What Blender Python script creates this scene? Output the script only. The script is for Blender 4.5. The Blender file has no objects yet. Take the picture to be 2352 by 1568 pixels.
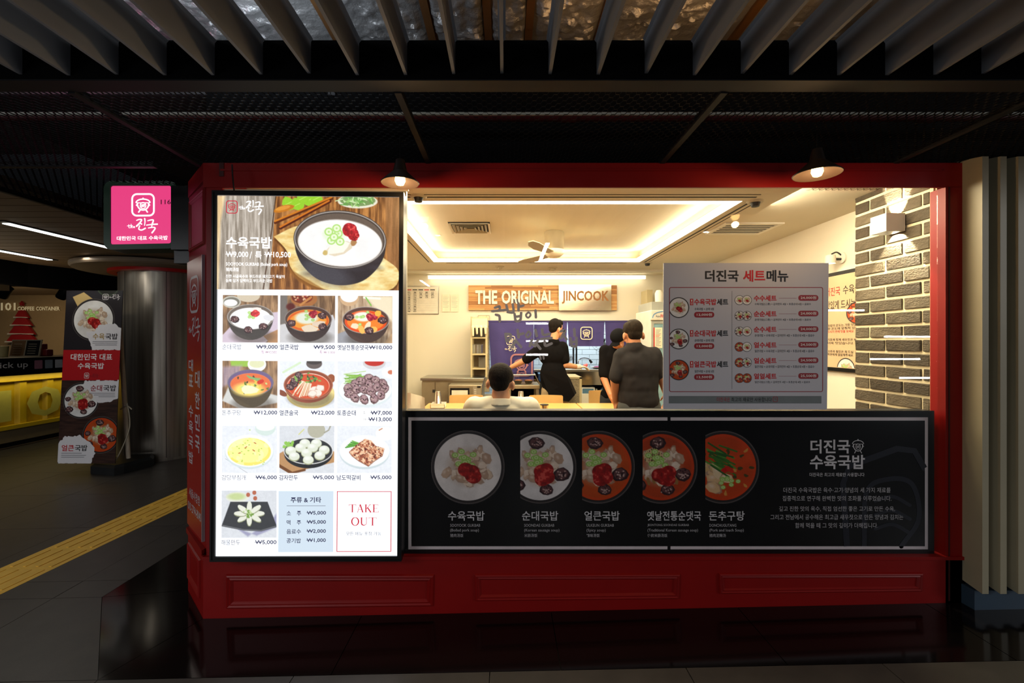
import bpy, bmesh, math, random
import numpy as np
from mathutils import Vector, Matrix, noise as mnoise
random.seed(7); rng = np.random.default_rng(7)
SC = bpy.context.scene; COL = SC.collection; PI = math.pi

# ------------------------------------------------------------------ camera, world, lights, exposure
F, CX, CY, H = 1045.33, 1160.0, 784.0, 1.55      # focal length in pixels, vanishing point, eye height
cd = bpy.data.cameras.new('camera'); cd.sensor_width = 36; cd.lens = 16.0; cd.shift_x = (1176-CX)/2352; cd.clip_start = .05
cam = bpy.data.objects.new('camera', cd); cam.location = (0, 0, H); cam.rotation_euler = (PI/2, 0, 0); COL.objects.link(cam); SC.camera = cam
SC.view_settings.view_transform = 'Standard'; SC.view_settings.look = 'None'; SC.view_settings.exposure = 0.0; SC.view_settings.gamma = 1.0
SC.view_settings.use_curve_mapping = False
SC.cycles.use_denoising = True
SC.cycles.max_bounces = 8; SC.cycles.diffuse_bounces = 4; SC.cycles.glossy_bounces = 4; SC.cycles.transparent_max_bounces = 16
SC.cycles.sample_clamp_indirect = 4.0; SC.cycles.caustics_reflective = False; SC.cycles.caustics_refractive = False
W = bpy.data.worlds.new('world'); SC.world = W; W.use_nodes = True
W.node_tree.nodes['Background'].inputs[0].default_value = (.75, .85, 1, 1); W.node_tree.nodes['Background'].inputs[1].default_value = .012

def area(name, loc, rot, sx, sy, power, col=(1, 1, 1)):
    l = bpy.data.lights.new(name, 'AREA'); l.shape = 'RECTANGLE'; l.size = sx; l.size_y = sy; l.energy = power; l.color = col
    o = bpy.data.objects.new(name, l); o.location = loc; o.rotation_euler = rot; COL.objects.link(o); return o
def spot(name, loc, rot, power, ang, col=(1, 1, 1), blend=.4, r=.02):
    l = bpy.data.lights.new(name, 'SPOT'); l.energy = power; l.spot_size = ang; l.spot_blend = blend; l.color = col; l.shadow_soft_size = r
    o = bpy.data.objects.new(name, l); o.location = loc; o.rotation_euler = rot; COL.objects.link(o); return o
WARM = (1.0, .85, .57)
# lit shop shelves, left facade fill added, passage strip lights behind the camera
for x, z, w, e in ((.73, 1.96, .5, 4), (.73, 1.56, .5, 4), (.73, 1.25, .5, 4), (9.2, 1.66, 1.1, 6), (8.9, 1.15, 1.15, 6), (9.4, .72, .8, 5), (7.6, 2.26, 1.2, 6), (-4.4, .5, 2.2, 22), (-4.4, 1.1, 2.2, 22), (-4.4, 1.7, 2.2, 12)):
    area('shop_shelf_light', (x, -5.2, z), (PI/2, 0, 0), w, .04, e, (.93, .96, 1))
for x, y, z, L_, e in ((.63, -2.28, 3.0, 1.55, 9), (2.56, -2.18, 3.0, 1.5, 9), (-2.0, -6.2, 3.0, 1.2, 8)):
    area('passage_light', (x, y, z), (0, 0, 0), .07, L_, e, (.93, .97, 1))
area('atrium_light', (-5.3, -2.6, 3.4), (math.radians(25), math.radians(-15), 0), 4.0, 1.2, 135, (.95, .97, 1))  # unseen panel added to light the facade, clear of the glass reflections
area('atrium_light', (10.2, -2.6, 3.4), (math.radians(25), math.radians(28), 0), 4.0, 1.2, 210, (.95, .97, 1))  # its unseen counterpart, added on the right
area('passage_light_left', (-5.15, 4.4, 2.58), (0, 0, 0), .1, 2.4, 11, (1, .95, .85))  # overhead fill added to brighten the column and coffee stand
area('passage_light_left', (-3.9, .6, 2.9), (0, 0, 0), .3, 2.4, 9, (1, .93, .82))  # overhead fill added for the left floor
area('passage_uplight', (-6.3, 4.6, 1.9), (PI, 0, 0), .3, 3.0, 7, (1, .85, .6))  # unseen upward fill added to brighten the wooden ceiling boards
# hidden fill added above the open ceiling to light the foil
area('service_light', (-1.35, 2.15, 2.86), (PI, 0, 0), 1.0, .06, 9, (.75, .86, 1))
area('service_light', (.9, 2.15, 2.86), (PI, 0, 0), 1.6, .06, 4.5, (1, .55, .22))
area('service_light', (-2.6, 2.3, 2.9), (PI, 0, 0), .4, .06, 3, (1, .25, .5))
# restaurant: soft fill of its ceiling lamps, cool kitchen lamp
area('dining_light', (.4, 4.5, 2.50), (0, 0, 0), 2.2, 2.2, 90, WARM)
area('dining_light', (1.9, 3.0, 2.52), (0, math.radians(-35), 0), .4, .7, 34, WARM)  # extra fill added and aimed at the bricks
area('back_wall_light', (.35, 6.2, 2.50), (math.radians(10), 0, 0), 3.0, .3, 22, WARM)
area('window_side_light', (-.1, 2.95, 2.52), (0, 0, 0), 1.6, .15, 34, WARM)  # fill added to brighten the seated man's shirt
area('kitchen_light', (1.3, 7.7, 2.4), (0, 0, 0), 1.6, .4, 42, (.80, .92, 1))
for x, y, sx, sy in ((.4, 3.32, 2.4, .03), (.4, 5.7, 2.4, .03), (-.84, 4.5, .03, 2.3), (1.64, 4.5, .03, 2.3)):
    area('cove_uplight', (x, y, 2.60), (PI, 0, 0), sx, sy, 5, WARM)  # hidden fill added at the strips to brighten the tray ceiling

# ------------------------------------------------------------------ helpers
def s2l(c):
    c = np.asarray(c, float); return np.where(c <= .04045, c/12.92, ((c+.055)/1.055)**2.4)
def rgb(*c): return tuple(float(v) for v in s2l(np.array(c)/255.))
def P(px, py, Y): return Vector(((px-CX)*Y/F, Y, H-(py-CY)*Y/F))
SL = .0212
def fz(x): return SL*(x+1.69)
def fl(px, py):
    dx, dz = (px-CX)/F, -(py-CY)/F; t = (H-SL*1.69)/(SL*dx-dz); return Vector((t*dx, t, H+t*dz))

MATS = {}
def mat(name, col, rough=.6, metal=0, var=.06, scale=12, bump=0, bscale=None, emis=0, ecol=None, spec=.5, stretch=None, coat=0):
    if name in MATS: return MATS[name]
    m = bpy.data.materials.new(name); m.use_nodes = True; nt = m.node_tree; N = nt.nodes; L = nt.links
    b = N['Principled BSDF']; b.inputs['Roughness'].default_value = rough; b.inputs['Metallic'].default_value = metal
    b.inputs['Specular IOR Level'].default_value = spec
    if coat: b.inputs['Coat Weight'].default_value = coat; b.inputs['Coat Roughness'].default_value = .08
    tc = N.new('ShaderNodeTexCoord'); mp = N.new('ShaderNodeMapping'); L.new(tc.outputs['Object'], mp.inputs[0])
    if stretch: mp.inputs['Scale'].default_value = stretch
    nz = N.new('ShaderNodeTexNoise'); nz.inputs['Scale'].default_value = scale; nz.inputs['Detail'].default_value = 5; L.new(mp.outputs[0], nz.inputs['Vector'])
    rp = N.new('ShaderNodeMapRange'); rp.inputs[3].default_value = 1-var; rp.inputs[4].default_value = 1+var; rp.inputs[1].default_value = .3; rp.inputs[2].default_value = .7
    L.new(nz.outputs[0], rp.inputs[0])
    mx = N.new('ShaderNodeVectorMath'); mx.operation = 'SCALE'; mx.inputs[0].default_value = col[:3]; L.new(rp.outputs[0], mx.inputs['Scale'])
    L.new(mx.outputs[0], b.inputs['Base Color'])
    if bump:
        n2 = N.new('ShaderNodeTexNoise'); n2.inputs['Scale'].default_value = bscale or scale*4; n2.inputs['Detail'].default_value = 6; L.new(mp.outputs[0], n2.inputs['Vector'])
        bp = N.new('ShaderNodeBump'); bp.inputs['Strength'].default_value = bump; bp.inputs['Distance'].default_value = .01
        L.new(n2.outputs[0], bp.inputs['Height']); L.new(bp.outputs[0], b.inputs['Normal'])
    if emis:
        b.inputs['Emission Color'].default_value = (*(ecol or col)[:3], 1); b.inputs['Emission Strength'].default_value = emis
    MATS[name] = m; return m
def printmat(name, lit, rough=.35, spec=.5):
    if name in MATS: return MATS[name]
    m = bpy.data.materials.new(name); m.use_nodes = True; nt = m.node_tree; N = nt.nodes; L = nt.links
    b = N['Principled BSDF']; a = N.new('ShaderNodeVertexColor'); a.layer_name = 'Col'
    b.inputs['Roughness'].default_value = rough; b.inputs['Specular IOR Level'].default_value = spec
    if lit:
        b.inputs['Base Color'].default_value = (.02, .02, .02, 1); b.inputs['Emission Strength'].default_value = lit; L.new(a.outputs[0], b.inputs['Emission Color'])
    else: L.new(a.outputs[0], b.inputs['Base Color'])
    MATS[name] = m; return m
def glassmat(name, tint=(1, 1, 1), rough=.0, ior=1.45, extra=0):
    if name in MATS: return MATS[name]
    m = bpy.data.materials.new(name); m.use_nodes = True; nt = m.node_tree; N = nt.nodes; L = nt.links; N.clear()
    o = N.new('ShaderNodeOutputMaterial'); mx = N.new('ShaderNodeMixShader'); t = N.new('ShaderNodeBsdfTransparent'); g = N.new('ShaderNodeBsdfGlossy')
    t.inputs[0].default_value = (*tint, 1); g.inputs['Roughness'].default_value = rough; fr = N.new('ShaderNodeFresnel'); gm = N.new('ShaderNodeNewGeometry'); ii = N.new('ShaderNodeMapRange'); ii.inputs[3].default_value = ior; ii.inputs[4].default_value = 1/ior; L.new(gm.outputs['Backfacing'], ii.inputs[0]); L.new(ii.outputs[0], fr.inputs[0])
    ad = N.new('ShaderNodeMath'); ad.inputs[1].default_value = extra; L.new(fr.outputs[0], ad.inputs[0])
    L.new(ad.outputs[0], mx.inputs[0]); L.new(t.outputs[0], mx.inputs[1]); L.new(g.outputs[0], mx.inputs[2]); L.new(mx.outputs[0], o.inputs[0])
    MATS[name] = m; return m

def tag(o, label=None, cat=None, group=None, kind=None):
    if label: o['label'] = label
    if cat: o['category'] = cat
    if group: o['group'] = group
    if kind: o['kind'] = kind
    return o
def empty(name, loc=(0, 0, 0), rz=0, **k):
    o = bpy.data.objects.new(name, None); o.empty_display_size = .1; o.location = loc; o.rotation_euler = (0, 0, rz); COL.objects.link(o); return tag(o, **k)
def link(name, me, parent=None, loc=None, **k):
    o = bpy.data.objects.new(name, me); COL.objects.link(o)
    if parent:
        o.parent = parent
    if loc is not None: o.location = loc
    return tag(o, **k)
def copy_tree(o, parent=None):
    c = o.copy(); COL.objects.link(c); c.parent = parent
    for ch in list(o.children): copy_tree(ch, c)
    return c

class MB:
    """Collects shapes and links them as one mesh."""
    def __init__(s): s.v = []; s.f = []
    def add(s, vs, fs):
        n = len(s.v); s.v += [tuple(v) for v in vs]; s.f += [tuple(i+n for i in f) for f in fs]; return s
    def box(s, c, d, rot=None):
        c = Vector(c); hx, hy, hz = d[0]/2, d[1]/2, d[2]/2
        vs = [Vector((x, y, z)) for x in (-hx, hx) for y in (-hy, hy) for z in (-hz, hz)]
        if rot is not None: vs = [rot @ v for v in vs]
        return s.add([c+v for v in vs], [(0, 1, 3, 2), (4, 6, 7, 5), (0, 4, 5, 1), (2, 3, 7, 6), (0, 2, 6, 4), (1, 5, 7, 3)])
    def bb(s, x0, x1, y0, y1, z0, z1): return s.box(((x0+x1)/2, (y0+y1)/2, (z0+z1)/2), (abs(x1-x0), abs(y1-y0), abs(z1-z0)))
    def bev(s, x0, x1, y0, y1, z0, z1, b=.006):
        """box with chamfered edges"""
        bm = bmesh.new(); bmesh.ops.create_cube(bm, size=1)
        for v in bm.verts: v.co = Vector(((x0+x1)/2+v.co.x*(x1-x0), (y0+y1)/2+v.co.y*(y1-y0), (z0+z1)/2+v.co.z*(z1-z0)))
        bmesh.ops.bevel(bm, geom=bm.edges[:], offset=b, segments=2, affect='EDGES', profile=.6)
        s.add([v.co for v in bm.verts], [[v.index for v in f.verts] for f in bm.faces]); bm.free(); return s
    def prism(s, poly, a, b):
        """poly: list of 3D points, extruded from +a to +b (vectors)"""
        n = len(poly); a = Vector(a); b = Vector(b)
        vs = [Vector(p)+a for p in poly]+[Vector(p)+b for p in poly]
        return s.add(vs, [tuple(range(n))[::-1], tuple(range(n, 2*n))]+[(i, (i+1) % n, n+(i+1) % n, n+i) for i in range(n)])
    def lathe(s, prof, c=(0, 0, 0), n=24, M=None, close=False):
        c = Vector(c); vs = []; k = len(prof)
        for r, z in prof:
            for i in range(n):
                a = 2*PI*i/n; v = Vector((r*math.cos(a), r*math.sin(a), z))
                if M is not None: v = M @ v
                vs.append(c+v)
        fs = [(j*n+i, j*n+(i+1) % n, (j+1)*n+(i+1) % n, (j+1)*n+i) for j in range(k-1) for i in range(n)]
        if close: fs += [tuple(range(n))[::-1], tuple(range((k-1)*n, k*n))]
        return s.add(vs, fs)
    def rod(s, a, b, r, r2=None, n=12, cap=False):
        a = Vector(a); b = Vector(b); d = b-a; L = d.length; M = d.to_track_quat('Z', 'Y').to_matrix(); r2 = r if r2 is None else r2
        if cap:
            pr = [(max(1e-4, r*math.cos(t)), r*math.sin(t)) for t in np.linspace(-PI/2, 0, 5)]+[(max(1e-4, r2*math.cos(t)), L+r2*math.sin(t)) for t in np.linspace(0, PI/2, 5)]
        else: pr = [(r, 0), (r2, L)]
        return s.lathe(pr, a, n, M, True)
    def tube(s, pts, r, n=8):
        pts = [Vector(p) for p in pts]; vs = []; m = len(pts); up = None
        for i, p in enumerate(pts):
            d = (pts[min(i+1, m-1)]-pts[max(i-1, 0)]).normalized()
            u = d.orthogonal().normalized() if up is None else (up-d*up.dot(d)).normalized(); up = u; w = d.cross(u)
            vs += [p+(u*math.cos(2*PI*k/n)+w*math.sin(2*PI*k/n))*r for k in range(n)]
        fs = [(j*n+i, j*n+(i+1) % n, (j+1)*n+(i+1) % n, (j+1)*n+i) for j in range(m-1) for i in range(n)]+[tuple(range(n))[::-1], tuple(range((m-1)*n, m*n))]
        return s.add(vs, fs)
    def ell(s, c, r, M=None, n=16, m=10):
        pr = [(max(1e-4, math.cos(t)), math.sin(t)) for t in np.linspace(-PI/2, PI/2, m)]
        S = Matrix.Diagonal(Vector(r)).to_3x3(); M2 = (M @ S) if M is not None else S
        return s.lathe(pr, c, n, M2, True)
    def mesh(s, name, m, smooth=False):
        me = bpy.data.meshes.new(name); me.from_pydata(s.v, [], s.f)
        if m: me.materials.append(m)
        if smooth:
            me.polygons.foreach_set('use_smooth', [True]*len(me.polygons)); me.set_sharp_from_angle(angle=math.radians(smooth if smooth > 1 else 40))
        me.update(); return me
    def build(s, name, m, parent=None, smooth=False, **k):
        bm_ = s.mesh(name, m, smooth)
        bm = bmesh.new(); bm.from_mesh(bm_); bmesh.ops.recalc_face_normals(bm, faces=bm.faces[:]); bm.to_mesh(bm_); bm.free()
        return link(name, bm_, parent, **k)

# scratch scene for text curves and voxel remeshing, kept apart so each evaluation stays cheap
TMP = bpy.data.scenes.new('scratch')
def evaluate(o):
    TMP.collection.objects.link(o); vl = TMP.view_layers[0]; vl.update(); dg = vl.depsgraph
    me = bpy.data.meshes.new_from_object(o.evaluated_get(dg)); TMP.collection.objects.unlink(o); return me
TXT = {}; DEFER = []
def text_batch(keys):
    """outline all strings that share a weight in one go (one line each)"""
    by = {}
    for k in keys: by.setdefault(k[1:], []).append(k[0])
    for (bold, space), ss in by.items():
        c = bpy.data.curves.new('t', 'FONT'); c.body = '\n'.join(ss); c.resolution_u = 2; c.offset = bold; c.space_character = space; c.space_line = 4
        o = bpy.data.objects.new('t', c); me = evaluate(o)
        v = np.empty(len(me.vertices)*3); me.vertices.foreach_get('co', v); v = v.reshape(-1, 3)[:, :2].copy(); f = [tuple(p.vertices) for p in me.polygons]
        bpy.data.objects.remove(o); bpy.data.curves.remove(c); bpy.data.meshes.remove(me)
        ln = np.rint((.3-v[:, 1])/4).astype(int)
        fl_ = {}
        for q in f: fl_.setdefault(ln[q[0]], []).append(q)
        for i, t in enumerate(ss):
            ids = np.nonzero(ln == i)[0]; rm = {int(j): n for n, j in enumerate(ids)}; w = v[ids]; mn = w.min(0)
            TXT[(t, bold, space)] = (w-mn, [tuple(rm[j] for j in q) for q in fl_[i]], w.max(0)-mn)

class Plane:
    """A flat face: pt(x, y, d) -> o + u*x - v*y + n*d (y runs down)."""
    def __init__(s, o, u, v, n): s.o, s.u, s.v, s.n = Vector(o), Vector(u), Vector(v), Vector(n)
    def pt(s, x, y, d=0): return s.o+s.u*x-s.v*y+s.n*d
def face_plane(Y):   # plane facing the camera at depth Y with pixel-sized units
    k = Y/F; return Plane(P(0, 0, Y), (k, 0, 0), (0, 0, k), (0, -1, 0))
class Ink:
    """Flat print on a Plane, one mesh per colour layer."""
    def __init__(s, pl, d=.0008): s.pl = pl; s.L = {}; s.d = d; s.k = 0
    def g(s, m, lv): return s.L.setdefault((m.name, lv), (m, [], [], []))
    def put(s, m, lv, pts2, faces):
        _, V, Fc, _ = s.g(m, lv); n = len(V); s.k = (s.k+1) % 40; V += [s.pl.pt(x, y, s.d*(1+lv)+s.k*s.d*.012) for x, y in pts2]; Fc += [tuple(i+n for i in f) for f in faces]
    def text(s, t, x0, y0, x1, y1, m, bold=0, lv=0, space=1.0):
        s.g(m, lv)[3].append((t, x0, y0, x1, y1, bold, space))
    def poly(s, pts, m, lv=0): s.put(m, lv, pts, [tuple(range(len(pts)))])
    def rect(s, x0, y0, x1, y1, m, lv=0): s.poly([(x0, y0), (x1, y0), (x1, y1), (x0, y1)], m, lv)
    def line(s, pts, w, m, lv=0, closed=False, caps=True):
        pts = [Vector((*p, 0)) if len(p) == 2 else Vector(p) for p in pts]; pts = [Vector((p.x, p.y)) for p in pts]; n = len(pts)
        ws = w if isinstance(w, (list, tuple)) else [w]*n; A = []; B = []
        for i in range(n):
            if closed: a, b = pts[(i-1) % n], pts[(i+1) % n]
            else: a, b = pts[max(i-1, 0)], pts[min(i+1, n-1)]
            d = (b-a); d = d.normalized() if d.length > 1e-9 else Vector((1, 0)); q = Vector((-d.y, d.x))*ws[i]/2; A.append(pts[i]+q); B.append(pts[i]-q)
        vs = [tuple(p) for p in A+B]; fs = [(i, (i+1) % n, n+(i+1) % n, n+i) for i in range(n if closed else n-1)]
        s.put(m, lv, vs, fs)
        if caps and not closed:
            for p, ww in ((pts[0], ws[0]), (pts[-1], ws[-1])): s.disc(p.x, p.y, ww/2, ww/2, m, lv, 10)
    def disc(s, x, y, rx, ry, m, lv=0, n=32, rot=0):
        c, q = math.cos(rot), math.sin(rot)
        s.poly([(x+rx*math.cos(t)*c-ry*math.sin(t)*q, y+rx*math.cos(t)*q+ry*math.sin(t)*c) for t in [2*PI*i/n for i in range(n)]], m, lv)
    def rring(s, x0, y0, x1, y1, r, w, m, lv=0): s.line(rrect(x0, y0, x1, y1, r), w, m, lv, True)
    def rfill(s, x0, y0, x1, y1, r, m, lv=0): s.poly(rrect(x0, y0, x1, y1, r), m, lv)
    def flush(s, parent, name='lettering'):
        DEFER.append((s, s.L, parent, name)); s.L = {}
def resolve_text():
    ks = {(t[0].replace('₩', 'W'), t[5], t[6]) for _, L, _, _ in DEFER for l in L.values() for t in l[3]}
    text_batch(ks | {('W', k[1], k[2]) for k in ks if k[0][0] == 'W'})
    for s, L, parent, name in DEFER:
        for (_, lv), (m, V, Fc, T) in L.items():
            for t, x0, y0, x1, y1, bold, space in T:
                v, f, sz = TXT[(t.replace('₩', 'W'), bold, space)]; sy = (y1-y0)/sz[1]; sx = sy if x1 is None else (x1-x0)/sz[0]
                n = len(V); V += [s.pl.pt(x0+a*sx, y1-b*sy, s.d*(1+lv)) for a, b in v]; Fc += [tuple(i+n for i in q) for q in f]
                if t[0] == '₩':
                    ww = TXT[('W', bold, space)][2][0]*sx; yb = y0+(y1-y0)*.42; e = (y1-y0)*.05; n = len(V)
                    V += [s.pl.pt(a, b, s.d*(1.1+lv)) for a, b in ((x0-ww*.06, yb-e), (x0+ww*1.06, yb-e), (x0+ww*1.06, yb+e), (x0-ww*.06, yb+e))]; Fc.append((n, n+1, n+2, n+3))
            if V:
                me = bpy.data.meshes.new(name); me.from_pydata(V, [], Fc); me.materials.append(m); me.update(); link(name, me, parent, kind='stuff')
def rrect(x0, y0, x1, y1, r, k=6):
    out = []
    for cx, cy, a0 in ((x1-r, y0+r, -PI/2), (x1-r, y1-r, 0), (x0+r, y1-r, PI/2), (x0+r, y0+r, PI)):
        out += [(cx+r*math.cos(a0+PI/2*i/k), cy+r*math.sin(a0+PI/2*i/k)) for i in range(k+1)]
    return out
def curve_pts(ctrl, n=8):
    """Catmull-Rom through control points"""
    c = [np.array(p, float) for p in ctrl]; c = [2*c[0]-c[1]]+c+[2*c[-1]-c[-2]]; out = []
    for i in range(1, len(c)-2):
        for k in range(n):
            t = k/n; a, b, d, e = c[i-1:i+3]
            out.append(tuple(.5*((2*b)+(-a+d)*t+(2*a-5*b+4*d-e)*t*t+(-a+3*b-3*d+e)*t**3)))
    out.append(tuple(c[-2])); return out
def emblem(ink, x0, y0, x1, y1, m, lv=0, box=True, mb=None):
    """square pot emblem: lid with knob, pot with handles and two legs, striped round centre"""
    w, h = x1-x0, y1-y0
    def q(a, b): return (x0+a*w, y0+b*h)
    t = w*.075
    if box: ink.line(rrect(x0+t/2, y0+t/2, x1-t/2, y1-t/2, w*.2), t, mb or m, lv, True)
    k = .62 if box else 1.0
    def s(a, b): return q(.5+(a-.5)*k, .5+(b-.5)*k)
    ink.disc(*s(.5, .05), w*.05*k, h*.05*k, m, lv, 12)
    ink.line([s(.5+.48*math.cos(a), .36-.26*math.sin(a)) for a in np.linspace(.12, PI-.12, 16)], t*.75, m, lv)
    ink.line([s(.06, .36), s(.94, .36)], t*.5, m, lv)
    ink.line([s(.5+.38*math.cos(a), .46+.4*math.sin(a)) for a in np.linspace(-.2, PI+.2, 20)], t*.8, m, lv)
    ink.line([s(.12, .42), s(.02, .52), s(.13, .6)], t*.5, m, lv); ink.line([s(.88, .42), s(.98, .52), s(.87, .6)], t*.5, m, lv)
    ink.line([s(.3, .86), s(.2, 1.0)], t*.8, m, lv); ink.line([s(.7, .86), s(.8, 1.0)], t*.8, m, lv)
    ink.line([s(.5+.2*math.cos(a), .55+.21*math.sin(a)) for a in np.linspace(0, 2*PI, 18)[:-1]], t*.5, m, lv, True)
    for b in (.48, .55, .62): ink.line([s(.38, b+.02), s(.62, b-.02)], t*.45, m, lv)
def brush(ink, x0, y0, x1, y1, m, lv=0):
    """brush written 'the' and two syllables"""
    w, h = x1-x0, y1-y0
    def L(c, t0, t1=None):
        pts = curve_pts([(x0+a*w, y0+b*h) for a, b in c], 6); n = len(pts); t1 = t0 if t1 is None else t1
        ink.line(pts, [h*(t0+(t1-t0)*i/(n-1)) for i in range(n)], m, lv)
    L([(.05, .42), (.055, .62), (.09, .64)], .05, .03); L([(0, .5), (.1, .49), (.17, .48)], .04)
    L([(.12, .38), (.115, .64), (.14, .54), (.165, .55), (.165, .65)], .045, .035); L([(.2, .59), (.235, .57), (.225, .53), (.2, .56), (.205, .63), (.245, .62)], .04, .03)
    L([(.3, .12), (.37, .06), (.46, .08), (.4, .3), (.3, .52)], .07, .12); L([(.4, .3), (.46, .38)], .07, .1)
    L([(.56, .0), (.57, .2), (.555, .48)], .1, .06); L([(.4, .5), (.37, .72), (.46, .8), (.58, .68)], .08, .1)
    L([(.66, .15), (.76, .1), (.84, .12), (.81, .36)], .07, .11); L([(.62, .46), (.78, .42), (.97, .4)], .07, .1)
    L([(.8, .46), (.78, .62)], .07); L([(.68, .66), (.84, .62), (.9, .68), (.86, .84), (.8, 1.0)], .07, .11)

class Cv:
    """small raster painted with numpy, turned into a fine vertex-coloured print"""
    def __init__(s, w, h, bg, seed=1):
        s.w, s.h = int(w), int(h); s.c = np.ones((s.h, s.w, 3))*np.array(bg)/255.; s.Y, s.X = np.mgrid[0:s.h, 0:s.w].astype(float); s.r = np.random.default_rng(seed)
    def blend(s, m, col, a=1.):
        m = np.clip(m, 0, 1)[..., None]*a; col = np.array(col)/255. if not isinstance(col, np.ndarray) or col.ndim == 1 else col; s.c = s.c*(1-m)+col*m
    def noise(s, sc, sx=1, sy=1):
        """smooth value noise, 0..1"""
        out = 0; amp = 1; tot = 0
        for o in range(3):
            k = sc/2**o; gx = int(s.w/(k*sx))+3; gy = int(s.h/(k*sy))+3; g = s.r.random((gy, gx)); x = s.X/(k*sx); y = s.Y/(k*sy)
            xi = x.astype(int); yi = y.astype(int); fx = x-xi; fy = y-yi; fx = fx*fx*(3-2*fx); fy = fy*fy*(3-2*fy)
            out = out+amp*((g[yi, xi]*(1-fx)+g[yi, xi+1]*fx)*(1-fy)+(g[yi+1, xi]*(1-fx)+g[yi+1, xi+1]*fx)*fy); tot += amp; amp *= .5
        return out/tot
    def em(s, cx, cy, rx, ry, rot=0, soft=1.):
        c, q = math.cos(rot), math.sin(rot); X = (s.X-cx)*c+(s.Y-cy)*q; Y = -(s.X-cx)*q+(s.Y-cy)*c
        d = np.sqrt((X/rx)**2+(Y/ry)**2); return np.clip((1-d)*min(rx, ry)/soft+.5, 0, 1)
    def sub(s, x0, y0, x1, y1):
        t = Cv.__new__(Cv); a, b = max(0, int(x0)-2), max(0, int(y0)-2); c, d = min(s.w, int(x1)+3), min(s.h, int(y1)+3)
        if c <= a or d <= b: return None
        t.c = s.c[b:d, a:c]; t.X = s.X[b:d, a:c]; t.Y = s.Y[b:d, a:c]; t.put = (slice(b, d), slice(a, c)); return t
    def ell(s, cx, cy, rx, ry, col, rot=0, soft=1., a=1.):
        R = max(rx, ry)*(1+soft/min(rx, ry)); t = s.sub(cx-R, cy-R, cx+R, cy+R)
        if t: t.blend(t.em(cx, cy, rx, ry, rot, soft), col, a); s.c[t.put] = t.c
    def ring(s, cx, cy, rx, ry, t, col, rot=0, a=1.): s.blend(s.em(cx, cy, rx+t/2, ry+t/2, rot)-s.em(cx, cy, rx-t/2, ry-t/2, rot), col, a)
    def pm(s, pts, soft=1.):
        p = np.array(pts, float); ins = np.zeros(s.X.shape, bool); d2 = np.full(s.X.shape, 1e9)
        for i in range(len(p)):
            a, b = p[i-1], p[i]; e = b-a; L = max(e@e, 1e-9); t = np.clip(((s.X-a[0])*e[0]+(s.Y-a[1])*e[1])/L, 0, 1)
            d2 = np.minimum(d2, (s.X-a[0]-t*e[0])**2+(s.Y-a[1]-t*e[1])**2)
            if a[1] != b[1]: ins ^= ((a[1] > s.Y) != (b[1] > s.Y)) & (s.X < (b[0]-a[0])*(s.Y-a[1])/(b[1]-a[1])+a[0])
        d = np.sqrt(d2); return np.clip(np.where(ins, d, -d)/soft+.5, 0, 1)
    def poly(s, pts, col, soft=1., a=1.):
        xs = [p[0] for p in pts]; ys = [p[1] for p in pts]; t = s.sub(min(xs)-soft, min(ys)-soft, max(xs)+soft, max(ys)+soft)
        if t: t.blend(t.pm(pts, soft), col, a); s.c[t.put] = t.c
    def line(s, pts, w, col, a=1.):
        xs = [p[0] for p in pts]; ys = [p[1] for p in pts]; T = s.sub(min(xs)-w, min(ys)-w, max(xs)+w, max(ys)+w); m = 0
        if not T: return
        for p, q in zip(pts[:-1], pts[1:]):
            p = np.array(p, float); q = np.array(q, float); e = q-p; L = max(e@e, 1e-9); t = np.clip(((T.X-p[0])*e[0]+(T.Y-p[1])*e[1])/L, 0, 1)
            m = np.maximum(m, np.clip(w/2-np.sqrt((T.X-p[0]-t*e[0])**2+(T.Y-p[1]-t*e[1])**2)+.5, 0, 1))
        T.blend(m, col, a); s.c[T.put] = T.c
    def blob(s, cx, cy, r, col, rough=.25, sq=1., rot=0, n=9, a=1., soft=1.2):
        ph = s.r.random(n)*rough; pts = []
        for i in range(n):
            t = 2*PI*i/n; rr = r*(1-rough/2+ph[i]); x = rr*math.cos(t); y = rr*math.sin(t)*sq; pts.append((cx+x*math.cos(rot)-y*math.sin(rot), cy+x*math.sin(rot)+y*math.cos(rot)))
        s.poly(pts, col, soft, a); return pts
    def wood(s, c1, c2, sx=6, sy=1, mask=None, sc=6):
        n = s.noise(sc, sx, sy)[..., None]; n = np.clip((n-.25)*2, 0, 1); w = np.array(c1)/255.*(1-n)+np.array(c2)/255.*n
        m = np.ones(s.X.shape) if mask is None else mask; s.c = s.c*(1-m[..., None])+w*m[..., None]
    def grain(s, a=.04, sc=2): s.c = np.clip(s.c+(s.noise(sc)[..., None]-.5)*a*2, 0, 1)
    def mesh(s, name, pl, x0, y0, x1, y1, m, parent, d=.0008, mask=None):
        """print filling x0..x1, y0..y1 on a Plane"""
        xs = np.linspace(x0, x1, s.w); ys = np.linspace(y0, y1, s.h); X, Y = np.meshgrid(xs, ys)
        o = np.array(pl.o+pl.n*d); V = o+X[..., None]*np.array(pl.u)-Y[..., None]*np.array(pl.v); V = V.reshape(-1, 3)
        i = np.arange(s.w*s.h).reshape(s.h, s.w); q = np.stack([i[:-1, :-1], i[1:, :-1], i[1:, 1:], i[:-1, 1:]], -1).reshape(-1, 4)
        if mask is not None: mk = mask[:-1, :-1].reshape(-1); q = q[mk > .5]
        me = bpy.data.meshes.new(name); me.vertices.add(len(V)); me.vertices.foreach_set('co', V.ravel()); n = len(q)
        me.loops.add(n*4); me.loops.foreach_set('vertex_index', q.ravel()); me.polygons.add(n); me.polygons.foreach_set('loop_start', np.arange(n)*4)
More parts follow.
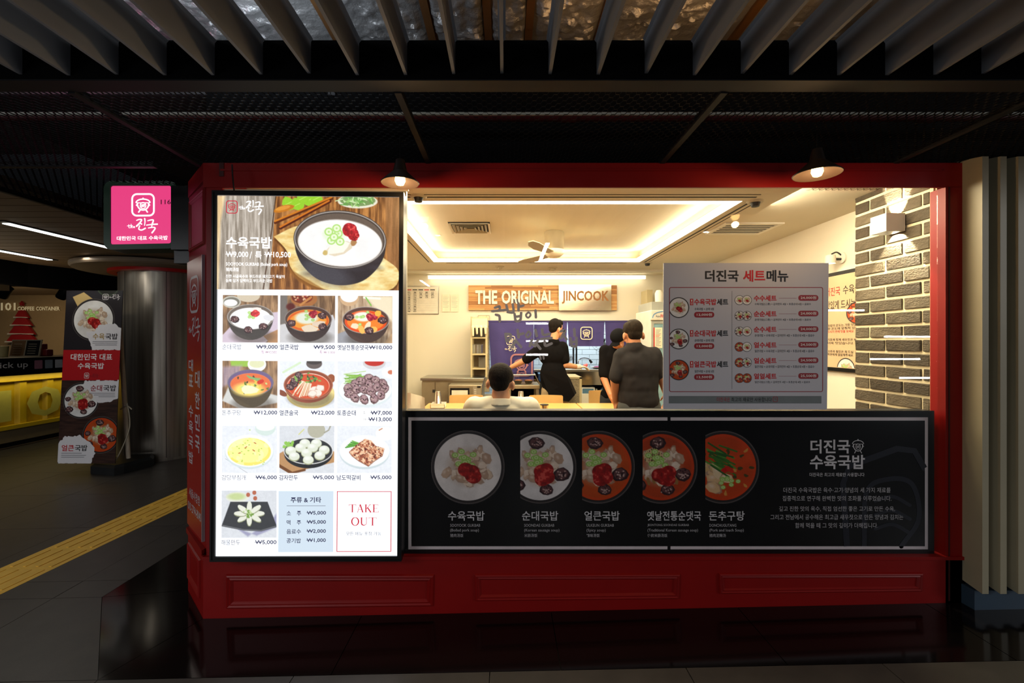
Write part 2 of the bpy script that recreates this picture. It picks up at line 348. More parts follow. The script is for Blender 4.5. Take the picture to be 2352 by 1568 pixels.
        me.update(calc_edges=True); ca = me.color_attributes.new('Col', 'FLOAT_COLOR', 'POINT')
        c = np.ones((len(V), 4)); c[:, :3] = s2l(np.clip(s.c, 0, 1)).reshape(-1, 3); ca.data.foreach_set('color', c.ravel()); me.materials.append(m)
        return link(name, me, parent)

# ------------------------------------------------------------------ materials
RED = mat('red_paint', rgb(132, 10, 8), .45, spec=.3, var=.05, scale=5, bump=.02, bscale=60)
REDV = mat('red_vinyl', rgb(158, 30, 26), .3, var=.03)
BLACKM = mat('black_metal', rgb(14, 14, 15), .35, metal=.3)
DKGREY = mat('dark_grey_metal', rgb(46, 48, 50), .45, metal=.4)
BLADE = mat('grey_blade', rgb(122, 125, 131), .6, spec=.25, var=.05, scale=3)
BEAM = mat('beam_paint', rgb(30, 30, 32), .6, spec=.2)
SLAB = mat('floor_slab', rgb(58, 54, 50), .42, var=.16, scale=9, bump=.03, bscale=120)
GRAN = mat('black_granite', rgb(14, 11, 11), .1, var=.2, scale=60, spec=.32)
JOINT = mat('floor_joint', rgb(52, 48, 44), .8)
YEL = mat('yellow_paving', rgb(240, 190, 72), .55, var=.07, scale=15, bump=.05)
CREAM = mat('cream_paint', rgb(158, 148, 122), .5, var=.05, scale=4, bump=.03, bscale=50)
WHITE = mat('white_paint', rgb(232, 228, 216), .6, var=.02)
WALLW = mat('warm_wall', rgb(238, 232, 214), .75, var=.02, scale=3)
CEILW = mat('ceiling_paint', rgb(216, 208, 186), .8, var=.02, scale=3)
STEEL = mat('brushed_steel', rgb(176, 176, 172), .28, metal=1, var=.12, scale=6, stretch=(1, 1, 12))
CHROME = mat('polished_steel', rgb(200, 198, 190), .12, metal=1, var=.04)
FOIL = mat('foil_insulation', rgb(170, 168, 165), .42, metal=.7, var=.25, scale=3, bump=1.0, bscale=34)
GLASS = glassmat('window_glass')

# ------------------------------------------------------------------ floor
floor = MB().prism([(-11, -1.6, fz(-11)-.02), (5.2, -1.6, fz(5.2)-.02), (5.2, 12, fz(5.2)-.02), (-11, 12, fz(-11)-.02)], (0, 0, -.1), (0, 0, 0)).build('floor', JOINT, kind='structure')
def slab(poly, th, m, name, top=0, gap=.0025):
    c = Vector((sum(p[0] for p in poly)/len(poly), sum(p[1] for p in poly)/len(poly)))
    pts = []
    for x, y in poly:
        d = Vector((x, y))-c; L = d.length; p = c+d*((L-gap)/L); pts.append((p.x, p.y, fz(p.x)+top))
    return MB().prism(pts, (0, 0, -th), (0, 0, 0)).build(name, m, floor)
YF = 2.547; YN = 2.09; XA, XB, YB = -1.69, -1.985, 2.85
XO = -2.47; XC = -1.87; YO = 2.79
GR = [[(XA, YF), (XC, YN), (-.80, YN), (-.80, YF)]]+[[(a, YF), (a, YN), (b, YN), (b, YF)] for a, b in ((-.80, .257), (.257, 1.30), (1.30, 2.35), (2.35, 3.40), (3.4, 4.4))]
GR += [[(XC, YN), (XA, YF), (XB, YB), (XO, YO)], [(XO, YO), (XB, YB), (XB, 3.75), (XO, 3.75)], [(XO, 3.75), (XB, 3.75), (XB, 4.8), (XO, 4.8)]]
for g in GR: slab(g, .02, GRAN, 'granite_slab', .0, .0022)
# large dull slabs (clipped where the granite border and the yellow strip lie)
ya0, ya1 = fl(0, 1305), fl(430, 1120); yb0, yb1 = fl(0, 1365), fl(430, 1148)
def strip_x(y, lo):  # x of the strip edge at depth y
    a, b = (ya0, ya1) if lo else (yb0, yb1); t = (y-a.y)/(b.y-a.y); return a.x+(b.x-a.x)*t
def clip(poly, fn):
    out = []
    for i in range(len(poly)):
        p, q = poly[i-1], poly[i]; a, b = fn(p), fn(q)
        if a*b < 0: t = a/(a-b); out.append((p[0]+(q[0]-p[0])*t, p[1]+(q[1]-p[1])*t))
        if b >= 0: out.append(q)
    return out
def area2(p): return abs(sum(p[i-1][0]*p[i][1]-p[i][0]*p[i-1][1] for i in range(len(p))))/2
sd = Vector((ya1.x-ya0.x, ya1.y-ya0.y)).normalized(); sn = Vector((-sd.y, sd.x))
if sn.y < 0: sn = -sn
pa = Vector((ya0.x, ya0.y)).dot(sn); pb = Vector((yb0.x, yb0.y)).dot(sn); pb = min(pb, pa-.3)
def isgran(cx, cy): return False
T = .9
for i in range(-11, 6):
    for j in range(-1, 13):
        x0 = -1.87+i*T; y0 = YN-T*2+j*T; sq = [(x0, y0), (x0+T, y0), (x0+T, y0+T), (x0, y0+T)]
        if y0 > 11.5 or x0 < -10.8 or x0+T > 5: continue
        # keep the part outside the border: left of the diagonal/vertical line, or in front of YN
        parts = []
        a = clip(sq, lambda p: YN-p[1]);
        if len(a) > 2: parts.append(a)
        b = clip(sq, lambda p: p[1]-YN)
        if len(b) > 2:
            m_ = (YO-YN)/(XO-XC)
            b1 = clip(b, lambda p: YO-p[1]); b2 = clip(b, lambda p: p[1]-YO)
            if len(b1) > 2: b1 = clip(b1, lambda p: -(p[0]-XC)*(YO-YN)+(XO-XC)*(p[1]-YN)); parts.append(b1)
            if len(b2) > 2: b2 = clip(b2, lambda p: XO-p[0]); parts.append(b2)
        for q in parts:
            for side in (1, -1):
                r_ = clip(q, (lambda p: Vector(p).dot(sn)-pa) if side > 0 else (lambda p: pb-Vector(p).dot(sn)))
                if len(r_) > 2 and area2(r_) > .004: slab(r_, .02, SLAB, 'paving_slab', 0, .003)
# yellow guiding strip: slabs with long ridges
n_t = int((ya1-ya0).length/.3)+6
c0 = Vector((ya0.x, ya0.y))-sd*.9; c0 = c0-sn*(c0.dot(sn)-pb); wS = pa-pb
for k in range(n_t+6):
    a = c0+sd*(.3*k+.002); b = c0+sd*(.3*k+.298)
    if b.x > XO+.35: break
    poly = [a, b, b+sn*wS, a+sn*wS]; mb = MB().prism([(p.x, p.y, fz(p.x)+.001) for p in poly], (0, 0, -.02), (0, 0, 0))
    for r_ in range(4):
        o_ = sn*(wS*(.14+.24*r_)); q = [a+sd*.02+o_-sn*.013, b-sd*.02+o_-sn*.013, b-sd*.025+o_+sn*.013, a+sd*.025+o_+sn*.013]
        mb.prism([(p.x, p.y, fz(p.x)) for p in q], (0, 0, 0), (0, 0, .005))
    mb.build('tactile_slab', YEL, floor)

# ------------------------------------------------------------------ open ceiling over the walkway
link('ceiling', MB().prism([(-5, 1.0, 3.4), (5, 1.0, 3.4), (5, 4.5, 3.4), (-5, 4.5, 3.4)], (0, 0, 0), (0, 0, .05)).mesh('ceiling', FOIL), kind='structure')
cl = bpy.data.objects['ceiling']
def crumple(x0, x1, y0, y1, nx, ny, z, amp, seed):
    V = []
    for j in range(ny+1):
        for i in range(nx+1):
            x = x0+(x1-x0)*i/nx; y = y0+(y1-y0)*j/ny; e = min(1, 8*min(i/nx, 1-i/nx))
            h = mnoise.multi_fractal(Vector((x*3.2+seed, y*7, seed)), .8, 2.2, 5)*amp*1.5+abs(mnoise.noise(Vector((x*11+seed, y*26+3*mnoise.noise(Vector((x*4, y*4, seed))), 0))))*amp*2.2
            V.append((x, y, z-.004-h*e))
    return MB().add(V, [(j*(nx+1)+i, j*(nx+1)+i+1, (j+1)*(nx+1)+i+1, (j+1)*(nx+1)+i) for j in range(ny) for i in range(nx)])
FX = [-2.5, -1.02, -.44, -.1, .14, .56, 1.38, 2.5]
for i in range(7): crumple(FX[i]+.012, FX[i+1]-.012, 2.1, 3.1, int((FX[i+1]-FX[i])*90), 70, 3.4, .016, i*3.7).build('foil_sheet', FOIL, cl, 60)
TAPE = mat('foil_tape', rgb(120, 84, 50), .4, metal=.5, bump=.3, bscale=20)
for x in FX[1:-1]: MB().bb(x-.022, x+.022, 1.5, 4, 3.372, 3.4).build('trim_strip', TAPE, cl)
dk = tag(MB().bev(-3.2, 3.1, 2.58, 4.4, 2.95, 3.2, .02).bb(-1.0, -.96, 2.57, 4.41, 2.94, 3.21).bb(1.2, 1.24, 2.57, 4.41, 2.94, 3.21).build('air_duct', mat('dark_duct', rgb(30, 30, 32), .6), None), 'wide dark air duct above the black mesh ceiling', 'duct')  # added to keep the lit foil from showing through the mesh
louv = empty('ceiling_louvre', kind='structure')
bm_ = MB().bb(-5, 5, 1.745, 1.825, 2.55, 2.60).bb(-5, 5, 1.75, 1.82, 2.60, 2.70)
bm_.build('beam', BEAM, louv)
MB().bb(-5, 5, 1.738, 1.7452, 2.556, 2.70).build('backing_plate', mat('dark_plate', rgb(10, 10, 11), .8, spec=.06), louv)
for k in range(-17, 18):
    x = -.012+.1835*k
    mb = MB().prism([(x-.006, 0, 2.568), (x+.006, 0, 2.568), (x+.006, 0, 2.69), (x+.014, 0, 2.70), (x-.014, 0, 2.70), (x-.006, 0, 2.69)], (0, -1.0, 0), (0, 1.736, 0))
    mb.build('slat', BLADE, louv, loc=(0, 0, random.uniform(-.004, .004)))
# dark beams and pipes above the mesh
duct = MB().rod((-5, 2.25, 2.675), (5, 2.25, 2.675), .008).build('conduit', mat('pale_conduit', rgb(170, 170, 160), .5), None)
tag(duct, 'pale electrical conduit running above the black mesh ceiling', 'pipe')
rp = MB().rod((-5, 2.42, 2.74), (5, 2.42, 2.74), .02); [rp.rod((x, 2.42, 2.74), (x+.08, 2.42, 2.74), .026) for x in (-2, .3, 2.2)]
tag(rp.build('sprinkler_pipe', mat('red_pipe', rgb(64, 9, 11), .6, spec=.2), None, True), 'red sprinkler pipe running above the black mesh ceiling', 'pipe')
dp = MB(); dp.rod((1.9, 1.2, 3.25), (2.3, 2.5, 3.05), .06); dp.rod((1.92, 1.26, 3.24), (1.97, 1.42, 3.215), .075)
tag(dp.build('drain_pipe', mat('dark_pipe', rgb(60, 60, 62), .4, metal=.5), None, True), 'dark coupled pipe above the ceiling slats', 'pipe')
# expanded metal mesh: rows of upright zigzag ribbons
gr = empty('ceiling_grille', kind='structure')
MESHM = mat('mesh_paint', rgb(20, 20, 21), .6, spec=.15)
def zig(x0, x1, y0, y1, cx=.042, cy=.0235, h=.006):
    V = []; Fc = []; ny = int((y1-y0)/cy); nx = int((x1-x0)/cx)*4
    for j in range(ny+1):
        n0 = len(V)
        for i in range(nx+1):
            ph = (i+2*(j % 2)) % 4; x = x0+(i//4)*cx+(0, .36, .5, .86)[i % 4]*cx; y = y0+j*cy+(0, 0, 1, 1)[ph]*cy*.86; V += [(x, y, 2.553), (x, y+.007, 2.553+h)]
        Fc += [(n0+2*i, n0+2*i+2, n0+2*i+3, n0+2*i+1) for i in range(nx)]
    return V, Fc
mb = MB()
for bx in ((-3.35, 3.2, 1.83, 2.60), (-3.35, -2.0, 2.60, 5.2), (2.0, 3.2, 2.60, 3.0)):
    mb.add(*zig(*bx))
me = mb.mesh('mesh_panel', MESHM); link('mesh_panel', me, gr, kind='stuff')
for x in (-3.35, -1.74, -.43, .88, 2.19, 3.2): MB().bb(x-.014, x+.014, 1.826, 2.6 if -1.9 < x < 2 else (5.2 if x < -3 else 2.6), 2.545, 2.575).build('frame_bar', BEAM, gr)
MB().bb(-4.6, -2.0, 2.59, 2.62, 2.545, 2.575).build('frame_bar', BEAM, gr); MB().bb(-1.7, 2.3, 2.585, 2.60, 2.55, 2.58).build('frame_bar', BEAM, gr)

# ------------------------------------------------------------------ red shop front
fp = face_plane(YF)
wf = empty('wall_front', kind='structure')
def X(px, Y=YF): return (px-CX)*Y/F
def Z(py, Y=YF): return H-(py-CY)*Y/F
YG = 2.59
zt, zh, zs, zb = Z(374), Z(430), Z(942), Z(1279); ZTOP = Z(430)+.06
mbp = MB().prism([(XA, YF, 0), (XA, YF+.25, 0), (XB, YB, 0)][:0] or [(XA, YF, 0), (XB, YB, 0), (XB, YB+1.4, 0), (XA, YB+1.4, 0)], (0, 0, zt-.10), (0, 0, zt))
mbp.bb(XA, X(2218), YF, YF+.014, zh, zt).bb(XA+.02, X(2218)-.01, YF+.006, YG+.1, ZTOP, zt-.002); mbp.bb(XA+.1, X(2160), YF-.008, YF+.004, zh+.09, zh+.10); mbp.build('header', RED, wf)
MB().bb(X(505), X(515), YF-.006, YF+.004, zh+.06, zt).build('header_joint', mat('joint_shadow', rgb(60, 6, 5), .6), wf)
MB().prism([(XA+.012, YF+.01, 0), (XB+.006, YB, 0), (XB+.006, YB+1.4, 0), (XA+.012, YB+1.4, 0)], (0, 0, .3), (0, 0, zt-.1)).build('corner_pillar', RED, wf)
MB().bb(XA+.012, X(508), YF+.01, YG+.1, .3, zt-.03).build('left_post', RED, wf)
MB().prism([(X(2155, YG), YG+.01, 0), (X(2172), YF, 0), (X(2218), YF, 0), (X(2218), YG+.05, 0), (X(2155, YG), YG+.05, 0)], (0, 0, .05), (0, 0, zh+.002)).build('right_post', RED, wf)
MB().bb(X(2178), X(2181), YF-.003, YF, .1, zh).build('post_groove', mat('joint_shadow', 0), wf)
# base follows the rising floor
xr = X(2218)
MB().prism([(XA, YF, fz(XA)-.01), (xr, YF, fz(xr)-.01), (xr, YF, zb), (XA, YF, zb)], (0, 0, 0), (0, .2, 0)).build('base_board', RED, wf)
MB().bb(XA, xr, YF-.012, YF+.06, zb-.012, zb+.006).build('base_ledge', RED, wf)
MB().prism([(XA, YF, 0), (XB, YB, 0), (XB, YB+1.4, 0), (XA, YB+1.4, 0)], (0, 0, fz(XB)-.01), (0, 0, .36)).build('corner_base', RED, wf)
MB().prism([(XA, YF-.012, 0), (XB-.012, YB, 0), (XB-.012, YB+1.4, 0), (XA, YB+1.4, 0)], (0, 0, .355), (0, 0, .385)).build('corner_ledge', RED, wf)
def molding(pts, pl, w=.03, d=.014, name='moulding'):
    """picture-frame moulding round the quad pts (x, y on plane), mitred"""
    cx = sum(p[0] for p in pts)/4; cy = sum(p[1] for p in pts)/4; sx = pl.u.length; sy = pl.v.length
    prof = [(0, 0), (.12, .7), (.3, 1), (.5, .55), (.7, .8), (.9, .3), (1, 0)]; V = []; n = len(prof)
    for i, (x, y) in enumerate(pts):
        dx = (1 if x < cx else -1)/sx; dy = (1 if y < cy else -1)/sy
        for t, hh in prof: V.append(pl.pt(x+dx*t*w, y+dy*t*w, .0005+hh*d))
    Fc = [(i*n+k, ((i+1) % 4)*n+k, ((i+1) % 4)*n+k+1, i*n+k+1) for i in range(4) for k in range(n-1)]
    return MB().add(V, Fc).build(name, RED, wf, 30)
molding([(520, 1318), (998, 1318), (996, 1391), (520, 1397)], fp, .04)
molding([(1090, 1317), (1562, 1316), (1560, 1374), (1092, 1379)], fp, .034)
molding([(1650, 1315), (2118, 1314), (2116, 1357), (1652, 1362)], fp, .03)
# splayed corner: raised panels, red lettered sign
A_, B_ = Vector((XA+.012, YF+.01, 0)), Vector((XB+.006, YB, 0)); cu = (A_-B_).normalized(); cn = Vector((cu.y, -cu.x, 0)); cw = (A_-B_).length
cp = Plane(B_, cu, (0, 0, 1), cn)
if cn.y > 0: cn = -cn; cp.n = cn
def cz(z): return -z
molding([(.03, cz(zt-.13)), (cw-.03, cz(zt-.13)), (cw-.03, cz(2.10)), (.03, cz(2.10))], cp, .03, .01)
cb = Plane(Vector((XB, YB, 0)), (Vector((XA, YF, 0))-Vector((XB, YB, 0))).normalized(), (0, 0, 1), cn)
molding([(.04, cz(.31)), (cw-.05, cz(.31)), (cw-.05, cz(.09)), (.04, cz(.09))], cb, .03, .014)
# dining room side of the front: sill and dark backing of the printed panel
MB().bb(X(927), X(2157), YG+.012, YG+.09, .1, zs-.01).build('sill_wall', DKGREY, wf)
MB().bb(X(508), X(934, YG), YG-.012, YG+.02, zb, zh).build('frosted_panel', mat('beige_film', rgb(150, 140, 116), .5), wf)
trim = MB().bb(X(507), X(936), YG-.02, YG-.008, zh-.012, zh-.004); trim.build('edge_trim', mat('pale_trim', rgb(190, 176, 150), .4), wf)
tag(MB().bb(XA, 4.6, YF+.03, YF+.05, zt+.002, 3.18).build('trim_3', mat('dark_plate', 0), None), kind='structure')
win = tag(MB().bb(X(934, YG), X(2154, YG), YG, YG+.006, zs-.01, ZTOP).build('window_1', GLASS), kind='structure')

# ------------------------------------------------------------------ right: upright cream fins on a blue-grey plinth
lv = empty('wall_louvre', kind='structure')
MB().bb(X(2212), 4.6, 2.60, 2.9, .0, 2.66).build('backing_wall', mat('fin_backing', rgb(70, 58, 40), .7), lv)
MB().bb(X(2208), 4.6, 2.475, 2.62, .02, .196).build('plinth', mat('blue_grey_plinth', rgb(44, 62, 78), .5), lv)
for k in range(16):
    x = 2.559+.0965*k
    z0 = .197; MB().prism([(x, 2.44, z0), (x+.034, 2.44, z0), (x+.034, 2.60, z0+.03), (x, 2.60, z0+.03)], (0, 0, 0), (0, 0, 2.345)).build('slat', CREAM, lv)

# ------------------------------------------------------------------ food pictures (flat prints)
def scal(cv, x, y, n, sp, r, seed=0, sq=.8):
    q = np.random.default_rng(seed)
    for i in range(n):
        a = x+q.normal()*sp; b = y+q.normal()*sp*sq; cv.ell(a, b, r, r*sq, (150, 200, 90), soft=1.2); cv.ell(a, b, r*.66, r*.66*sq, (205, 232, 160)); cv.ell(a, b, r*.3, r*.3*sq, (160, 205, 110))
def paste(cv, x, y, r, col=(150, 22, 22), sq=.9):
    m = 0
    for i in range(7): m = np.maximum(m, cv.em(x+cv.r.normal()*r*.28, y+cv.r.normal()*r*.28*sq, r*.72, r*.72*sq))
    n = cv.noise(max(2.5, r*.3)); base = np.array(col)/255.; c = base*(.6+.9*n[..., None]); cv.c = cv.c*(1-m[..., None])+np.clip(c, 0, 1)*m[..., None]
    cv.blend(m*(n > .66), (230, 130, 110), .5)
def sausage(cv, x, y, r, sq=.8, rot=0, c1=(48, 28, 32), c2=(96, 62, 62)):
    cv.blob(x, y, r*1.1, c1, .2, sq, rot); cv.blob(x, y-r*.08, r*.85, c2, .2, sq, rot)
    for i in range(int(10+r)): cv.ell(x+cv.r.normal()*r*.36, y+cv.r.normal()*r*.33*sq, r*.11, r*.09, (196, 168, 160) if i % 2 else (44, 22, 28))
def meat(cv, x, y, sp, n, r, seed=3, cols=((226, 205, 178), (206, 178, 150), (238, 222, 200), (190, 160, 134))):
    cv.r = np.random.default_rng(seed)
    for i in range(n):
        a = x+cv.r.normal()*sp; b = y+cv.r.normal()*sp*.85; rr = r*(.7+.6*cv.r.random())
        q = cv.r.random()*3; cv.blob(a+.5, b+.6, rr*1.02, (168, 140, 118), .5, .7, q, 7, .8); cv.blob(a, b, rr*.92, cols[i % len(cols)], .45, .7, q, 7, .92); cv.ell(a-rr*.2, b-rr*.2, rr*.3, rr*.2, (246, 234, 218), q, rr*.3, .6)
def topbowl(cv, cx, cy, r, kind, sd=5):
    """bowl of soup seen from straight above"""
    cv.ell(cx, cy, r, r, (24, 22, 24)); cv.ring(cx, cy, r*.985, r*.985, r*.02+.6, (92, 86, 84)); cv.ring(cx, cy, r*.945, r*.945, r*.03+.4, (44, 40, 40))
    broth = {'w': (232, 230, 226), 's': (226, 226, 224), 'o': (190, 74, 22), 't': (176, 62, 24), 'd': (196, 66, 20)}[kind]
    cv.ell(cx, cy, r*.91, r*.91, broth); n = cv.noise(r*.4)[..., None]; m = cv.em(cx, cy, r*.91, r*.91)[..., None]
    cv.c = cv.c*(1-m*.35)+m*.35*np.clip(cv.c*(.7+.6*n), 0, 1)
    if kind != 'w' and kind != 's':
        cv.ring(cx, cy, r*.87, r*.87, r*.07, (214, 62, 20), a=.5)
    if kind == 'd':
        for i in range(26):
            a = cv.r.random()*6.28; q = r*(.3+.5*cv.r.random()); cv.blob(cx+q*math.cos(a), cy+q*math.sin(a), r*.07, (70, 66, 26) if i % 3 else (214, 150, 70), .6, .6, a)
        meat(cv, cx-r*.25, cy+r*.25, r*.2, 12, r*.2, sd, ((236, 214, 170), (226, 190, 140), (214, 180, 120)))
        for i in range(22):
            a = cv.r.random(); x = cx-r*.45+a*r*.35+cv.r.normal()*r*.05; y = cy-r*.35+a*r*.1+cv.r.normal()*r*.14
            cv.line([(x, y), (x+r*.48, y+r*.26+cv.r.normal()*r*.08)], r*.045, ((58, 116, 40), (88, 150, 56), (40, 92, 34))[i % 3])
        cv.blob(cx+r*.08, cy+r*.06, r*.14, (196, 28, 18), .3, .55, -.4); cv.blob(cx+r*.2, cy+r*.08, r*.12, (206, 40, 22), .3, .5, .6)
        scal(cv, cx+r*.2, cy+r*.32, 9, r*.13, r*.07, 4); return
    cv.ell(cx, cy, r*.5, r*.46, (190, 168, 146), soft=r*.3, a=.8); meat(cv, cx+r*.02, cy+r*.02, r*.27, 90, r*.125, sd)
    if kind == 't':
        for i in range(6): cv.blob(cx-r*.3+cv.r.normal()*r*.25, cy+r*.45+cv.r.normal()*r*.1, r*.12, (150, 110, 60), .3, .4, 1.4)
    if kind in 'sot':
        for a, b, q in ((-.1, -.66, .2), (.6, .2, .22), (.18, .62, .18), (-.62, .5, .2), (-.72, -.08, .15)): sausage(cv, cx+a*r, cy+b*r, r*q)
    if kind == 't':
        m = cv.em(cx-r*.22, cy-r*.3, r*.26, r*.22); n = cv.noise(2.2); cv.blend(m*(n > .42), (214, 190, 140)); cv.blend(m*(n <= .42), (90, 66, 40))
    scal(cv, cx-r*.12, cy-r*.17, 15, r*.13, r*.09, 2)
    paste(cv, cx+r*.1, cy+r*.2, r*.29)
def pot(cv, cx, cy, rx, ry, dep, outer=(58, 48, 44), broth=(250, 248, 244), rim=(150, 140, 132), inner=(96, 82, 72), sh=.12):
    cv.ell(cx+rx*.1, cy+dep+ry*.5, rx*.9, ry*.6, (60, 50, 40), soft=8, a=.5)
    pts = [(cx-rx, cy)]+[(cx-rx*math.cos(t)*.98, cy+dep*1.0*math.sin(t)+ry*math.sin(t)*.8) for t in np.linspace(.15, PI-.15, 16)]+[(cx+rx, cy)]
    cv.poly(pts, outer); cv.poly([(x, y) for x, y in pts if x < cx+rx*.1 and x > cx-rx*.9], tuple(min(255, int(v*1.35)) for v in outer), 4, .35)
    cv.ell(cx, cy, rx, ry, rim); cv.ell(cx, cy, rx*.965, ry*.955, inner); cv.ell(cx, cy+ry*sh, rx*.88, ry*.84, broth)
    cv.ring(cx, cy+ry*sh, rx*.87, ry*.83, 1.2, tuple(int(v*.7+60) for v in broth), a=.5)
def hero():
    cv = Cv(420, 214, (150, 110, 70), 3)
    cv.wood((104, 62, 30), (196, 134, 72), 1, 8, sc=5)
    m = cv.pm([(0, 0), (134, 0), (120, 214), (0, 214)]); cv.wood((138, 126, 112), (206, 196, 184), .8, 9, m, 5)
    cv.line([(134, 0), (121, 110), (106, 214)], 3, (70, 44, 26), .8); cv.wood((224, 190, 140), (250, 226, 180), .8, 9, cv.pm([(0, 0), (18, 0), (8, 60), (4, 214), (0, 214)], 6), 4)
    cv.wood((130, 88, 50), (168, 116, 70), .8, 8, cv.pm([(385, 0), (420, 0), (420, 214), (395, 214)], 3), 5)
    for a in ((163, 20), (185, 22), (210, 12), (196, 8), (228, 8)): cv.blob(a[0], a[1]-4, 17, (150, 205, 50), .2, .8, .8); cv.line([(a[0]-8, a[1]), (a[0]+8, a[1]-8)], 1.5, (190, 230, 100))
    cv.line([(133, 60), (262, 4)], 7, (92, 40, 14)); cv.line([(132, 57), (262, 1)], 4, (206, 122, 34)); cv.line([(145, 72), (258, 10)], 8, (80, 30, 16)); cv.line([(144, 70), (256, 9)], 4, (206, 116, 34))
    cv.blob(153, 28, 25, (196, 120, 34), .12, .3, -.25); cv.blob(150, 27, 18, (222, 150, 60), .12, .25, -.25)
    board = [(130, 92), (190, 66), (300, 60), (372, 130), (418, 170), (392, 214), (262, 214), (196, 190), (168, 160), (160, 125)]
    board = curve_pts(board+board[:1], 5)
    cv.poly([(x, y+6) for x, y in board], (104, 62, 24), 3); cv.wood((226, 186, 108), (250, 236, 176), 3, 1.2, cv.pm(board, 1.5), 7)
    cv.poly([(160, 150), (172, 168), (250, 214), (228, 214), (190, 196), (166, 172)], (150, 96, 36), 3, .7)
    cv.ell(322, 10, 46, 16, (228, 226, 206)); cv.ell(322, 8, 41, 13, (120, 150, 92))
    for i in range(60): x = 322+cv.r.normal()*17; y = 9+cv.r.normal()*5; cv.line([(x, y), (x+cv.r.normal()*9, y+cv.r.normal()*4)], 2.2, ((150, 200, 110), (96, 160, 72), (200, 226, 170))[i % 3])
    # dark stone bowl
    cv.poly(curve_pts([(176, 96), (182, 130), (200, 162), (234, 190), (282, 202), (330, 194), (364, 168), (384, 134), (389, 96)], 6), (50, 43, 46), 1.5)
    for i in range(14): a = 184+cv.r.random()*196; cv.ell(a, 128+cv.r.random()*50, 14, 5, (70, 66, 74), 0, 8, .35)
    cv.ell(250, 176, 60, 26, (96, 96, 106), .35, 18, .5)
    cv.ell(282, 98, 107, 67, (70, 62, 58), .05); cv.ring(282, 98, 104, 64, 2.2, (176, 168, 162), .05); cv.ell(282, 99, 100, 61, (104, 90, 80), .05); cv.ell(282, 106, 97, 53, (250, 249, 247), .06)
    cv.ring(282, 105, 96, 53, 1.5, (206, 196, 186), .06, .8); n = cv.noise(26)[..., None]; m = cv.em(282, 106, 95, 51)[..., None]; cv.c = cv.c*(1-m*.06*n)
    cv.blob(280, 118, 33, (226, 212, 186), .3, .45, -.4); cv.blob(279, 116, 30, (248, 242, 228), .3, .42, -.4); cv.blob(313, 104, 7, (176, 130, 84), .3, 1.2); cv.blob(248, 128, 6, (206, 180, 110), .3, 1, .8)
    cv.ell(268, 86, 26, 18, (226, 240, 206), 0, 6, .8)
    for a, b in ((256, 80), (278, 84), (262, 100), (282, 102), (268, 92), (274, 72)): cv.ell(a, b, 10, 9.5, (176, 220, 120)); cv.ell(a, b, 7, 6.5, (232, 246, 210)); cv.ell(a, b, 2.4, 2.4, (186, 222, 140))
    paste(cv, 303, 76, 19, (176, 34, 44)); paste(cv, 312, 92, 10, (170, 30, 40)); cv.grain(.02)
    cv.c = np.clip(cv.c*1.05, 0, 1)
    return cv
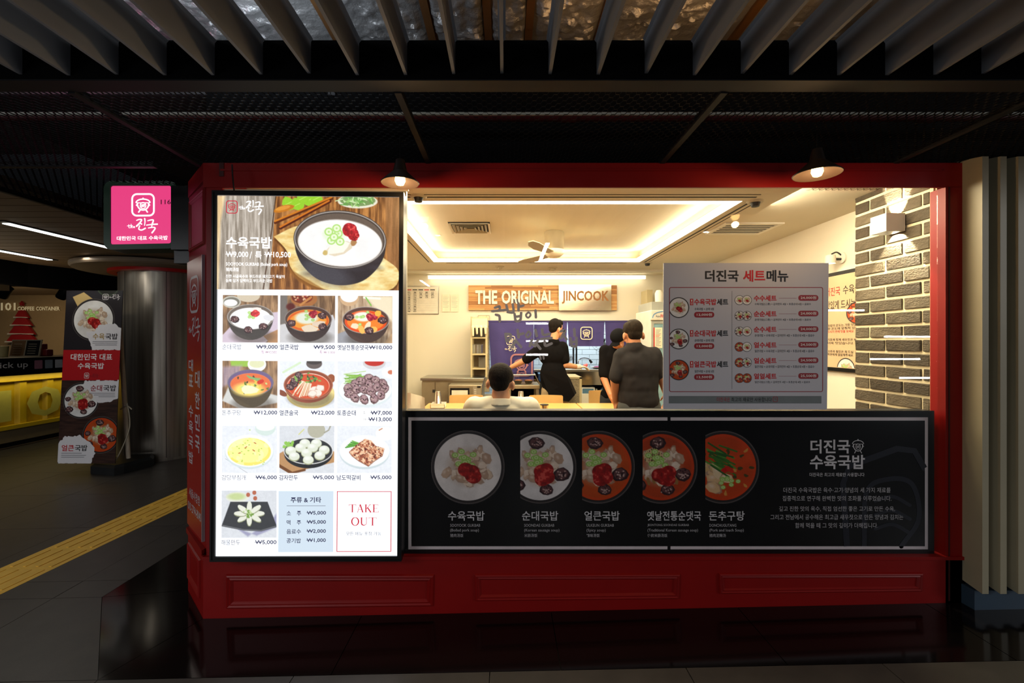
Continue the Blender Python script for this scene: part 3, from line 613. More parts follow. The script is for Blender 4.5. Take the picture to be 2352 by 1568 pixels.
def tile(k):
    cv = Cv(126, 110, (232, 234, 238), 20+k); W_, H_ = 126, 110
    grey = (226, 230, 236)
    if k in (0, 1, 2, 3):
        cv.wood((112, 84, 60), (176, 138, 100), 1, 6, sc=4) if k != 2 else cv.wood((150, 120, 92), (206, 180, 148), 1, 6, sc=4)
    else: cv.c[:] = np.array(grey)/255.; cv.grain(.03, 4)
    if k == 0:
        cv.poly([(0, 92), (20, 70), (110, 40), (126, 38), (126, 84), (96, 110), (0, 110)], (206, 190, 204), 2); cv.poly([(92, 94), (126, 78), (126, 110), (108, 110)], (176, 130, 90), 1.5); cv.ell(58, 2, 26, 14, (206, 192, 168))
        cv.ell(20, 16, 21, 14, (196, 192, 178)); cv.ell(20, 16, 18, 11, (120, 116, 104)); cv.ell(18, 18, 15, 8, (252, 252, 250))
        pot(cv, 63, 50, 53, 29, 30, (66, 60, 56), (252, 251, 250), (176, 170, 164), (110, 98, 88))
        for a, b in ((27, 56), (92, 72), (58, 80)): sausage(cv, a, b, 9.5)
        cv.blob(76, 34, 12, (240, 230, 222), .5, .5); scal(cv, 62, 48, 6, 4, 4, 2); paste(cv, 74, 44, 9, (190, 44, 50)); cv.blob(103, 52, 12, (222, 222, 226), .3, .6)
    if k == 1:
        cv.poly([(0, 66), (40, 62), (120, 44), (126, 60), (126, 110), (0, 110)], (216, 214, 216), 2); cv.poly([(0, 0), (16, 0), (18, 62), (0, 68)], (126, 118, 112), 3)
        cv.ell(54, 8, 30, 18, (176, 112, 60)); cv.ell(50, 4, 24, 14, (120, 50, 30)); [cv.blob(50+cv.r.normal()*14, 6+cv.r.normal()*6, 3.4, (160, 50, 30) if i % 2 else (230, 180, 140), .3, .6, i) for i in range(14)]; cv.line([(70, 4), (46, 22)], 5, (206, 140, 76)); cv.ell(24, 26, 10, 8, (96, 30, 24), 0, 4)
        pot(cv, 64, 54, 54, 30, 28, (62, 46, 42), (246, 156, 50), (150, 140, 134), (84, 56, 48)); cv.ring(64, 58, 44, 22, 5, (226, 86, 20), a=.8)
        cv.ell(60, 52, 26, 14, (236, 240, 222), 0, 5); cv.blob(66, 76, 20, (240, 222, 196), .5, .45); cv.blob(88, 66, 16, (236, 214, 190), .5, .5)
        for a, b in ((26, 64), (96, 46), (96, 72)): sausage(cv, a, b, 9.5)
        scal(cv, 62, 50, 8, 7, 4, 2); paste(cv, 76, 44, 8.5, (150, 24, 44))
    if k == 2:
        cv.ell(26, 4, 22, 20, (206, 170, 130)); cv.ell(26, 0, 20, 15, (244, 244, 244)); cv.poly([(60, 0), (126, 0), (126, 60), (96, 40)], (236, 222, 190), 8); cv.line([(60, 4), (96, 6)], 5, (240, 240, 226)); cv.line([(64, 4), (76, 22)], 3, (130, 190, 80))
        cv.poly([(0, 88), (20, 80), (60, 110), (0, 110)], (150, 150, 156), 2); cv.poly([(104, 110), (126, 84), (126, 110)], (196, 160, 120), 2)
        pot(cv, 64, 56, 54, 31, 28, (70, 52, 46), (244, 128, 40), (170, 160, 154), (90, 60, 50)); cv.ring(64, 60, 45, 23, 5, (222, 60, 20), a=.8)
        cv.ell(58, 48, 22, 11, (240, 238, 224), 0, 4); [cv.blob(40+i*14, 70+(i % 2)*8, 11, (240, 186, 90) if i % 2 else (238, 222, 190), .4, .6, i) for i in range(4)]
        for a, b in ((27, 49), (102, 56), (72, 80)): sausage(cv, a, b, 10)
        scal(cv, 56, 50, 6, 6, 4, 3); paste(cv, 77, 48, 10, (156, 24, 48)); cv.blob(92, 40, 7, (244, 180, 70), .3)
    if k == 3:
        cv.poly([(18, 0), (60, 0), (62, 14), (20, 12)], (150, 190, 70), 3); cv.ell(78, 8, 21, 17, (240, 240, 234)); cv.ell(78, 6, 17, 10, (220, 222, 180)); cv.poly([(0, 92), (14, 60), (110, 76), (126, 80), (126, 96), (60, 110), (40, 110)], (206, 206, 202), 3); cv.poly([(0, 14), (44, 10), (30, 50), (0, 60)], (176, 160, 190), 8, .6)
        pot(cv, 64, 50, 52, 30, 34, (78, 66, 46), (226, 110, 60), (110, 110, 130), (110, 90, 130)); cv.ell(60, 66, 34, 16, (240, 216, 110), 0, 8)
        for i in range(34): cv.blob(64+cv.r.normal()*20, 58+cv.r.normal()*8, 3.4, ((90, 120, 50), (226, 200, 80), (70, 60, 40), (196, 220, 130))[i % 4], .6, .6, i)
        cv.blob(62, 66, 20, (244, 236, 196), .4, .5); [cv.line([(56+i, 34+i), (78+i*2, 46+cv.r.normal()*2)], 2.4, (130, 176, 110)) for i in range(6)]; cv.blob(86, 48, 9, (206, 50, 30), .3, .5, -.4)
    if k == 4:
        cv.line([(8, 26), (46, 4)], 5, (206, 226, 190)); cv.line([(12, 34), (50, 18)], 3, (226, 234, 216)); cv.ell(78, 6, 18, 12, (96, 84, 80)); cv.ell(78, 1, 17, 7, (60, 52, 50))
        cv.ell(70, 76, 55, 34, (214, 190, 110)); cv.ell(70, 74, 54, 32, (232, 214, 140))
        cv.ell(6, 74, 12, 6, (130, 66, 40), .5); cv.ell(117, 40, 9, 10, (150, 78, 44))
        pot(cv, 65, 55, 56, 34, 14, (128, 62, 42), (206, 76, 34), (176, 110, 80), (140, 66, 40), .08); cv.ring(65, 56, 47, 27, 2, (236, 200, 180)); cv.ring(65, 57, 45, 25, 4, (206, 66, 26))
        for i in range(5): sausage(cv, 24+i*5+(i % 2)*3, 60-i*7, 9, .75, .4)
        for i in range(8): cv.line([(50+i*3, 46+i), (30+i*5, 78+cv.r.normal()*3)], 3, (244, 232, 206) if i % 2 else (222, 196, 160))
        for i in range(26): cv.blob(74+cv.r.normal()*14, 42+cv.r.normal()*6, 3.4, ((86, 140, 60), (130, 176, 80), (50, 90, 40))[i % 3], .6, .6, i)
        for a, b in ((80, 66), (92, 62), (86, 74), (74, 76)): cv.blob(a, b, 11, (206, 170, 150), .4, .75); cv.blob(a, b-1, 9.5, (240, 226, 214), .4, .7)
    if k == 5:
        cv.ell(84, 4, 26, 15, (206, 204, 206)); cv.ell(84, 1, 22, 10, (190, 50, 40)); cv.ell(120, 26, 18, 13, (242, 242, 244)); cv.ell(122, 25, 7, 5, (206, 120, 90))
        cv.ell(64, 68, 62, 38, (216, 226, 228)); cv.ell(64, 66, 60, 34, (240, 246, 248))
        for i in range(30): y = 30+cv.r.random()*22; cv.line([(14+cv.r.random()*20, y), (50+cv.r.random()*20, y-10+cv.r.random()*14)], 1.6, ((130, 180, 70), (96, 150, 50), (170, 206, 110))[i % 3])
        for i, (a, b) in enumerate(((72, 38), (54, 46), (88, 44), (104, 52), (40, 54), (72, 54), (24, 62), (90, 60), (108, 64), (44, 66), (28, 76), (62, 66), (76, 70), (40, 84), (62, 88), (84, 86), (100, 78))): sausage(cv, a, b, 11.5, .8, .3*i, (112, 84, 84), (162, 128, 132))
    if k == 6:
        cv.ell(98, 6, 23, 17, (206, 222, 216)); cv.ell(98, 2, 21, 10, (240, 240, 238)); cv.poly([(40, 108), (126, 50), (126, 64), (60, 110)], (226, 230, 236), 2); cv.line([(8, 76), (60, 110)], 1, (110, 110, 110), .5)
        cv.ell(62, 61, 55, 39, (206, 218, 222)); cv.ell(62, 58, 54, 37, (236, 243, 244)); cv.ell(62, 60, 49, 32, (240, 224, 110)); cv.ell(60, 57, 45, 28, (252, 244, 150)); m = cv.em(62, 60, 49, 32); cv.blend(m*(cv.noise(9) > .58), (255, 250, 190), .6)
        for i in range(26): cv.ell(60+cv.r.normal()*20, 58+cv.r.normal()*13, 1.6, 1.2, (170, 200, 80))
        for a, b, t in ((75, 40, .5), (54, 50, -.8), (72, 57, .6), (40, 63, -.2)): cv.line([(a-2, b-2*t), (a+2, b+2*t)], 1.8, (170, 60, 30))
    if k == 7:
        cv.ell(84, 10, 20, 18, (190, 188, 168)); cv.line([(102, 16), (112, 10), (116, 0)], 3, (170, 168, 150)); cv.line([(56, 8), (44, 20)], 2, (220, 220, 120)); cv.poly([(0, 64), (60, 30), (126, 60), (126, 84), (30, 108), (0, 90)], (196, 150, 104), 1.5); cv.poly([(0, 88), (30, 106), (60, 98), (60, 104), (26, 112), (0, 96)], (120, 76, 44), 1.5)
        cv.ell(66, 64, 55, 34, (40, 42, 46)); cv.ell(66, 58, 56, 31, (236, 236, 234)); cv.ell(66, 58, 54, 29, (52, 54, 58)); [cv.blob(22+cv.r.normal()*5, 44+cv.r.normal()*5, 4, (150, 206, 90), .6) for i in range(7)]
        for a, b in ((58, 40), (84, 40), (48, 50), (76, 50), (102, 55), (26, 57), (62, 62), (92, 68), (34, 70), (66, 78)): cv.ell(a, b+2, 12.5, 10, (176, 180, 140)); cv.ell(a, b, 12, 9.5, (232, 238, 220)); cv.ell(a-2, b-3, 7, 4.5, (250, 252, 246), 0, 4)
    if k == 8:
        cv.ell(110, 18, 22, 16, (240, 244, 242)); cv.line([(96, 10), (103, 6)], 2, (190, 110, 60)); cv.ell(63, 62, 57, 38, (198, 210, 214)); cv.ell(63, 58, 57, 37, (236, 242, 244)); cv.ell(64, 60, 50, 31, (250, 252, 252))
        for i in range(6): cv.line([(20+i*3, 50-i*3), (42+i*2, 46-i)], 3, (110, 176, 70) if i % 2 else (70, 140, 50))
        pts = [(28, 60), (44, 44), (64, 30), (78, 34), (88, 46), (108, 52), (104, 68), (86, 80), (72, 92), (50, 80), (34, 68)]; cv.poly([(x, y+2) for x, y in pts], (120, 70, 50), 2); cv.poly(pts, (206, 140, 104), 2)
        m = cv.pm(pts); n = cv.noise(4); cv.blend(m*(n > .56), (240, 200, 164)); cv.blend(m*(n < .4), (150, 80, 58)); cv.blend(m*(cv.noise(3) < .34), (90, 44, 40))
    if k == 9:
        cv.ell(36, 16, 26, 12, (236, 238, 228)); cv.ell(34, 14, 20, 8, (206, 222, 160), 0, 5)
        for a, b in ((60, 10), (74, 5), (76, 18)): cv.ell(a, b, 4.5, 5, (190, 110, 84))
        cv.poly([(30, 84), (60, 106), (80, 90), (120, 60), (126, 50), (126, 84), (80, 104)], (166, 166, 196), 4)
        cv.poly([(0, 82), (20, 26), (104, 26), (126, 84), (90, 94), (50, 92)], (64, 66, 70), 1.5); cv.line([(2, 80), (50, 90), (90, 92), (124, 82)], 2, (120, 122, 126))
        for i in range(8):
            t = i*PI/4; ex, ey = 63+34*math.cos(t), 54+24*math.sin(t)-2; mx, my = 63+20*math.cos(t), 53+14*math.sin(t); cv.blob(mx, my+1.5, 15, (150, 156, 120), .1, .42, math.atan2(ey-53, ex-63), 12); cv.blob(mx, my, 14.5, (238, 240, 226), .1, .4, math.atan2(ey-53, ex-63), 12)
        [cv.blob(63+cv.r.normal()*5, 53+cv.r.normal()*4, 2.4, (120, 160, 70) if i % 2 else (200, 220, 160), .6) for i in range(22)]
    if k not in (1, 7, 9): cv.c = np.clip(cv.c*1.05+.02, 0, 1)
    cv.grain(.015); return cv

# ------------------------------------------------------------------ ink colours
INKW = mat('ink_white', rgb(236, 232, 230), .5); INKG = mat('ink_grey', rgb(196, 192, 194), .5); INKK = mat('ink_black', rgb(16, 14, 16), .5)
INKR = mat('ink_red', rgb(190, 20, 28), .5); INKDR = mat('ink_dark_red', rgb(150, 24, 36), .5); INKPAPER = mat('ink_paper', rgb(222, 222, 228), .5)
GLOW = mat('glow_white', rgb(250, 252, 255), .5, emis=1.25, ecol=rgb(246, 251, 255), var=0)
GLW = mat('glow_lettering', (1, 1, 1), .5, emis=1.1, ecol=(1, 1, 1), var=0); NAVY = mat('ink_navy', rgb(20, 20, 46), .6)
def glow(name, c, e=1.0): return mat(name, (.02, .02, .02), .5, emis=e, ecol=rgb(*c), var=0)
GNAVY = glow('glow_navy', (44, 46, 84)); GGREY = glow('glow_grey', (110, 112, 130)); GPALE = glow('glow_pale', (190, 196, 226)); GRED = glow('glow_red', (206, 40, 62)); GMAG = glow('glow_plum', (150, 70, 120)); GBLUE = glow('glow_pale_blue', (216, 232, 246))
GBRN = glow('glow_brown', (96, 78, 66)); LIT = printmat('lit_print', 1.0); PRN = printmat('matt_print', 0)

# ------------------------------------------------------------------ backlit menu
k = 2.45/F; u = Vector((k*.999, k*.016, -k*.005)); v = Vector((k*.006, 0, k)); nn = u.cross(v).normalized(); o = P(492, 440, 2.45)-u*492+v*440
lp = Plane(o, u, v, nn); lb = empty('menu_lightbox', label='tall backlit menu board with dish photos in a black frame', cat='sign')
def fr(pl, x0, y0, x1, y1, w, dep, back):
    mb = MB()
    for a, b, c, d in ((x0, y0, x1, y0+w), (x0, y1-w, x1, y1), (x0, y0+w, x0+w, y1-w), (x1-w, y0+w, x1, y1-w)):
        mb.prism([pl.pt(a, b), pl.pt(c, b), pl.pt(c, d), pl.pt(a, d)], pl.n*dep, pl.n*back)
    return mb
fr(lp, 490, 439, 926, 1287, 9.5, .006, -.085).build('frame', BLACKM, lb)
fr(lp, 489, 438, 927, 1288, 4, .011, -.02).build('front_rim', BLACKM, lb)
MB().prism([lp.pt(498, 447), lp.pt(918, 447), lp.pt(918, 1279), lp.pt(498, 1279)], lp.n*-.004, lp.n*-.05).build('light_panel', GLOW, lb)
hero().mesh('dish_photo', lp, 499, 449, 917, 664, LIT, lb, .0)
ti = Ink(lp)
emblem(ti, 519, 460, 546, 490, GRED, 0); brush(ti, 549, 460, 606, 491, GLW, 1)
ti.text('수육국밥', 520, 543, 624, 570, GLW, .022, 1); ti.text('₩9,000', 520, 577, 571, 592, GLW, .014, 1); ti.text('/', 574, 577, 579, 593, GLW, .01, 1); ti.text('특', 587, 576, 601, 594, GLW, .014, 1); ti.text('₩10,500', 608, 577, 668, 592, GLW, .014, 1); ti.text('SOOYOOK GUKBAB (Boiled pork soup)', 520, 602, 660, 612, GLW, .01, 1)
ti.text('猪肉汤饭', 520, 614, 550, 623, GLW, .01, 1); ti.text('진한 사골육수와 부드러운 돼지고기 목살이', 520, 630, 654, 638, GLW, .012, 1); ti.text('듬뿍 담겨 담백하고 부드러운 국밥', 520, 640, 626, 648, GLW, .012, 1)
tx = (513, 644, 776); ty = (677, 828, 977, 1126)
names = [[('순대국밥', '₩9,000', GGREY), ('얼큰국밥', '₩9,500', GNAVY), ('옛날전통순댓국', '₩10,000', GNAVY)], [('돈추구탕', '₩12,000', GGREY), ('얼큰술국', '₩22,000', GNAVY), ('토종순대', '₩7,000', GNAVY)], [('감당부침개', '₩6,000', GGREY), ('감자만두', '₩5,000', GNAVY), ('남도떡갈비', '₩5,000', GNAVY)], [('해물만두', '₩5,000', GGREY)]]
sub = {(0, 1): ('ULKEUN GUKBAB', '(Spicy soup)', '辣味汤饭'), (0, 2): ('JEONTONG SOONDAE GUKBAB', '(Traditional Korean sausage soup)', '傳統米肠汤饭'), (1, 1): ('ULKEUN SOOLGUK', '(Spicy hangover stew)', '辣味解酒汤'), (1, 2): ('TOJONG SOONDAE', '(Korean traditional sausage)', '传统米肠'), (2, 1): ('GAMJA MANDU', '(Potato skinned dumpling)', '土豆煎饺子'), (2, 2): ('NAMDO TTEOK GALBI', '(Grilled short rib patties)', '牛肉饼')}
kk = 0
for r in range(4):
    for c in range(3):
        if r == 3 and c > 0: continue
        tile(kk).mesh('dish_photo', lp, tx[c], ty[r], tx[c]+126, ty[r]+109, LIT, lb, .0); kk += 1
        nm, pr, m = names[r][c]; y = ty[r]+113; w = {4: 43, 5: 55, 7: 71}[len(nm)]
        ti.text(nm, tx[c], y, tx[c]+w, y+12.5, m, .014 if m is GNAVY else .002); ti.text(pr, tx[c]+126-{6: 49, 7: 54}[len(pr)], y+1, tx[c]+126, y+12, GNAVY, .018)
        for i, t in enumerate(sub.get((r, c), ())): ti.text(t, tx[c], y+17+i*5.6, None, y+20.6+i*5.6, GPALE, 0)
[(ti.text('특', x, 804, x+6, 812, GMAG, .005), ti.text(p_, x+9, 805, x+35, 811.5, GMAG, .005)) for x, p_ in ((602, '₩10,500'), (735, '₩11,000'))]; ti.text('₩13,000', 848, 957, 902, 968, GNAVY, .018); ti.text('소', 836, 943, 841, 949, GBRN); ti.text('대', 838, 959, 843, 965, GBRN)
ti.rect(643, 1127, 769, 1268, GBLUE); ti.text('주류 & 기타', 671, 1141, 741, 1154, GNAVY, .02, 1); ti.rect(662, 1160.5, 751, 1161.5, GGREY, 1)
for i, (a, b) in enumerate((('소    주', '₩5,000'), ('맥    주', '₩5,000'), ('음료수', '₩2,000'), ('공기밥', '₩1,000'))):
    y = 1173+i*21; ti.text(a, 662, y, 695, y+11, GNAVY, .01, 1); ti.text(b, 708, y, 752, y+10, GNAVY, .018, 1)
ti.line([(777.5, 1128.5), (901.5, 1128.5), (901.5, 1266.5), (777.5, 1266.5)], 2.4, GRED, 0, True)
def serif(ink, ch, x, y, w, h, m, lv=0):
    a, b = w*.17, w*.07
    def V(t, x0=0, s0=0, s1=1): ink.rect(x+x0-t/2, y+h*s0, x+x0+t/2, y+h*s1, m, lv)
    def S(xc, yy, l): ink.rect(x+xc-l/2, y+yy-h*.02, x+xc+l/2, y+yy+h*.02, m, lv)
    if ch == 'T': V(a, w/2); S(w/2, h*.98, w*.45); ink.rect(x, y, x+w, y+h*.05, m, lv); ink.rect(x, y, x+w*.05, y+h*.22, m, lv); ink.rect(x+w*.95, y, x+w, y+h*.22, m, lv)
    if ch == 'A': ink.line([(x+w*.48, y), (x+w*.85, y+h)], a, m, lv, caps=False); ink.line([(x+w*.48, y), (x+w*.14, y+h)], b, m, lv, caps=False); ink.rect(x+w*.27, y+h*.62, x+w*.7, y+h*.67, m, lv); S(w*.13, h*.98, w*.3); S(w*.86, h*.98, w*.32)
    if ch == 'K': V(a, w*.2); S(w*.2, h*.02, w*.38); S(w*.2, h*.98, w*.38); ink.line([(x+w*.8, y), (x+w*.25, y+h*.58)], b, m, lv, caps=False); ink.line([(x+w*.42, y+h*.4), (x+w*.88, y+h)], a, m, lv, caps=False); S(w*.8, h*.02, w*.3); S(w*.88, h*.98, w*.3)
    if ch == 'E': V(a, w*.22); [ink.rect(x+w*.02, y+h*t, x+w*(.85 if t else .8), y+h*(t+.05), m, lv) for t in (0, .95)]; ink.rect(x+w*.2, y+h*.47, x+w*.62, y+h*.52, m, lv); ink.rect(x+w*.76, y, x+w*.81, y+h*.2, m, lv); ink.rect(x+w*.83, y+h*.78, x+w*.88, y+h, m, lv); ink.rect(x+w*.6, y+h*.38, x+w*.64, y+h*.6, m, lv)
    if ch == 'O':
        pts = [(x+w/2+w*.43*math.cos(t), y+h/2+h*.48*math.sin(t)) for t in np.linspace(0, 2*PI, 33)[:-1]]; ink.line(pts, [b+(a-b)*abs(math.cos(t)) for t in np.linspace(0, 2*PI, 33)[:-1]], m, lv, True)
    if ch == 'U':
        V(a, w*.2, 0, .7); V(b, w*.84, 0, .7); ink.line([(x+w*.2, y+h*.68), (x+w*.26, y+h*.88), (x+w*.5, y+h*.96), (x+w*.76, y+h*.88), (x+w*.84, y+h*.68)], [a, a, b*1.6, b, b], m, lv, caps=False); S(w*.2, h*.02, w*.38); S(w*.84, h*.02, w*.3)
for i, c in enumerate('TAKE'): serif(ti, c, 804+i*18, 1158, 17, 18.5, GRED)
for i, c in enumerate('OUT'): serif(ti, c, 810+i*20, 1188, 18, 19, GRED)
ti.text('모든 메뉴 포장 가능', 798, 1221, 879, 1230, GGREY, .005)
ti.flush(lb)
cb_ = MB().tube([P(533, 378, 2.45), P(534, 400, 2.43), P(538, 440, 2.44)], .004); cb_.build('power_cable', BLACKM, lb)

# ------------------------------------------------------------------ black printed panel under the window
YP = 2.575; pp = face_plane(YP); bp_ = empty('printed_panel', label='long black panel with soup photos under the window', cat='sign')
def scr(c): return (c*YP/YG if False else c)
PB = mat('panel_black', rgb(17, 18, 20), .22, var=.1, scale=8)
MB().bb(P(929, 0, YP).x, P(2146, 0, YP).x, YP, YG, P(0, 1278, YP).z, P(0, 943, YP).z).build('board', PB, bp_)
bi = Ink(pp)
LG = mat('panel_line', rgb(200, 190, 192), .5)
for x0, x1, L_ in ((938, 1533, 1), (1540, 2131, 0)):
    bi.rect(x0, 958, x1, 965.5, LG); bi.rect(x0, 1254, x1, 1261, LG)
bi.rect(938, 958, 945, 1261, LG); bi.rect(2124, 958, 2131, 1261, LG)
for cx, x0, kd in ((1074, 985, 'w'), (1238, 1195, 's'), (1374, 1337, 'o'), (1514, 1476, 't'), (1658, 1620, 'd')):
    x1 = {1074: 1162, 1238: 1324, 1374: 1458, 1514: 1602, 1658: 1744}[cx]
    if kd == 'w': cx, rr = 1074, 84
    else: cx, rr = x1-84, 83
    cv = Cv(x1-x0, 172, (17, 18, 20), 5); topbowl(cv, cx-x0, 86, rr, kd); cv.c *= np.array([.9, .87, .87]); cv.grain(.02); cv.mesh('dish_photo', pp, x0, 986, x1, 1158, PRN, bp_, .0006, cv.em(cx-x0, 86, rr+1, rr+1) > .5)
for x, w, n_, a, b, c in ((1029, 84, '수육국밥', 'SOOYOOK GUKBAB', '(Boiled pork soup)', '猪肉汤饭'), (1199, 83, '순대국밥', 'SOONDAE GUKBAB', '(Korean sausage soup)', '米肠汤饭'), (1342, 81, '얼큰국밥', 'ULKEUN GUKBAB', '(Spicy soup)', '辣味汤饭'), (1486, 124, '옛날전통순댓국', 'JEONTONG SOONDAE GUKBAB', '(Traditional Korean sasuage soup)', '傳統米肠汤饭'), (1628, 82, '돈추구탕', 'DONCHUGUTANG', '(Pork and loach Soup)', '猪肉泥鳅汤')):
    bi.text(n_, x, 1173, x+w, 1195, INKG, .012, 1)
    wa = {'SOOYOOK GUKBAB': 69, 'SOONDAE GUKBAB': 69, 'ULKEUN GUKBAB': 63, 'JEONTONG SOONDAE GUKBAB': 95, 'DONCHUGUTANG': 62}[a]; wb = {'SOOYOOK GUKBAB': 66, 'SOONDAE GUKBAB': 81, 'ULKEUN GUKBAB': 44, 'JEONTONG SOONDAE GUKBAB': 116, 'DONCHUGUTANG': 79}[a]
    xo = x+(5 if w < 100 and x != 1628 else 1); LGt = mat('panel_text', rgb(168, 164, 166), .5)
    bi.text(a, xo, 1202.5, xo+wa, 1209, LGt, .004, 1); bi.text(b, xo, 1213.5, xo+wb, 1222, LGt, .004, 1); bi.text(c, xo, 1225, xo+7.6*len(c), 1233, LGt, .004, 1)
bi.text('더진국', 1861, 1009, 1952, 1041, INKG, .022, 1); emblem(bi, 1957, 1008, 1984, 1040, INKG, 0, False); bi.text('수육국밥', 1860, 1044, 1986, 1077, INKG, .022, 1)
bi.text('더진국은 최고의 재료만 사용합니다', 1859, 1085, 1985, 1094, INKG, .004, 1)
for t, x0, x1, y in (('더진국 수육국밥은 육수·고기·양념의 세 가지 재료를', 1799, 2045, 1119), ('집중적으로 연구해 완벽한 맛의 조화를 이루었습니다.', 1797, 2047, 1138), ('깊고 진한 맛의 육수, 직접 엄선한 좋은 고기로 만든 수육,', 1789, 2055, 1162), ('그리고 전남에서 공수해온 최고급 새우젓으로 만든 양념과 김치는', 1769, 2074, 1181), ('함께 먹을 때 그 맛의 깊이가 더해집니다.', 1826, 2016, 1200)):
    bi.text(t, x0, y, x1, y+12, LGt, .004, 1)
WM = mat('panel_watermark', rgb(30, 32, 40), .3); bi.line(rrect(1945, 1035, 2150, 1262, 50)[:0] or [(1945, 1254), (1936, 1110), (1950, 1070), (2060, 1030), (2100, 1035), (2123, 1075)], 14, WM); bi.line(curve_pts([(1985, 1254), (1990, 1130), (2040, 1100), (2095, 1112), (2110, 1190), (2070, 1254)]), 11, WM)
[bi.line(curve_pts([(2010, 1150+i*32), (2050, 1140+i*32), (2090, 1160+i*32)]), 8, WM) for i in range(3)]
bi.flush(bp_)
# set menu on the glass
YS = YG-.004; sp_ = face_plane(YS); sm = empty('set_menu_poster', label='white square set menu poster fixed to the right of the window', cat='poster')
MB().prism([sp_.pt(1524, 604), sp_.pt(1903, 604), sp_.pt(1899, 940), sp_.pt(1523, 939)], (0, -.002, 0), (0, .003, 0)).build('sheet', mat('poster_paper', rgb(196, 196, 204), .42, var=.02, scale=2), sm)
si = Ink(Plane(sp_.o+Vector((0, -.002, 0)), sp_.u, sp_.v, sp_.n), .0006)
si.text('더진국', 1619, 620, 1696, 647, INKK, .028); si.text('세트', 1706, 620, 1757, 647, INKR, .028); si.text('메뉴', 1760, 620, 1810, 647, INKK, .028)
si.rring(1537.5, 660, 1889, 899, 4, 1.6, INKDR); si.rect(1680.4, 668, 1681.2, 893, mat('ink_mid_grey', rgb(130, 130, 136), .5))
for y, n_, b, p_, kd in ((706, '수육국밥', '수육국밥 + 순대 5점', '12,000원', 'w'), (778, '순대국밥', '순대국밥 + 순대 5점', '12,000원', 's'), (849, '얼큰국밥', '얼큰국밥 + 순대 5점', '12,500원', 'o')):
    y -= 0; cv = Cv(90, 98, (196, 196, 204), 3); topbowl(cv, 41, 49, 47, kd); M_ = (cv.em(41, 49, 48, 48) > .5)
    cv.mesh('dish_photo', si.pl, 1538, y-24.5, 1583, y+24.5, PRN, sm, .0004, M_)
    yy = y-13; si.rfill(1584.5, yy-7, 1592, yy+8, 1, INKR); si.text('1', 1587, yy-5, 1589.5, yy-.5, INKW, .01, 1); si.text('인', 1586, yy+1, 1590.5, yy+6.5, INKW, .01, 1)
    si.text(n_, 1594, yy-7, 1645, yy+7.5, INKR, .03, 0); si.text('세트', 1646, yy-7, 1672, yy+7.5, INKK, .03); si.text(b, 1595, y+.5, 1639, y+6.5, INKK, .008)
    si.rfill(1594, y+10, 1640, y+23, 6, INKDR); si.text(p_, 1600, y+13, 1635, y+20, INKW, .012, 1)
for i, (n_, p_, b, k1, k2) in enumerate((('수수세트', '24,000원', '수육국밥(2그릇) + 감자만두 4알 + 토종순대 4점 + 음료수', 'w', 'w'), ('순순세트', '24,000원', '순대국밥(2그릇) + 감자만두 4알 + 토종순대 4점 + 음료수', 's', 's'), ('순수세트', '24,000원', '순대국밥 + 수육국밥 + 감자만두 4알 + 토종순대 4점 + 음료수', 's', 'w'), ('얼수세트', '24,500원', '얼큰국밥 + 수육국밥 + 감자만두 4알 + 토종순대 4점 + 음료수', 'o', 'w'), ('얼순세트', '24,500원', '얼큰국밥 + 순대국밥 + 감자만두 4알 + 토종순대 4점 + 음료수', 'o', 's'), ('얼얼세트', '25,500원', '얼큰국밥(2그릇) + 감자만두 4알 + 토종순대 4점 + 음료수', 'o', 'o'))):
    y = 689+i*35.8
    for q, (kd, dx) in enumerate(((k1, 0), (k2, 17))):
        cv = Cv(48, 48, (196, 196, 204), 3); topbowl(cv, 23.5, 23.5, 23.5, kd); cv.mesh('dish_photo', si.pl, 1687+dx, y-11, 1709+dx, y+11, PRN, sm, .0004+.0004*q, cv.em(23.5, 23.5, 24, 24) > .5)
    si.text(n_, 1731, y-11, 1783, y+2.5, INKR, .03); si.line([(1788, y-4.5), (1829, y-4.5)], .5, INKDR, caps=False); si.rfill(1833, y-11.5, 1879, y+1.5, 6, INKDR); si.text(p_, 1838, y-9, 1874, y-1.5, INKW, .012, 1)
    si.text(b, 1733, y+6.5, {'수': 1862, '순': 1862, '얼': 1860}[b[0]] if '2그릇' in b else 1870, y+12.5, INKK, .004)
si.rect(1536, 909, 1886, 926, mat('ink_slate', rgb(112, 120, 122), .5)); si.text('더진국은', 1646, 912, 1676, 922, INKDR, .008, 1); si.text('최고의 재료만 사용합니다', 1679, 912, 1772, 922, INKK, .008, 1); si.rring(1775, 911, 1785, 922, 2, 1, INKDR, 1)
si.line([(1778, 914), (1782, 914), (1779, 917), (1783, 918)], .9, INKDR, 1)
si.flush(sm)
# hand-painted grey words on the glass
wl = empty('window_lettering', label='grey handwritten words painted across the window glass', cat='lettering')
wi = Ink(Plane(P(0, 0, YG-.002)*1.0, (YG/F, 0, 0), (0, 0, YG/F), (0, -1, 0)), .0004); wi.pl.o = P(0, 0, YG-.002); GY = mat('grey_vinyl', rgb(214, 204, 198), .6)
def hw(c, w=6): wi.line(curve_pts(c, 5) if len(c) > 2 else c, w, GY)
hw([(1136, 706), (1146, 703), (1147, 709)]) ; hw([(1130, 714), (1160, 711)]); hw([(1138, 722), (1146, 725), (1147, 737)])          # 국
hw([(1162, 700), (1166, 716)]); hw([(1177, 698), (1178, 716), (1165, 716)]); hw([(1190, 696), (1190, 712)]); hw([(1190, 704), (1201, 701)]); hw([(1181, 720), (1184, 736), (1194, 734), (1196, 718)]); hw([(1182, 727), (1194, 725)])   # 밥
hw([(1213, 716), (1207, 723), (1212, 729), (1218, 722), (1213, 716)], 4.5); hw([(1229, 712), (1230, 728)])      # 이
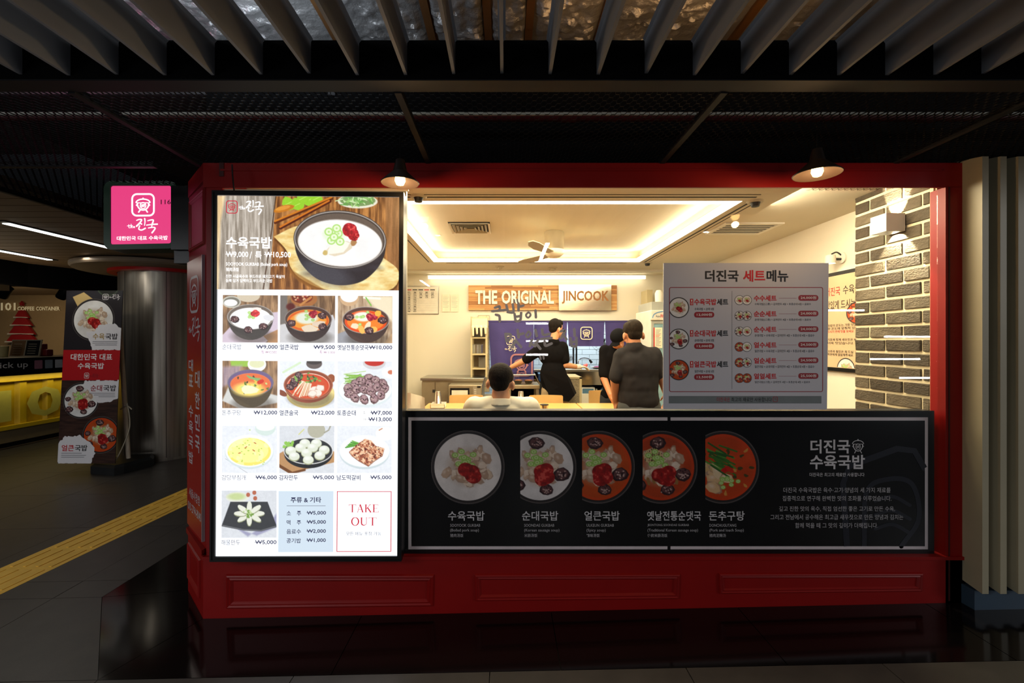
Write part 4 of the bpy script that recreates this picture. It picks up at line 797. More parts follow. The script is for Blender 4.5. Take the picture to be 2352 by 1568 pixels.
hw([(1180, 688), (1181, 694)], 4); hw([(1187, 687), (1188, 693)], 4)
hw([(1160, 766), (1163, 783)]); hw([(1160, 766), (1172, 768), (1168, 780), (1163, 780)]); hw([(1188, 757), (1190, 774)]); hw([(1190, 768), (1201, 765)]); hw([(1184, 780), (1176, 796)]); hw([(1184, 782), (1196, 796)])   # 맛
hw([(1213, 760), (1207, 769), (1212, 774), (1218, 766), (1213, 760)], 4.5); hw([(1229, 757), (1232, 771)]); hw([(1221, 780), (1216, 794)]); hw([(1217, 786), (1228, 794)]); hw([(1235, 780), (1227, 793)]); hw([(1229, 786), (1240, 800)])     # 있
hw([(1244, 756), (1247, 768), (1262, 766)]); hw([(1242, 778), (1266, 775)]); hw([(1250, 783), (1252, 793), (1266, 788)])       # 는
hw([(1287, 760), (1297, 759), (1288, 776)]); hw([(1292, 766), (1300, 778)]); hw([(1318, 755), (1319, 770)]); hw([(1309, 776), (1312, 794)]); hw([(1323, 775), (1322, 794), (1312, 793)]); hw([(1312, 785), (1321, 784)])  # 집
hw([(1240, 818), (1241, 824)], 4); hw([(1247, 817), (1248, 823)], 4)
wi.flush(wl)

# ------------------------------------------------------------------ splayed corner sign
cs = empty('corner_sign', label='narrow red vertical sign with silver lettering on the shop corner', cat='sign')
z1, z0 = 2.04, .42
MB().prism([cp.pt(.012, -z1), cp.pt(cw-.03, -z1), cp.pt(cw-.03, -z0), cp.pt(.012, -z0)], cn*.001, cn*.012).build('sign_plate', REDV, cs)
MB().prism([cp.pt(cw-.036, -z1), cp.pt(cw-.026, -z1), cp.pt(cw-.026, -z0), cp.pt(cw-.036, -z0)], cn*.001, cn*.016).build('edge_strip', mat('pale_strip', rgb(190, 170, 176), .3, metal=.5), cs)
SIL = mat('silver_letter', rgb(206, 196, 198), .35, metal=.15)
ci = Ink(Plane(cp.o+cn*.012, cp.u, cp.v, cp.n), .001)
def zz(py): return -(H-(py-CY)*2.68/F)
emblem(ci, .09, zz(632), .30, zz(718), SIL); brush(ci, .06, zz(728), .35, zz(782), SIL)
def vert(s, xc, w, pys, pye):  # one syllable under the other
    n = len(s); hh = (pye-pys)/n
    for i, ch in enumerate(s):
        if ch != ' ': ci.text(ch, xc-w/2, zz(pys+i*hh), xc+w/2, zz(pys+i*hh+hh*.78), SIL, .02)
vert('대한민국', .275, .11, 850, 1046); vert('대표 수육국밥', .115, .11, 826, 1080)
ci.text('서울시청점', .07, zz(1131), .33, zz(1153), SIL, .004); ci.text('010-2794-8040', .04, zz(1166), .36, zz(1186), SIL, .004)
ci.flush(cs)

# ------------------------------------------------------------------ hanging pink sign
hs = empty('projecting_sign', label='square glowing pink sign in a dark green case beside the corner', cat='sign')
hp = Plane(P(240, 416, 2.86), (Vector(P(408, 416, 2.92))-Vector(P(240, 416, 2.86)))/168, (0, 0, 2.86/F), (0, -1, 0)); hn = hp.u.cross(hp.v).normalized(); hp.n = hn if hn.y < 0 else -hn
GRN = mat('green_case', rgb(22, 66, 40), .45)
def hl(r): return [hp.pt(x, y) for x, y in r]
outer, inner = rrect(0, 0, 168, 158, 18, 5), rrect(15, 11, 154, 146, 5, 5)
def ringprism(o_, i_, a, b):
    n = len(o_); V = [p+a for p in o_]+[p+a for p in i_]+[p+b for p in o_]+[p+b for p in i_]; Fc = []
    for t in range(n):
        q = (t+1) % n; Fc += [(t, q, n+q, n+t), (2*n+t, 3*n+t, 3*n+q, 2*n+q), (t, 2*n+t, 2*n+q, q), (n+t, n+q, 3*n+q, 3*n+t)]
    return MB().add(V, Fc)
ringprism(hl(outer), hl(inner), hp.n*.008, hp.n*-.13).build('case', GRN, hs)
MB().prism(hl(rrect(14, 10, 155, 147, 5, 5)), hp.n*.0, hp.n*-.03).build('light_face', glow('glow_pink', (232, 62, 128), 1.0), hs)
hi = Ink(Plane(hp.o, hp.u, hp.v, hp.n), .0012)
emblem(hi, 61, 28, 115, 82, GLW); hi.text('116', 129, 43, 152, 54, NAVY, .004); brush(hi, 52, 87, 123, 120, GLW); hi.text('대한민국 대표 수육국밥', 28, 127, 145, 137, GLW, .022); hi.flush(hs)
MB().bb(P(405, 0, 2.95).x, XB+.004, 2.93, 3.02, H+.18*2.8, H+.32*2.8).build('bracket', BLACKM, hs); 
fr_ = MB().bb(P(409, 0, 2.95).x-.01, XB+.001, 2.9, 3.05, P(0, 575, 2.93).z, P(0, 430, 2.93).z); fr_.build('mounting_plate', BLACKM, hs)

# ------------------------------------------------------------------ pendant lamps
def pendant(px, py, wpx, Y, label):
    R_ = wpx*Y/F/2; c = P(px, py, Y); t = empty('pendant_lamp', c, label=label, cat='lamp', group='black pendant lamps above the window')
    hc = R_*.62
    MB().lathe([(R_, 0), (R_+.001, .003), (.035, hc), (.022, hc+.055), (.022, hc+.058), (.001, hc+.06)], n=40).lathe([(R_-.002, .0), (.032, hc-.004), (.001, hc)], n=40).build('shade', mat('lamp_shade_black', rgb(40, 27, 18), .5, metal=.2), t, 22)
    MB().rod((0, 0, hc+.055), (0, 0, 2.56-c.z), .003, n=6).build('cord', BLACKM, t)
    MB().lathe([(.0001, -.012), (.018, -.006), (.026, .012), (.024, .03), (.012, .05), (.01, .06)], n=20).build('bulb', mat('bulb_glow', (1, .7, .3), .4, emis=13, ecol=(1, .62, .2), var=0), t, 60)
    MB().lathe([(.012, .05), (.014, .052), (.014, hc)], n=16).build('socket', BLACKM, t)
    pl_ = bpy.data.lights.new('bulb_light', 'POINT'); pl_.energy = 6; pl_.color = (1, .62, .28); pl_.shadow_soft_size = .02; po = bpy.data.objects.new('bulb_light', pl_); po.location = c+Vector((0, 0, -.04)); COL.objects.link(po); return t
pendant(919, 421, 86, 2.25, 'left black cone pendant lamp with glowing bulb, by the backlit menu')
pendant(1877, 401, 99, 2.20, 'right black cone pendant lamp with glowing bulb, above the set menu poster')

# ------------------------------------------------------------------ passage on the left
hc = tag(MB().bb(-12, -3.35, .5, 6.6, 2.62, 2.66).build('ceiling_passage', mat('ceiling_board', rgb(112, 88, 62), .6, var=.08, scale=2, stretch=(1, 12, 1)), None), kind='structure')
pm_ = MB()
for i in range(26): MB().bb(-11.9, -3.36, 2.2+i*.17, 2.355+i*.17, 2.612, 2.62).build('plank', MATS['ceiling_board'], hc)
for (x, y0, y1, lab) in ((-5.86, 4.7, 5.86, 'slim white strip light in the wooden ceiling, nearest the photo edge'), (-4.44, 4.05, 5.3, 'slim white strip light in the wooden ceiling beside the pink sign')):
    t = empty('strip_light', (x, (y0+y1)/2, 2.61), label=lab, cat='light', group='passage strip lights')
    L_ = y1-y0; MB().bb(-.05, .05, -L_/2-.06, L_/2+.06, -.008, .008).build('housing', DKGREY, t); MB().bb(-.035, .035, -L_/2, L_/2, -.014, -.006).build('diffuser', mat('tube_glow', (1, .95, .85), .4, emis=3.2, ecol=(.95, 1, .97), var=0), t)
co = empty('column', (-4.9, 6.6, fz(-4.9)), kind='structure')
MB().lathe([(.56, 0), (.56, .04), (.55, .04), (.55, 2.68)], n=64).build('steel_cladding', mat('column_steel', rgb(170, 162, 150), .3, metal=.75, var=.25, scale=3, stretch=(9, 9, .3)), co, 30)
for a in (-1.9, -.95, -2.7): MB().rod((.551*math.cos(a), .551*math.sin(a), .05), (.551*math.cos(a), .551*math.sin(a), 2.6), .003, n=6).build('joint_strip', DKGREY, co)
MB().lathe([(.6, 2.60), (1.02, 2.60), (1.04, 2.62), (1.04, 2.66), (.6, 2.67)], n=64).build('collar', mat('collar_paint', rgb(130, 112, 92), .6), co, 40)
MB().lathe([(.56, 2.56), (.66, 2.56), (.66, 2.62)], n=48).build('collar_ring', mat('red_collar', rgb(190, 10, 10), .4), co, 40)
# banner stand
kb = 5.42/F; bl = P(132, 1064, 5.42); bv = (P(153, 667, 5.53)-bl)/397; bnp = Plane(bl-Vector((kb, 0, 0))*0+bv*397, (P(282.6, 667, 5.53)-P(153, 667, 5.53))/130, bv, (0, -1, 0)); bn = bnp.u.cross(bnp.v).normalized(); bnp.n = bn if bn.y < 0 else -bn
bs = empty('banner_stand', label='leaning dark food banner on a pole with a black weighted foot', cat='banner')
MB().prism([bnp.pt(0, 0), bnp.pt(130, 0), bnp.pt(130, 397), bnp.pt(0, 397)], (0, .001, 0), (0, .005, 0)).build('cloth', mat('banner_cloth', rgb(40, 36, 38), .6), bs)
cv = Cv(260, 794, (36, 32, 36), 9)
cv.poly([(0, 0), (260, 0), (260, 40), (0, 60)], (46, 44, 50), 20); cv.ell(190, -8, 48, 34, (70, 84, 66)); cv.ell(190, -8, 42, 28, (36, 40, 34))
cv.poly([(30, 30), (80, 8), (124, 40), (60, 84)], (206, 176, 116), 2); topbowl(cv, 130, 136, 98, 'w')
cv.poly([(0, 276), (260, 276), (260, 416), (0, 416)], (178, 24, 30), 1)
cv.wood((44, 28, 24), (66, 44, 36), 8, 1, cv.pm([(0, 416), (260, 416), (260, 794), (0, 794)]), 6)
topbowl(cv, 92, 508, 82, 's'); topbowl(cv, 190, 664, 84, 'o')
def splat(pts, seed):
    q = np.random.default_rng(seed); out = []
    for i in range(len(pts)):
        a = np.array(pts[i-1], float); b = np.array(pts[i], float); n = max(2, int(np.linalg.norm(b-a)/7))
        for t in range(n): out.append(tuple(a+(b-a)*t/n+q.normal(size=2)*2.2))
    cv.poly(out, (226, 224, 228), 1.2)
splat([(120, 240), (100, 200), (140, 185), (160, 160), (230, 155), (262, 180), (262, 276), (130, 276)], 1)
splat([(104, 417), (100, 440), (130, 470), (150, 490), (170, 520), (230, 515), (262, 490), (262, 417)], 2)
splat([(-2, 700), (30, 672), (100, 668), (130, 690), (160, 720), (166, 750), (150, 794), (-2, 794)], 3)
cv.grain(.015); cv.mesh('printed_face', bnp, 0, 0, 130, 397, PRN, bs, .0012)
ni = Ink(bnp, .0016); GOLD = mat('ink_gold', rgb(170, 140, 70), .5)
emblem(ni, 84, 8, 98, 22, INKW, 1); brush(ni, 99, 9, 125, 22, INKW, 1)
ni.text('수육', 66, 100, 93, 114, GOLD, .012, 1); ni.text('국밥', 95, 100, 123, 114, INKK, .014, 1); ni.text('대한민국 대표', 18, 147, 113, 162, INKW, .016, 1); ni.text('수육국밥', 35, 168, 95, 182, INKW, .016, 1)
emblem(ni, 51, 191, 62, 204, INKW, 1); brush(ni, 64, 193, 84, 203, INKDR, 1); ni.text('순대', 67, 219, 93, 233, INKDR, .01, 1); ni.text('국밥', 96, 219, 125, 233, INKK, .012, 1); ni.text('얼큰', 8, 355, 36, 369, INKR, .012, 1); ni.text('국밥', 38, 355, 66, 369, INKK, .012, 1)
for x, y, w in ((66, 118, 57), (66, 122, 57), (72, 126, 50), (63, 237, 60), (75, 241, 48), (86, 245, 38), (8, 373, 46), (8, 378, 56), (8, 382, 52)): ni.rect(x, y, x+w, y+1.1, mat('ink_mid_grey', 0), 1)
ni.flush(bs)
tb = P(277, 790, 5.62); bb_ = P(291, 1052, 5.62)
MB().rod(P(272, 700, 5.62), P(295, 1052, 5.62), .026, n=12).build('pole', mat('white_pole', rgb(236, 220, 196), .5), bs, True)
MB().tube(curve_pts([P(292, 925, 5.58), P(298, 960, 5.55), P(296, 990, 5.5), P(280, 1030, 5.48), P(263, 1063, 5.44)], 5), .006).tube([P(276, 940, 5.55), P(292, 930, 5.58), P(303, 940, 5.58)], .008).build('tie_rope', mat('rope', rgb(160, 150, 130), .8), bs)
q0 = P(207, 1085, 5.30); fzl = fz(-4.7)
ft = MB(); base = [tuple(fl(a_, b_)[:2]) for a_, b_ in ((208, 1088), (262, 1093), (285, 1088), (352, 1070), (356, 1061), (300, 1063), (262, 1070), (212, 1074))]
def inset(p, d): cx = sum(a[0] for a in p)/len(p); cy = sum(a[1] for a in p)/len(p); return [(cx+(x-cx)*d, cy+(y-cy)*d) for x, y in p]
lo = [(x, y, fz(x)+.001) for x, y in base]; mi = [(x, y, fz(x)+.09) for x, y in base]; hi_ = [(x, y, fz(x)+.12) for x, y in inset(base, .88)]; n = len(base)
ft.add(lo+mi+hi_, [tuple(range(n))]+[(i, (i+1) % n, n+(i+1) % n, n+i) for i in range(n)]+[(n+i, n+(i+1) % n, 2*n+(i+1) % n, 2*n+i) for i in range(n)]+[tuple(range(2*n, 3*n))]).build('foot', mat('black_plastic', rgb(36, 37, 38), .45), bs)
# coffee stand opposite
tag(MB().bb(-14, -7.6, 10.5, 10.6, -.4, 3).bb(-14, -7.4, 8.8, 10.5, 2.62, 2.7).bb(-12, -7.35, 6.6, 6.75, 2.3, 2.7).build('wall_cafe', mat('cafe_wall', rgb(150, 126, 92), .8, var=.03), None), kind='structure')
tag(MB().bb(-6.62, -6.5, 3, 6.2, 2.3, 2.62).prism([(-6.62, 6.2, 0), (-6.5, 6.2, 0), (-5.2, 9, 0), (-5.3, 9, 0)], (0, 0, 2.3), (0, 0, 2.66)).bb(-12, -6.5, 3, 10.5, 2.66, 2.72).build('ceiling_bulkhead', mat('dark_plate', 0), None), kind='structure')
cc = empty('coffee_counter', label='yellow ribbed coffee counter with black top fascia under the letters', cat='counter')
zc = fz(-7.75); YELC = mat('yellow_container', rgb(206, 172, 20), .5, var=.05)
mb = MB(); yy = 6.0
while yy < 9.2:
    pr = [(0, 0), (.10, 0), (.14, -.05), (.40, -.05), (.44, 0)]; mb.prism([(-7.8+(-.05 if i in (2, 3) else 0), yy+pr[i][0], 0) for i in range(5)][:5]+[(-7.95, yy+.44, 0), (-7.95, yy, 0)], (0, 0, zc+.36), (0, 0, zc+1.05)); yy += .44
mb.build('ribbed_front', YELC, cc); MB().bb(-7.98, -7.74, 6.0, 9.3, zc+1.05, zc+1.14).bb(-7.98, -7.74, 6.0, 9.3, zc+.30, zc+.36).build('rail', YELC, cc); MB().bb(-7.96, -7.76, 6.0, 9.3, zc+.1, zc+.30).build('base_panel', mat('tan_panel', rgb(120, 104, 76), .6), cc)
MB().bb(-7.9, -7.8, 6.0, 9.3, zc+.02, zc+.1).build('plinth', BLACKM, cc); MB().bb(-8.6, -7.68, 5.9, 9.3, zc+1.16, zc+1.42).build('fascia', BLACKM, cc)
xp = Plane((-7.675, 0, 0), (0, 1, 0), (0, 0, 1), (1, 0, 0)); xi = Ink(xp, .002)
xi.text('/ Pick up', 6.72, -(zc+1.36), 7.32, -(zc+1.24), INKW, .004)
for i, m in enumerate((mat('sticker_pink', rgb(180, 120, 140), .5), mat('sticker_grey', rgb(150, 160, 170), .5), INKPAPER, mat('sticker_blue', rgb(50, 60, 150), .5), mat('sticker_blue', 0))): xi.rfill(7.42+i*.17, -(zc+1.37), 7.55+i*.17, -(zc+1.23), .01, m)
xi.flush(cc, 'lettering'); WI = Ink(Plane((-7.78, 0, 0), (0, 1, 0), (0, 0, 1), (1, 0, 0)), .003); WI.text('101', 7.0, -(zc+.92), 8.4, -(zc+.42), mat('faded_white', rgb(196, 186, 84), .6), .02, 0); WI.flush(cc)
area('counter_light', (-7.62, 7.6, zc+1.12), (math.radians(0), math.radians(20), 0), .05, 3.0, 4.0, (1, .85, .4))
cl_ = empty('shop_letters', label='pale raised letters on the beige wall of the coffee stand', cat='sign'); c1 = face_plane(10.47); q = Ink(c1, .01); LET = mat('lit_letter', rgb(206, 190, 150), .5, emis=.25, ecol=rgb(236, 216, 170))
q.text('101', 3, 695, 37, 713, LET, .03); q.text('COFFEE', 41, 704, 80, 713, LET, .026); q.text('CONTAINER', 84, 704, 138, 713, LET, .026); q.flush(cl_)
tr = empty('tree_cutout', label='flat red Christmas tree with snowy tiers on the coffee stand wall', cat='decoration'); TR = mat('tree_red', rgb(150, 16, 22), .6); cut = face_plane(10.40)
for a, b, w0, w1 in ((712, 730, 5, 16), (728, 748, 9, 24), (746, 768, 14, 30), (766, 786, 20, 36)):
    MB().prism([cut.pt(48-w0, a), cut.pt(48+w0, a), cut.pt(48+w1, b), cut.pt(48-w1, b)], (0, 0, 0), (0, .06, 0)).build('tree_tier', TR, tr)
    MB().prism([cut.pt(48-w1+1, b-3), cut.pt(48+w1-1, b-2), cut.pt(48+w1, b), cut.pt(48, b-1), cut.pt(48-w1, b)], (0, -.02, 0), (0, .0, 0)).build('snow', mat('snow_white', rgb(206, 200, 190), .8), tr)
MB().prism([cut.pt(48+(6 if i % 2 == 0 else 2.6)*math.sin(i*PI/5), 697-(6 if i % 2 == 0 else 2.6)*math.cos(i*PI/5)) for i in range(10)], (0, 0, 0), (0, .05, 0)).build('star', TR, tr)
for i, (px, lab, m) in enumerate(((38, 'brown framed menu card standing on the coffee counter', mat('card_tan', rgb(150, 110, 70), .6)), (72, 'black menu card with chalk lines on the coffee counter', mat('card_black', rgb(26, 24, 22), .6)))):
    c = P(px, 820, 7.9); c.z = zc+1.42+.0; t = empty('menu_card', c, label=lab, cat='menu card'); MB().prism([(-.13, 0, .002), (.13, 0, .002), (.10, .08, .29), (-.16, .08, .29)], (0, 0, 0), (0, .02, 0)).build('frame', mat('card_frame', rgb(196, 180, 150), .6), t); MB().prism([(-.115, -.003, .015), (.115, -.003, .015), (.088, .072, .275), (-.145, .072, .275)], (0, 0, 0), (0, .003, 0)).build('sheet', m, t)
    for r in range(5): MB().prism([(-.08-.004*r, -.006+.012*(r+1), .05+.04*r), (.06-.004*r, -.006+.012*(r+1), .05+.04*r), (.06-.004*r, -.006+.012*(r+1), .058+.04*r), (-.08-.004*r, -.006+.012*(r+1), .058+.04*r)], (0, -.004, 0), (0, .0, 0)).build('text_line', mat('card_frame', 0), t)
for px, lab in ((100, 'red snack pack on the coffee counter beside the black menu card'),):
    c = P(px, 822, 8.05); c.z = zc+1.42; tag(MB().bev(-.12, .12, -.06, .06, .001, .12, .02).bev(-.09, .03, -.05, .05, .11, .22, .02).build('snack_box', mat('snack_red', rgb(120, 20, 24), .5), None, loc=c), lab, 'box')
c = P(5, 822, 7.6); c.z = zc+1.42; tag(MB().lathe([(.0001, .001), (.07, .001), (.08, .17), (.085, .18), (.0001, .185)], n=20).build('lidded_cup', mat('cup_cream', rgb(200, 180, 120), .5), None, True, loc=c), 'cream lidded tub at the end of the coffee counter', 'tub')
for px, py, lab in ((12, 670, 'black spotlight at the edge of the coffee stand ceiling'), (147, 672, 'black spotlight above the food banner')):
    c = P(px, py, 8.2); t = empty('track_spotlight', c, label=lab, cat='spotlight'); MB().lathe([(.0001, -.12), (.07, -.12), (.08, -.10), (.08, .10), (.04, .12), (.0001, .12)], n=18, M=Matrix.Rotation(.6, 3, 'Y')).build('head', BLACKM, t, 40); MB().rod((0, 0, .05), (0, 0, 2.66-c.z), .012).build('stem', BLACKM, t)
rf = tag(MB().bb(-9.0, -8.2, 10.2, 10.45, -.2, 1.62).build('tall_cabinet', mat('cabinet_grey', rgb(120, 104, 84), .6), None), 'pale tall cabinet at the back of the coffee stand', 'cabinet')
area('cafe_light', (-9.6, 8.6, 2.5), (math.radians(25), 0, 0), 2.6, .3, 22, (1, .8, .5))

# ------------------------------------------------------------------ dining room shell
FI = .10; YB_ = 6.9; XR = 2.70; XL = -1.70; ZC = 2.555
tag(MB().bb(XL, XR, YG+.1, 8.4, -.05, FI).build('floor_interior', mat('interior_floor', rgb(120, 104, 84), .4, var=.1), None), kind='structure')
wb = tag(MB().bb(XL, P(1100, 0, YB_).x, YB_, YB_+.1, FI, ZC).bb(P(1100, 0, YB_).x, P(1480, 0, YB_).x, YB_, YB_+.1, P(0, 739, YB_).z, ZC).bb(P(1480, 0, YB_).x, XR, YB_, YB_+.1, FI, ZC).bb(P(1100, 0, YB_).x, P(1480, 0, YB_).x, YB_, YB_+.1, FI, .75).build('wall_back', WALLW, None), kind='structure')
tag(MB().bb(XL-.1, XL, YG+.3, 8.4, FI, 2.55).build('wall_left', WALLW, None), kind='structure')
wr = tag(MB().bb(XR, XR+.1, 3.0, 8.4, FI, ZC).build('wall_right', WALLW, None), kind='structure')
# ceiling with the recessed tray and its bright edge strips
rx0, rx1, ry0, ry1 = -.90, 1.70, 3.26, 5.76
ce = tag(MB().bb(XL, XR+.1, YG+.1, ry0, ZC, ZC+.2).bb(XL, XR+.1, ry1, 7.0, ZC, ZC+.2).bb(XL, rx0, ry0, ry1, ZC, ZC+.2).bb(rx1, XR+.1, ry0, ry1, ZC, ZC+.2).bb(rx0, rx1, ry0, ry1, ZC+.13, ZC+.2).build('ceiling_interior', CEILW, None), kind='structure')
MB().bb(-.3, 2.6, 7.0, 8.4, 2.6, 2.7).build('kitchen_soffit', WHITE, ce)
STRIP = mat('strip_glow', (1, .9, .66), .4, emis=11, ecol=(1, .88, .62), var=0)
SLOT = mat('slot_black', rgb(22, 19, 15), .7)
for n_, (x0, x1, y0, y1, lab) in enumerate(((rx0, rx1, ry0, ry0+.07, 'warm light strip along the tray edge nearest the window'), (rx0, rx1, ry1-.07, ry1, 'warm light strip along the tray edge nearest the kitchen'), (rx0, rx0+.06, ry0+.08, ry1-.08, 'warm light strip along the left tray edge'), (rx1-.06, rx1, ry0+.08, ry1-.08, 'warm light strip along the right tray edge'))):
    t = empty('cove_light', ((x0+x1)/2, (y0+y1)/2, ZC), label=lab, cat='light', group='strips round the ceiling tray'); a, b = (x1-x0)/2, (y1-y0)/2
    MB().bb(-a, a, -b, b, .0, .03).build('diffuser', STRIP, t); MB().bb(-a, a, -b, b, .03, .035).build('housing', WHITE, t)
for a in ((rx0-.2, rx1+.05, ry0-.10, ry0-.085), (rx0-.2, rx1+.05, ry0-.15, ry0-.145), (rx1+.06, rx1+.075, ry0, ry1), (rx1+.11, rx1+.115, ry0, ry1), (rx0+.15, rx1-.15, ry1+.05, ry1+.06), (rx0-.07, rx0-.06, ry0, ry1)):
    MB().bb(*a, ZC-.003, ZC+.001).build('air_slot', SLOT, ce)
MB().bb(XL, XR, 6.35, 6.42, ZC-.03, ZC).build('ceiling_step', WHITE, ce)
t = empty('tube_light', P(1233, 637, 6.8), label='long slim tube light high on the wall over the wooden sign', cat='light')
MB().bb(-1.62, 1.62, -.02, .02, -.022, .022).build('diffuser', mat('tube_strip_glow', (1, .9, .66), .4, emis=4, ecol=(1, .9, .68), var=0), t); MB().bb(-1.64, 1.64, .0, .06, .02, .035).build('housing', WHITE, t)
# vents, detectors, spots
c = P(1082, 535, 4.62); t = empty('ceiling_vent', (c.x, 4.52, ZC+.13), label='square four-way ceiling vent inside the light tray', cat='vent')
for i, r_ in enumerate((.20, .165, .13, .095, .06)):
    mb = MB()
    for s_ in (-1, 1):
        mb.prism([(-r_, s_*r_, -.022), (r_, s_*r_, -.022), (r_-.022, s_*(r_-.022), -.006), (-r_+.022, s_*(r_-.022), -.006)], (0, 0, 0), (0, 0, .003)); mb.prism([(s_*r_, -r_, -.022), (s_*r_, r_, -.022), (s_*(r_-.022), r_-.022, -.006), (s_*(r_-.022), -r_+.022, -.006)], (0, 0, 0), (0, 0, .003))
    mb.build('louvre', CREAM if i else WHITE, t)
MB().bb(-.2, .2, -.2, .2, -.004, -.001).build('core', SLOT, t)
c = P(1706, 522, 4.04); t = empty('slot_vent', (c.x, c.y, ZC), label='rectangular slatted ceiling vent right of the light tray', cat='vent')
MB().bb(-.22, .22, -.17, .17, -.006, -.001).build('core', SLOT, t)
fr4 = MB().bb(-.25, .25, -.20, -.165, -.012, 0).bb(-.25, .25, .165, .20, -.012, 0).bb(-.25, -.215, -.165, .165, -.012, 0).bb(.215, .25, -.165, .165, -.012, 0); fr4.build('frame', WHITE, t)
for i in range(6): MB().bb(-.215, .215, -.15+i*.058, -.133+i*.058, -.009, -.004).build('slat', WHITE, t)
DET = mat('detector_white', rgb(190, 182, 160), .5)
for px, py, Y, kind_, lab in ((961, 480, 3.15, 'ceiling_spot', 'small ceiling spotlight near the left end of the front strip'), (1735, 463, 3.26, 'sprinkler', 'round sprinkler head in the ceiling right of the light tray'), (1148, 620, 6.1, 'smoke_detector', 'smoke detector on the ceiling, left one before the wooden sign'), (1270, 618, 6.2, 'smoke_detector', 'smoke detector on the ceiling, right one before the wooden sign'), (1487, 602, 5.8, 'sprinkler', 'small sprinkler head beyond the far right tray corner')):
    c = P(px, py, Y); t = empty(kind_, (c.x, c.y, ZC), label=lab, cat=kind_.split('_')[-1]); MB().lathe([(.0001, -.012), (.05, -.012), (.062, 0)], n=24).build('base', DET, t, 30); MB().lathe([(.0001, -.045), (.026, -.04), (.034, -.012)], n=20).build('head', DKGREY if kind_ != 'smoke_detector' else DET, t, 30)
for px, py, lab in ((1006, 540, 'glowing round downlight left in the ceiling tray'), (1621, 532, 'glowing round downlight right of the ceiling tray')):
    inn = px < 1200; zc_ = ZC+(.13 if inn else 0); Y = (zc_-H)*F/(CY-py); c = P(px, py, Y); t = empty('downlight', (c.x, Y, zc_), label=lab, cat='light'); MB().lathe([(.022, -.004), (.034, -.004), (.036, 0)], n=20).build('ring', WHITE, t); MB().lathe([(.0001, -.003), (.021, -.003)], n=20).build('lens', mat('spot_glow', (1, .95, .8), .4, emis=9, ecol=(1, .92, .75), var=0), t)
# ceiling fan
c = P(1273, 560, 4.72); t = empty('ceiling_fan', (c.x, 4.72, ZC), label='white ceiling fan with pale blades inside the light tray', cat='fan')
MB().lathe([(.0001, .13), (.095, .13), (.1, .12), (.1, -.09), (.092, -.105), (.06, -.13), (.0001, -.135)], n=32).build('motor_housing', mat('fan_white', rgb(222, 214, 190), .4), t, 40)
BLD = mat('fan_blade', rgb(176, 166, 140), .5)
for a in (math.radians(4), math.radians(124), math.radians(244)):
    pts = [(.08, -.03), (.2, -.055), (.38, -.075), (.55, -.06), (.64, -.02), (.62, .02), (.5, .035), (.3, .03), (.08, .03)]
    M_ = Matrix.Rotation(a, 3, 'Z'); MB().prism([M_ @ Vector((x, y, -.095+y*.25)) for x, y in pts], (0, 0, 0), (0, 0, .008)).build('blade', BLD, t)

# ------------------------------------------------------------------ brick return wall on the right of the window
XW = 2.47
bw = empty('wall_brick', kind='structure')
MB().bb(XW+.006, XW+.4, YG+.02, 3.21, FI, ZC+.001).build('mortar_bed', mat('mortar', rgb(226, 214, 178), .85, bump=.3, bscale=60), bw)
MB().bb(XW-.004, XW+.3, YG+.03, YG+.052, FI, ZC).build('edge_bead', MATS['mortar'], bw)
BR = [mat('grey_brick_%s' % n, rgb(*c), .8, var=.2, scale=20, bump=.9, bscale=55, stretch=(1, 1, 2.6)) for n, c in (('dark', (66, 57, 44)), ('mid', (84, 75, 60)), ('pale', (97, 87, 70)))]
cache = {}
for r in range(29):
    z = FI+.012+r*.0862; y = 3.208
    L_ = [.115, .243, .2] if r % 2 else [.243, .243, .09]
    for j, l in enumerate(L_):
        y2 = max(y-l, YG+.055); kk_ = (round(y-y2, 3), random.randrange(3), random.randrange(3))
        if kk_ not in cache:
            bm = bmesh.new(); bmesh.ops.create_cube(bm, size=1)
            for v_ in bm.verts: v_.co = Vector((v_.co.x*.024, v_.co.y*(y-y2), v_.co.z*.068))
            bmesh.ops.bevel(bm, geom=bm.edges[:], offset=.003, segments=1, affect='EDGES')
            for v_ in bm.verts: v_.co += Vector((random.uniform(-.002, .002), random.uniform(-.002, .002), random.uniform(-.0015, .0015)))
            me = bpy.data.meshes.new('brick'); bm.to_mesh(me); bm.free(); me.materials.append(BR[kk_[1]]); cache[kk_] = me
        link('brick', cache[kk_], bw, loc=(XW+.0105-random.uniform(0, .004), (y+y2)/2, z+.034)); y = y2-.0175
c = P(1990, 517, 2.79); t = empty('wall_lamp', (XW, 2.86, P(0, 517, 2.9).z-.005), label='white cube wall lamp lighting the grey bricks up and down', cat='lamp')
mbc = MB().bb(-.125, -.119, -.06, .06, -.055, .055).bb(-.02, -.008, -.06, .06, -.055, .055).bb(-.119, -.02, -.06, -.054, -.055, .055).bb(-.119, -.02, .054, .06, -.055, .055); mbc.build('shade', WHITE, t)
MB().bb(-.119, -.02, -.054, .054, -.02, .02).build('core', WHITE, t); MB().lathe([(.0001, -.025), (.02, -.022), (.02, .022), (.0001, .025)], (-.07, 0, 0), n=12).build('bulb', STRIP, t)
spot('brick_spot_up', (XW-.06, 2.86, t.location.z+.03), (0, -(PI-.55), 0), 44, math.radians(66), (1, .88, .6), .25, .006); spot('brick_spot_down', (XW-.06, 2.86, t.location.z-.03), (0, -.4, 0), 46, math.radians(85), (1, .88, .6), .25, .006)
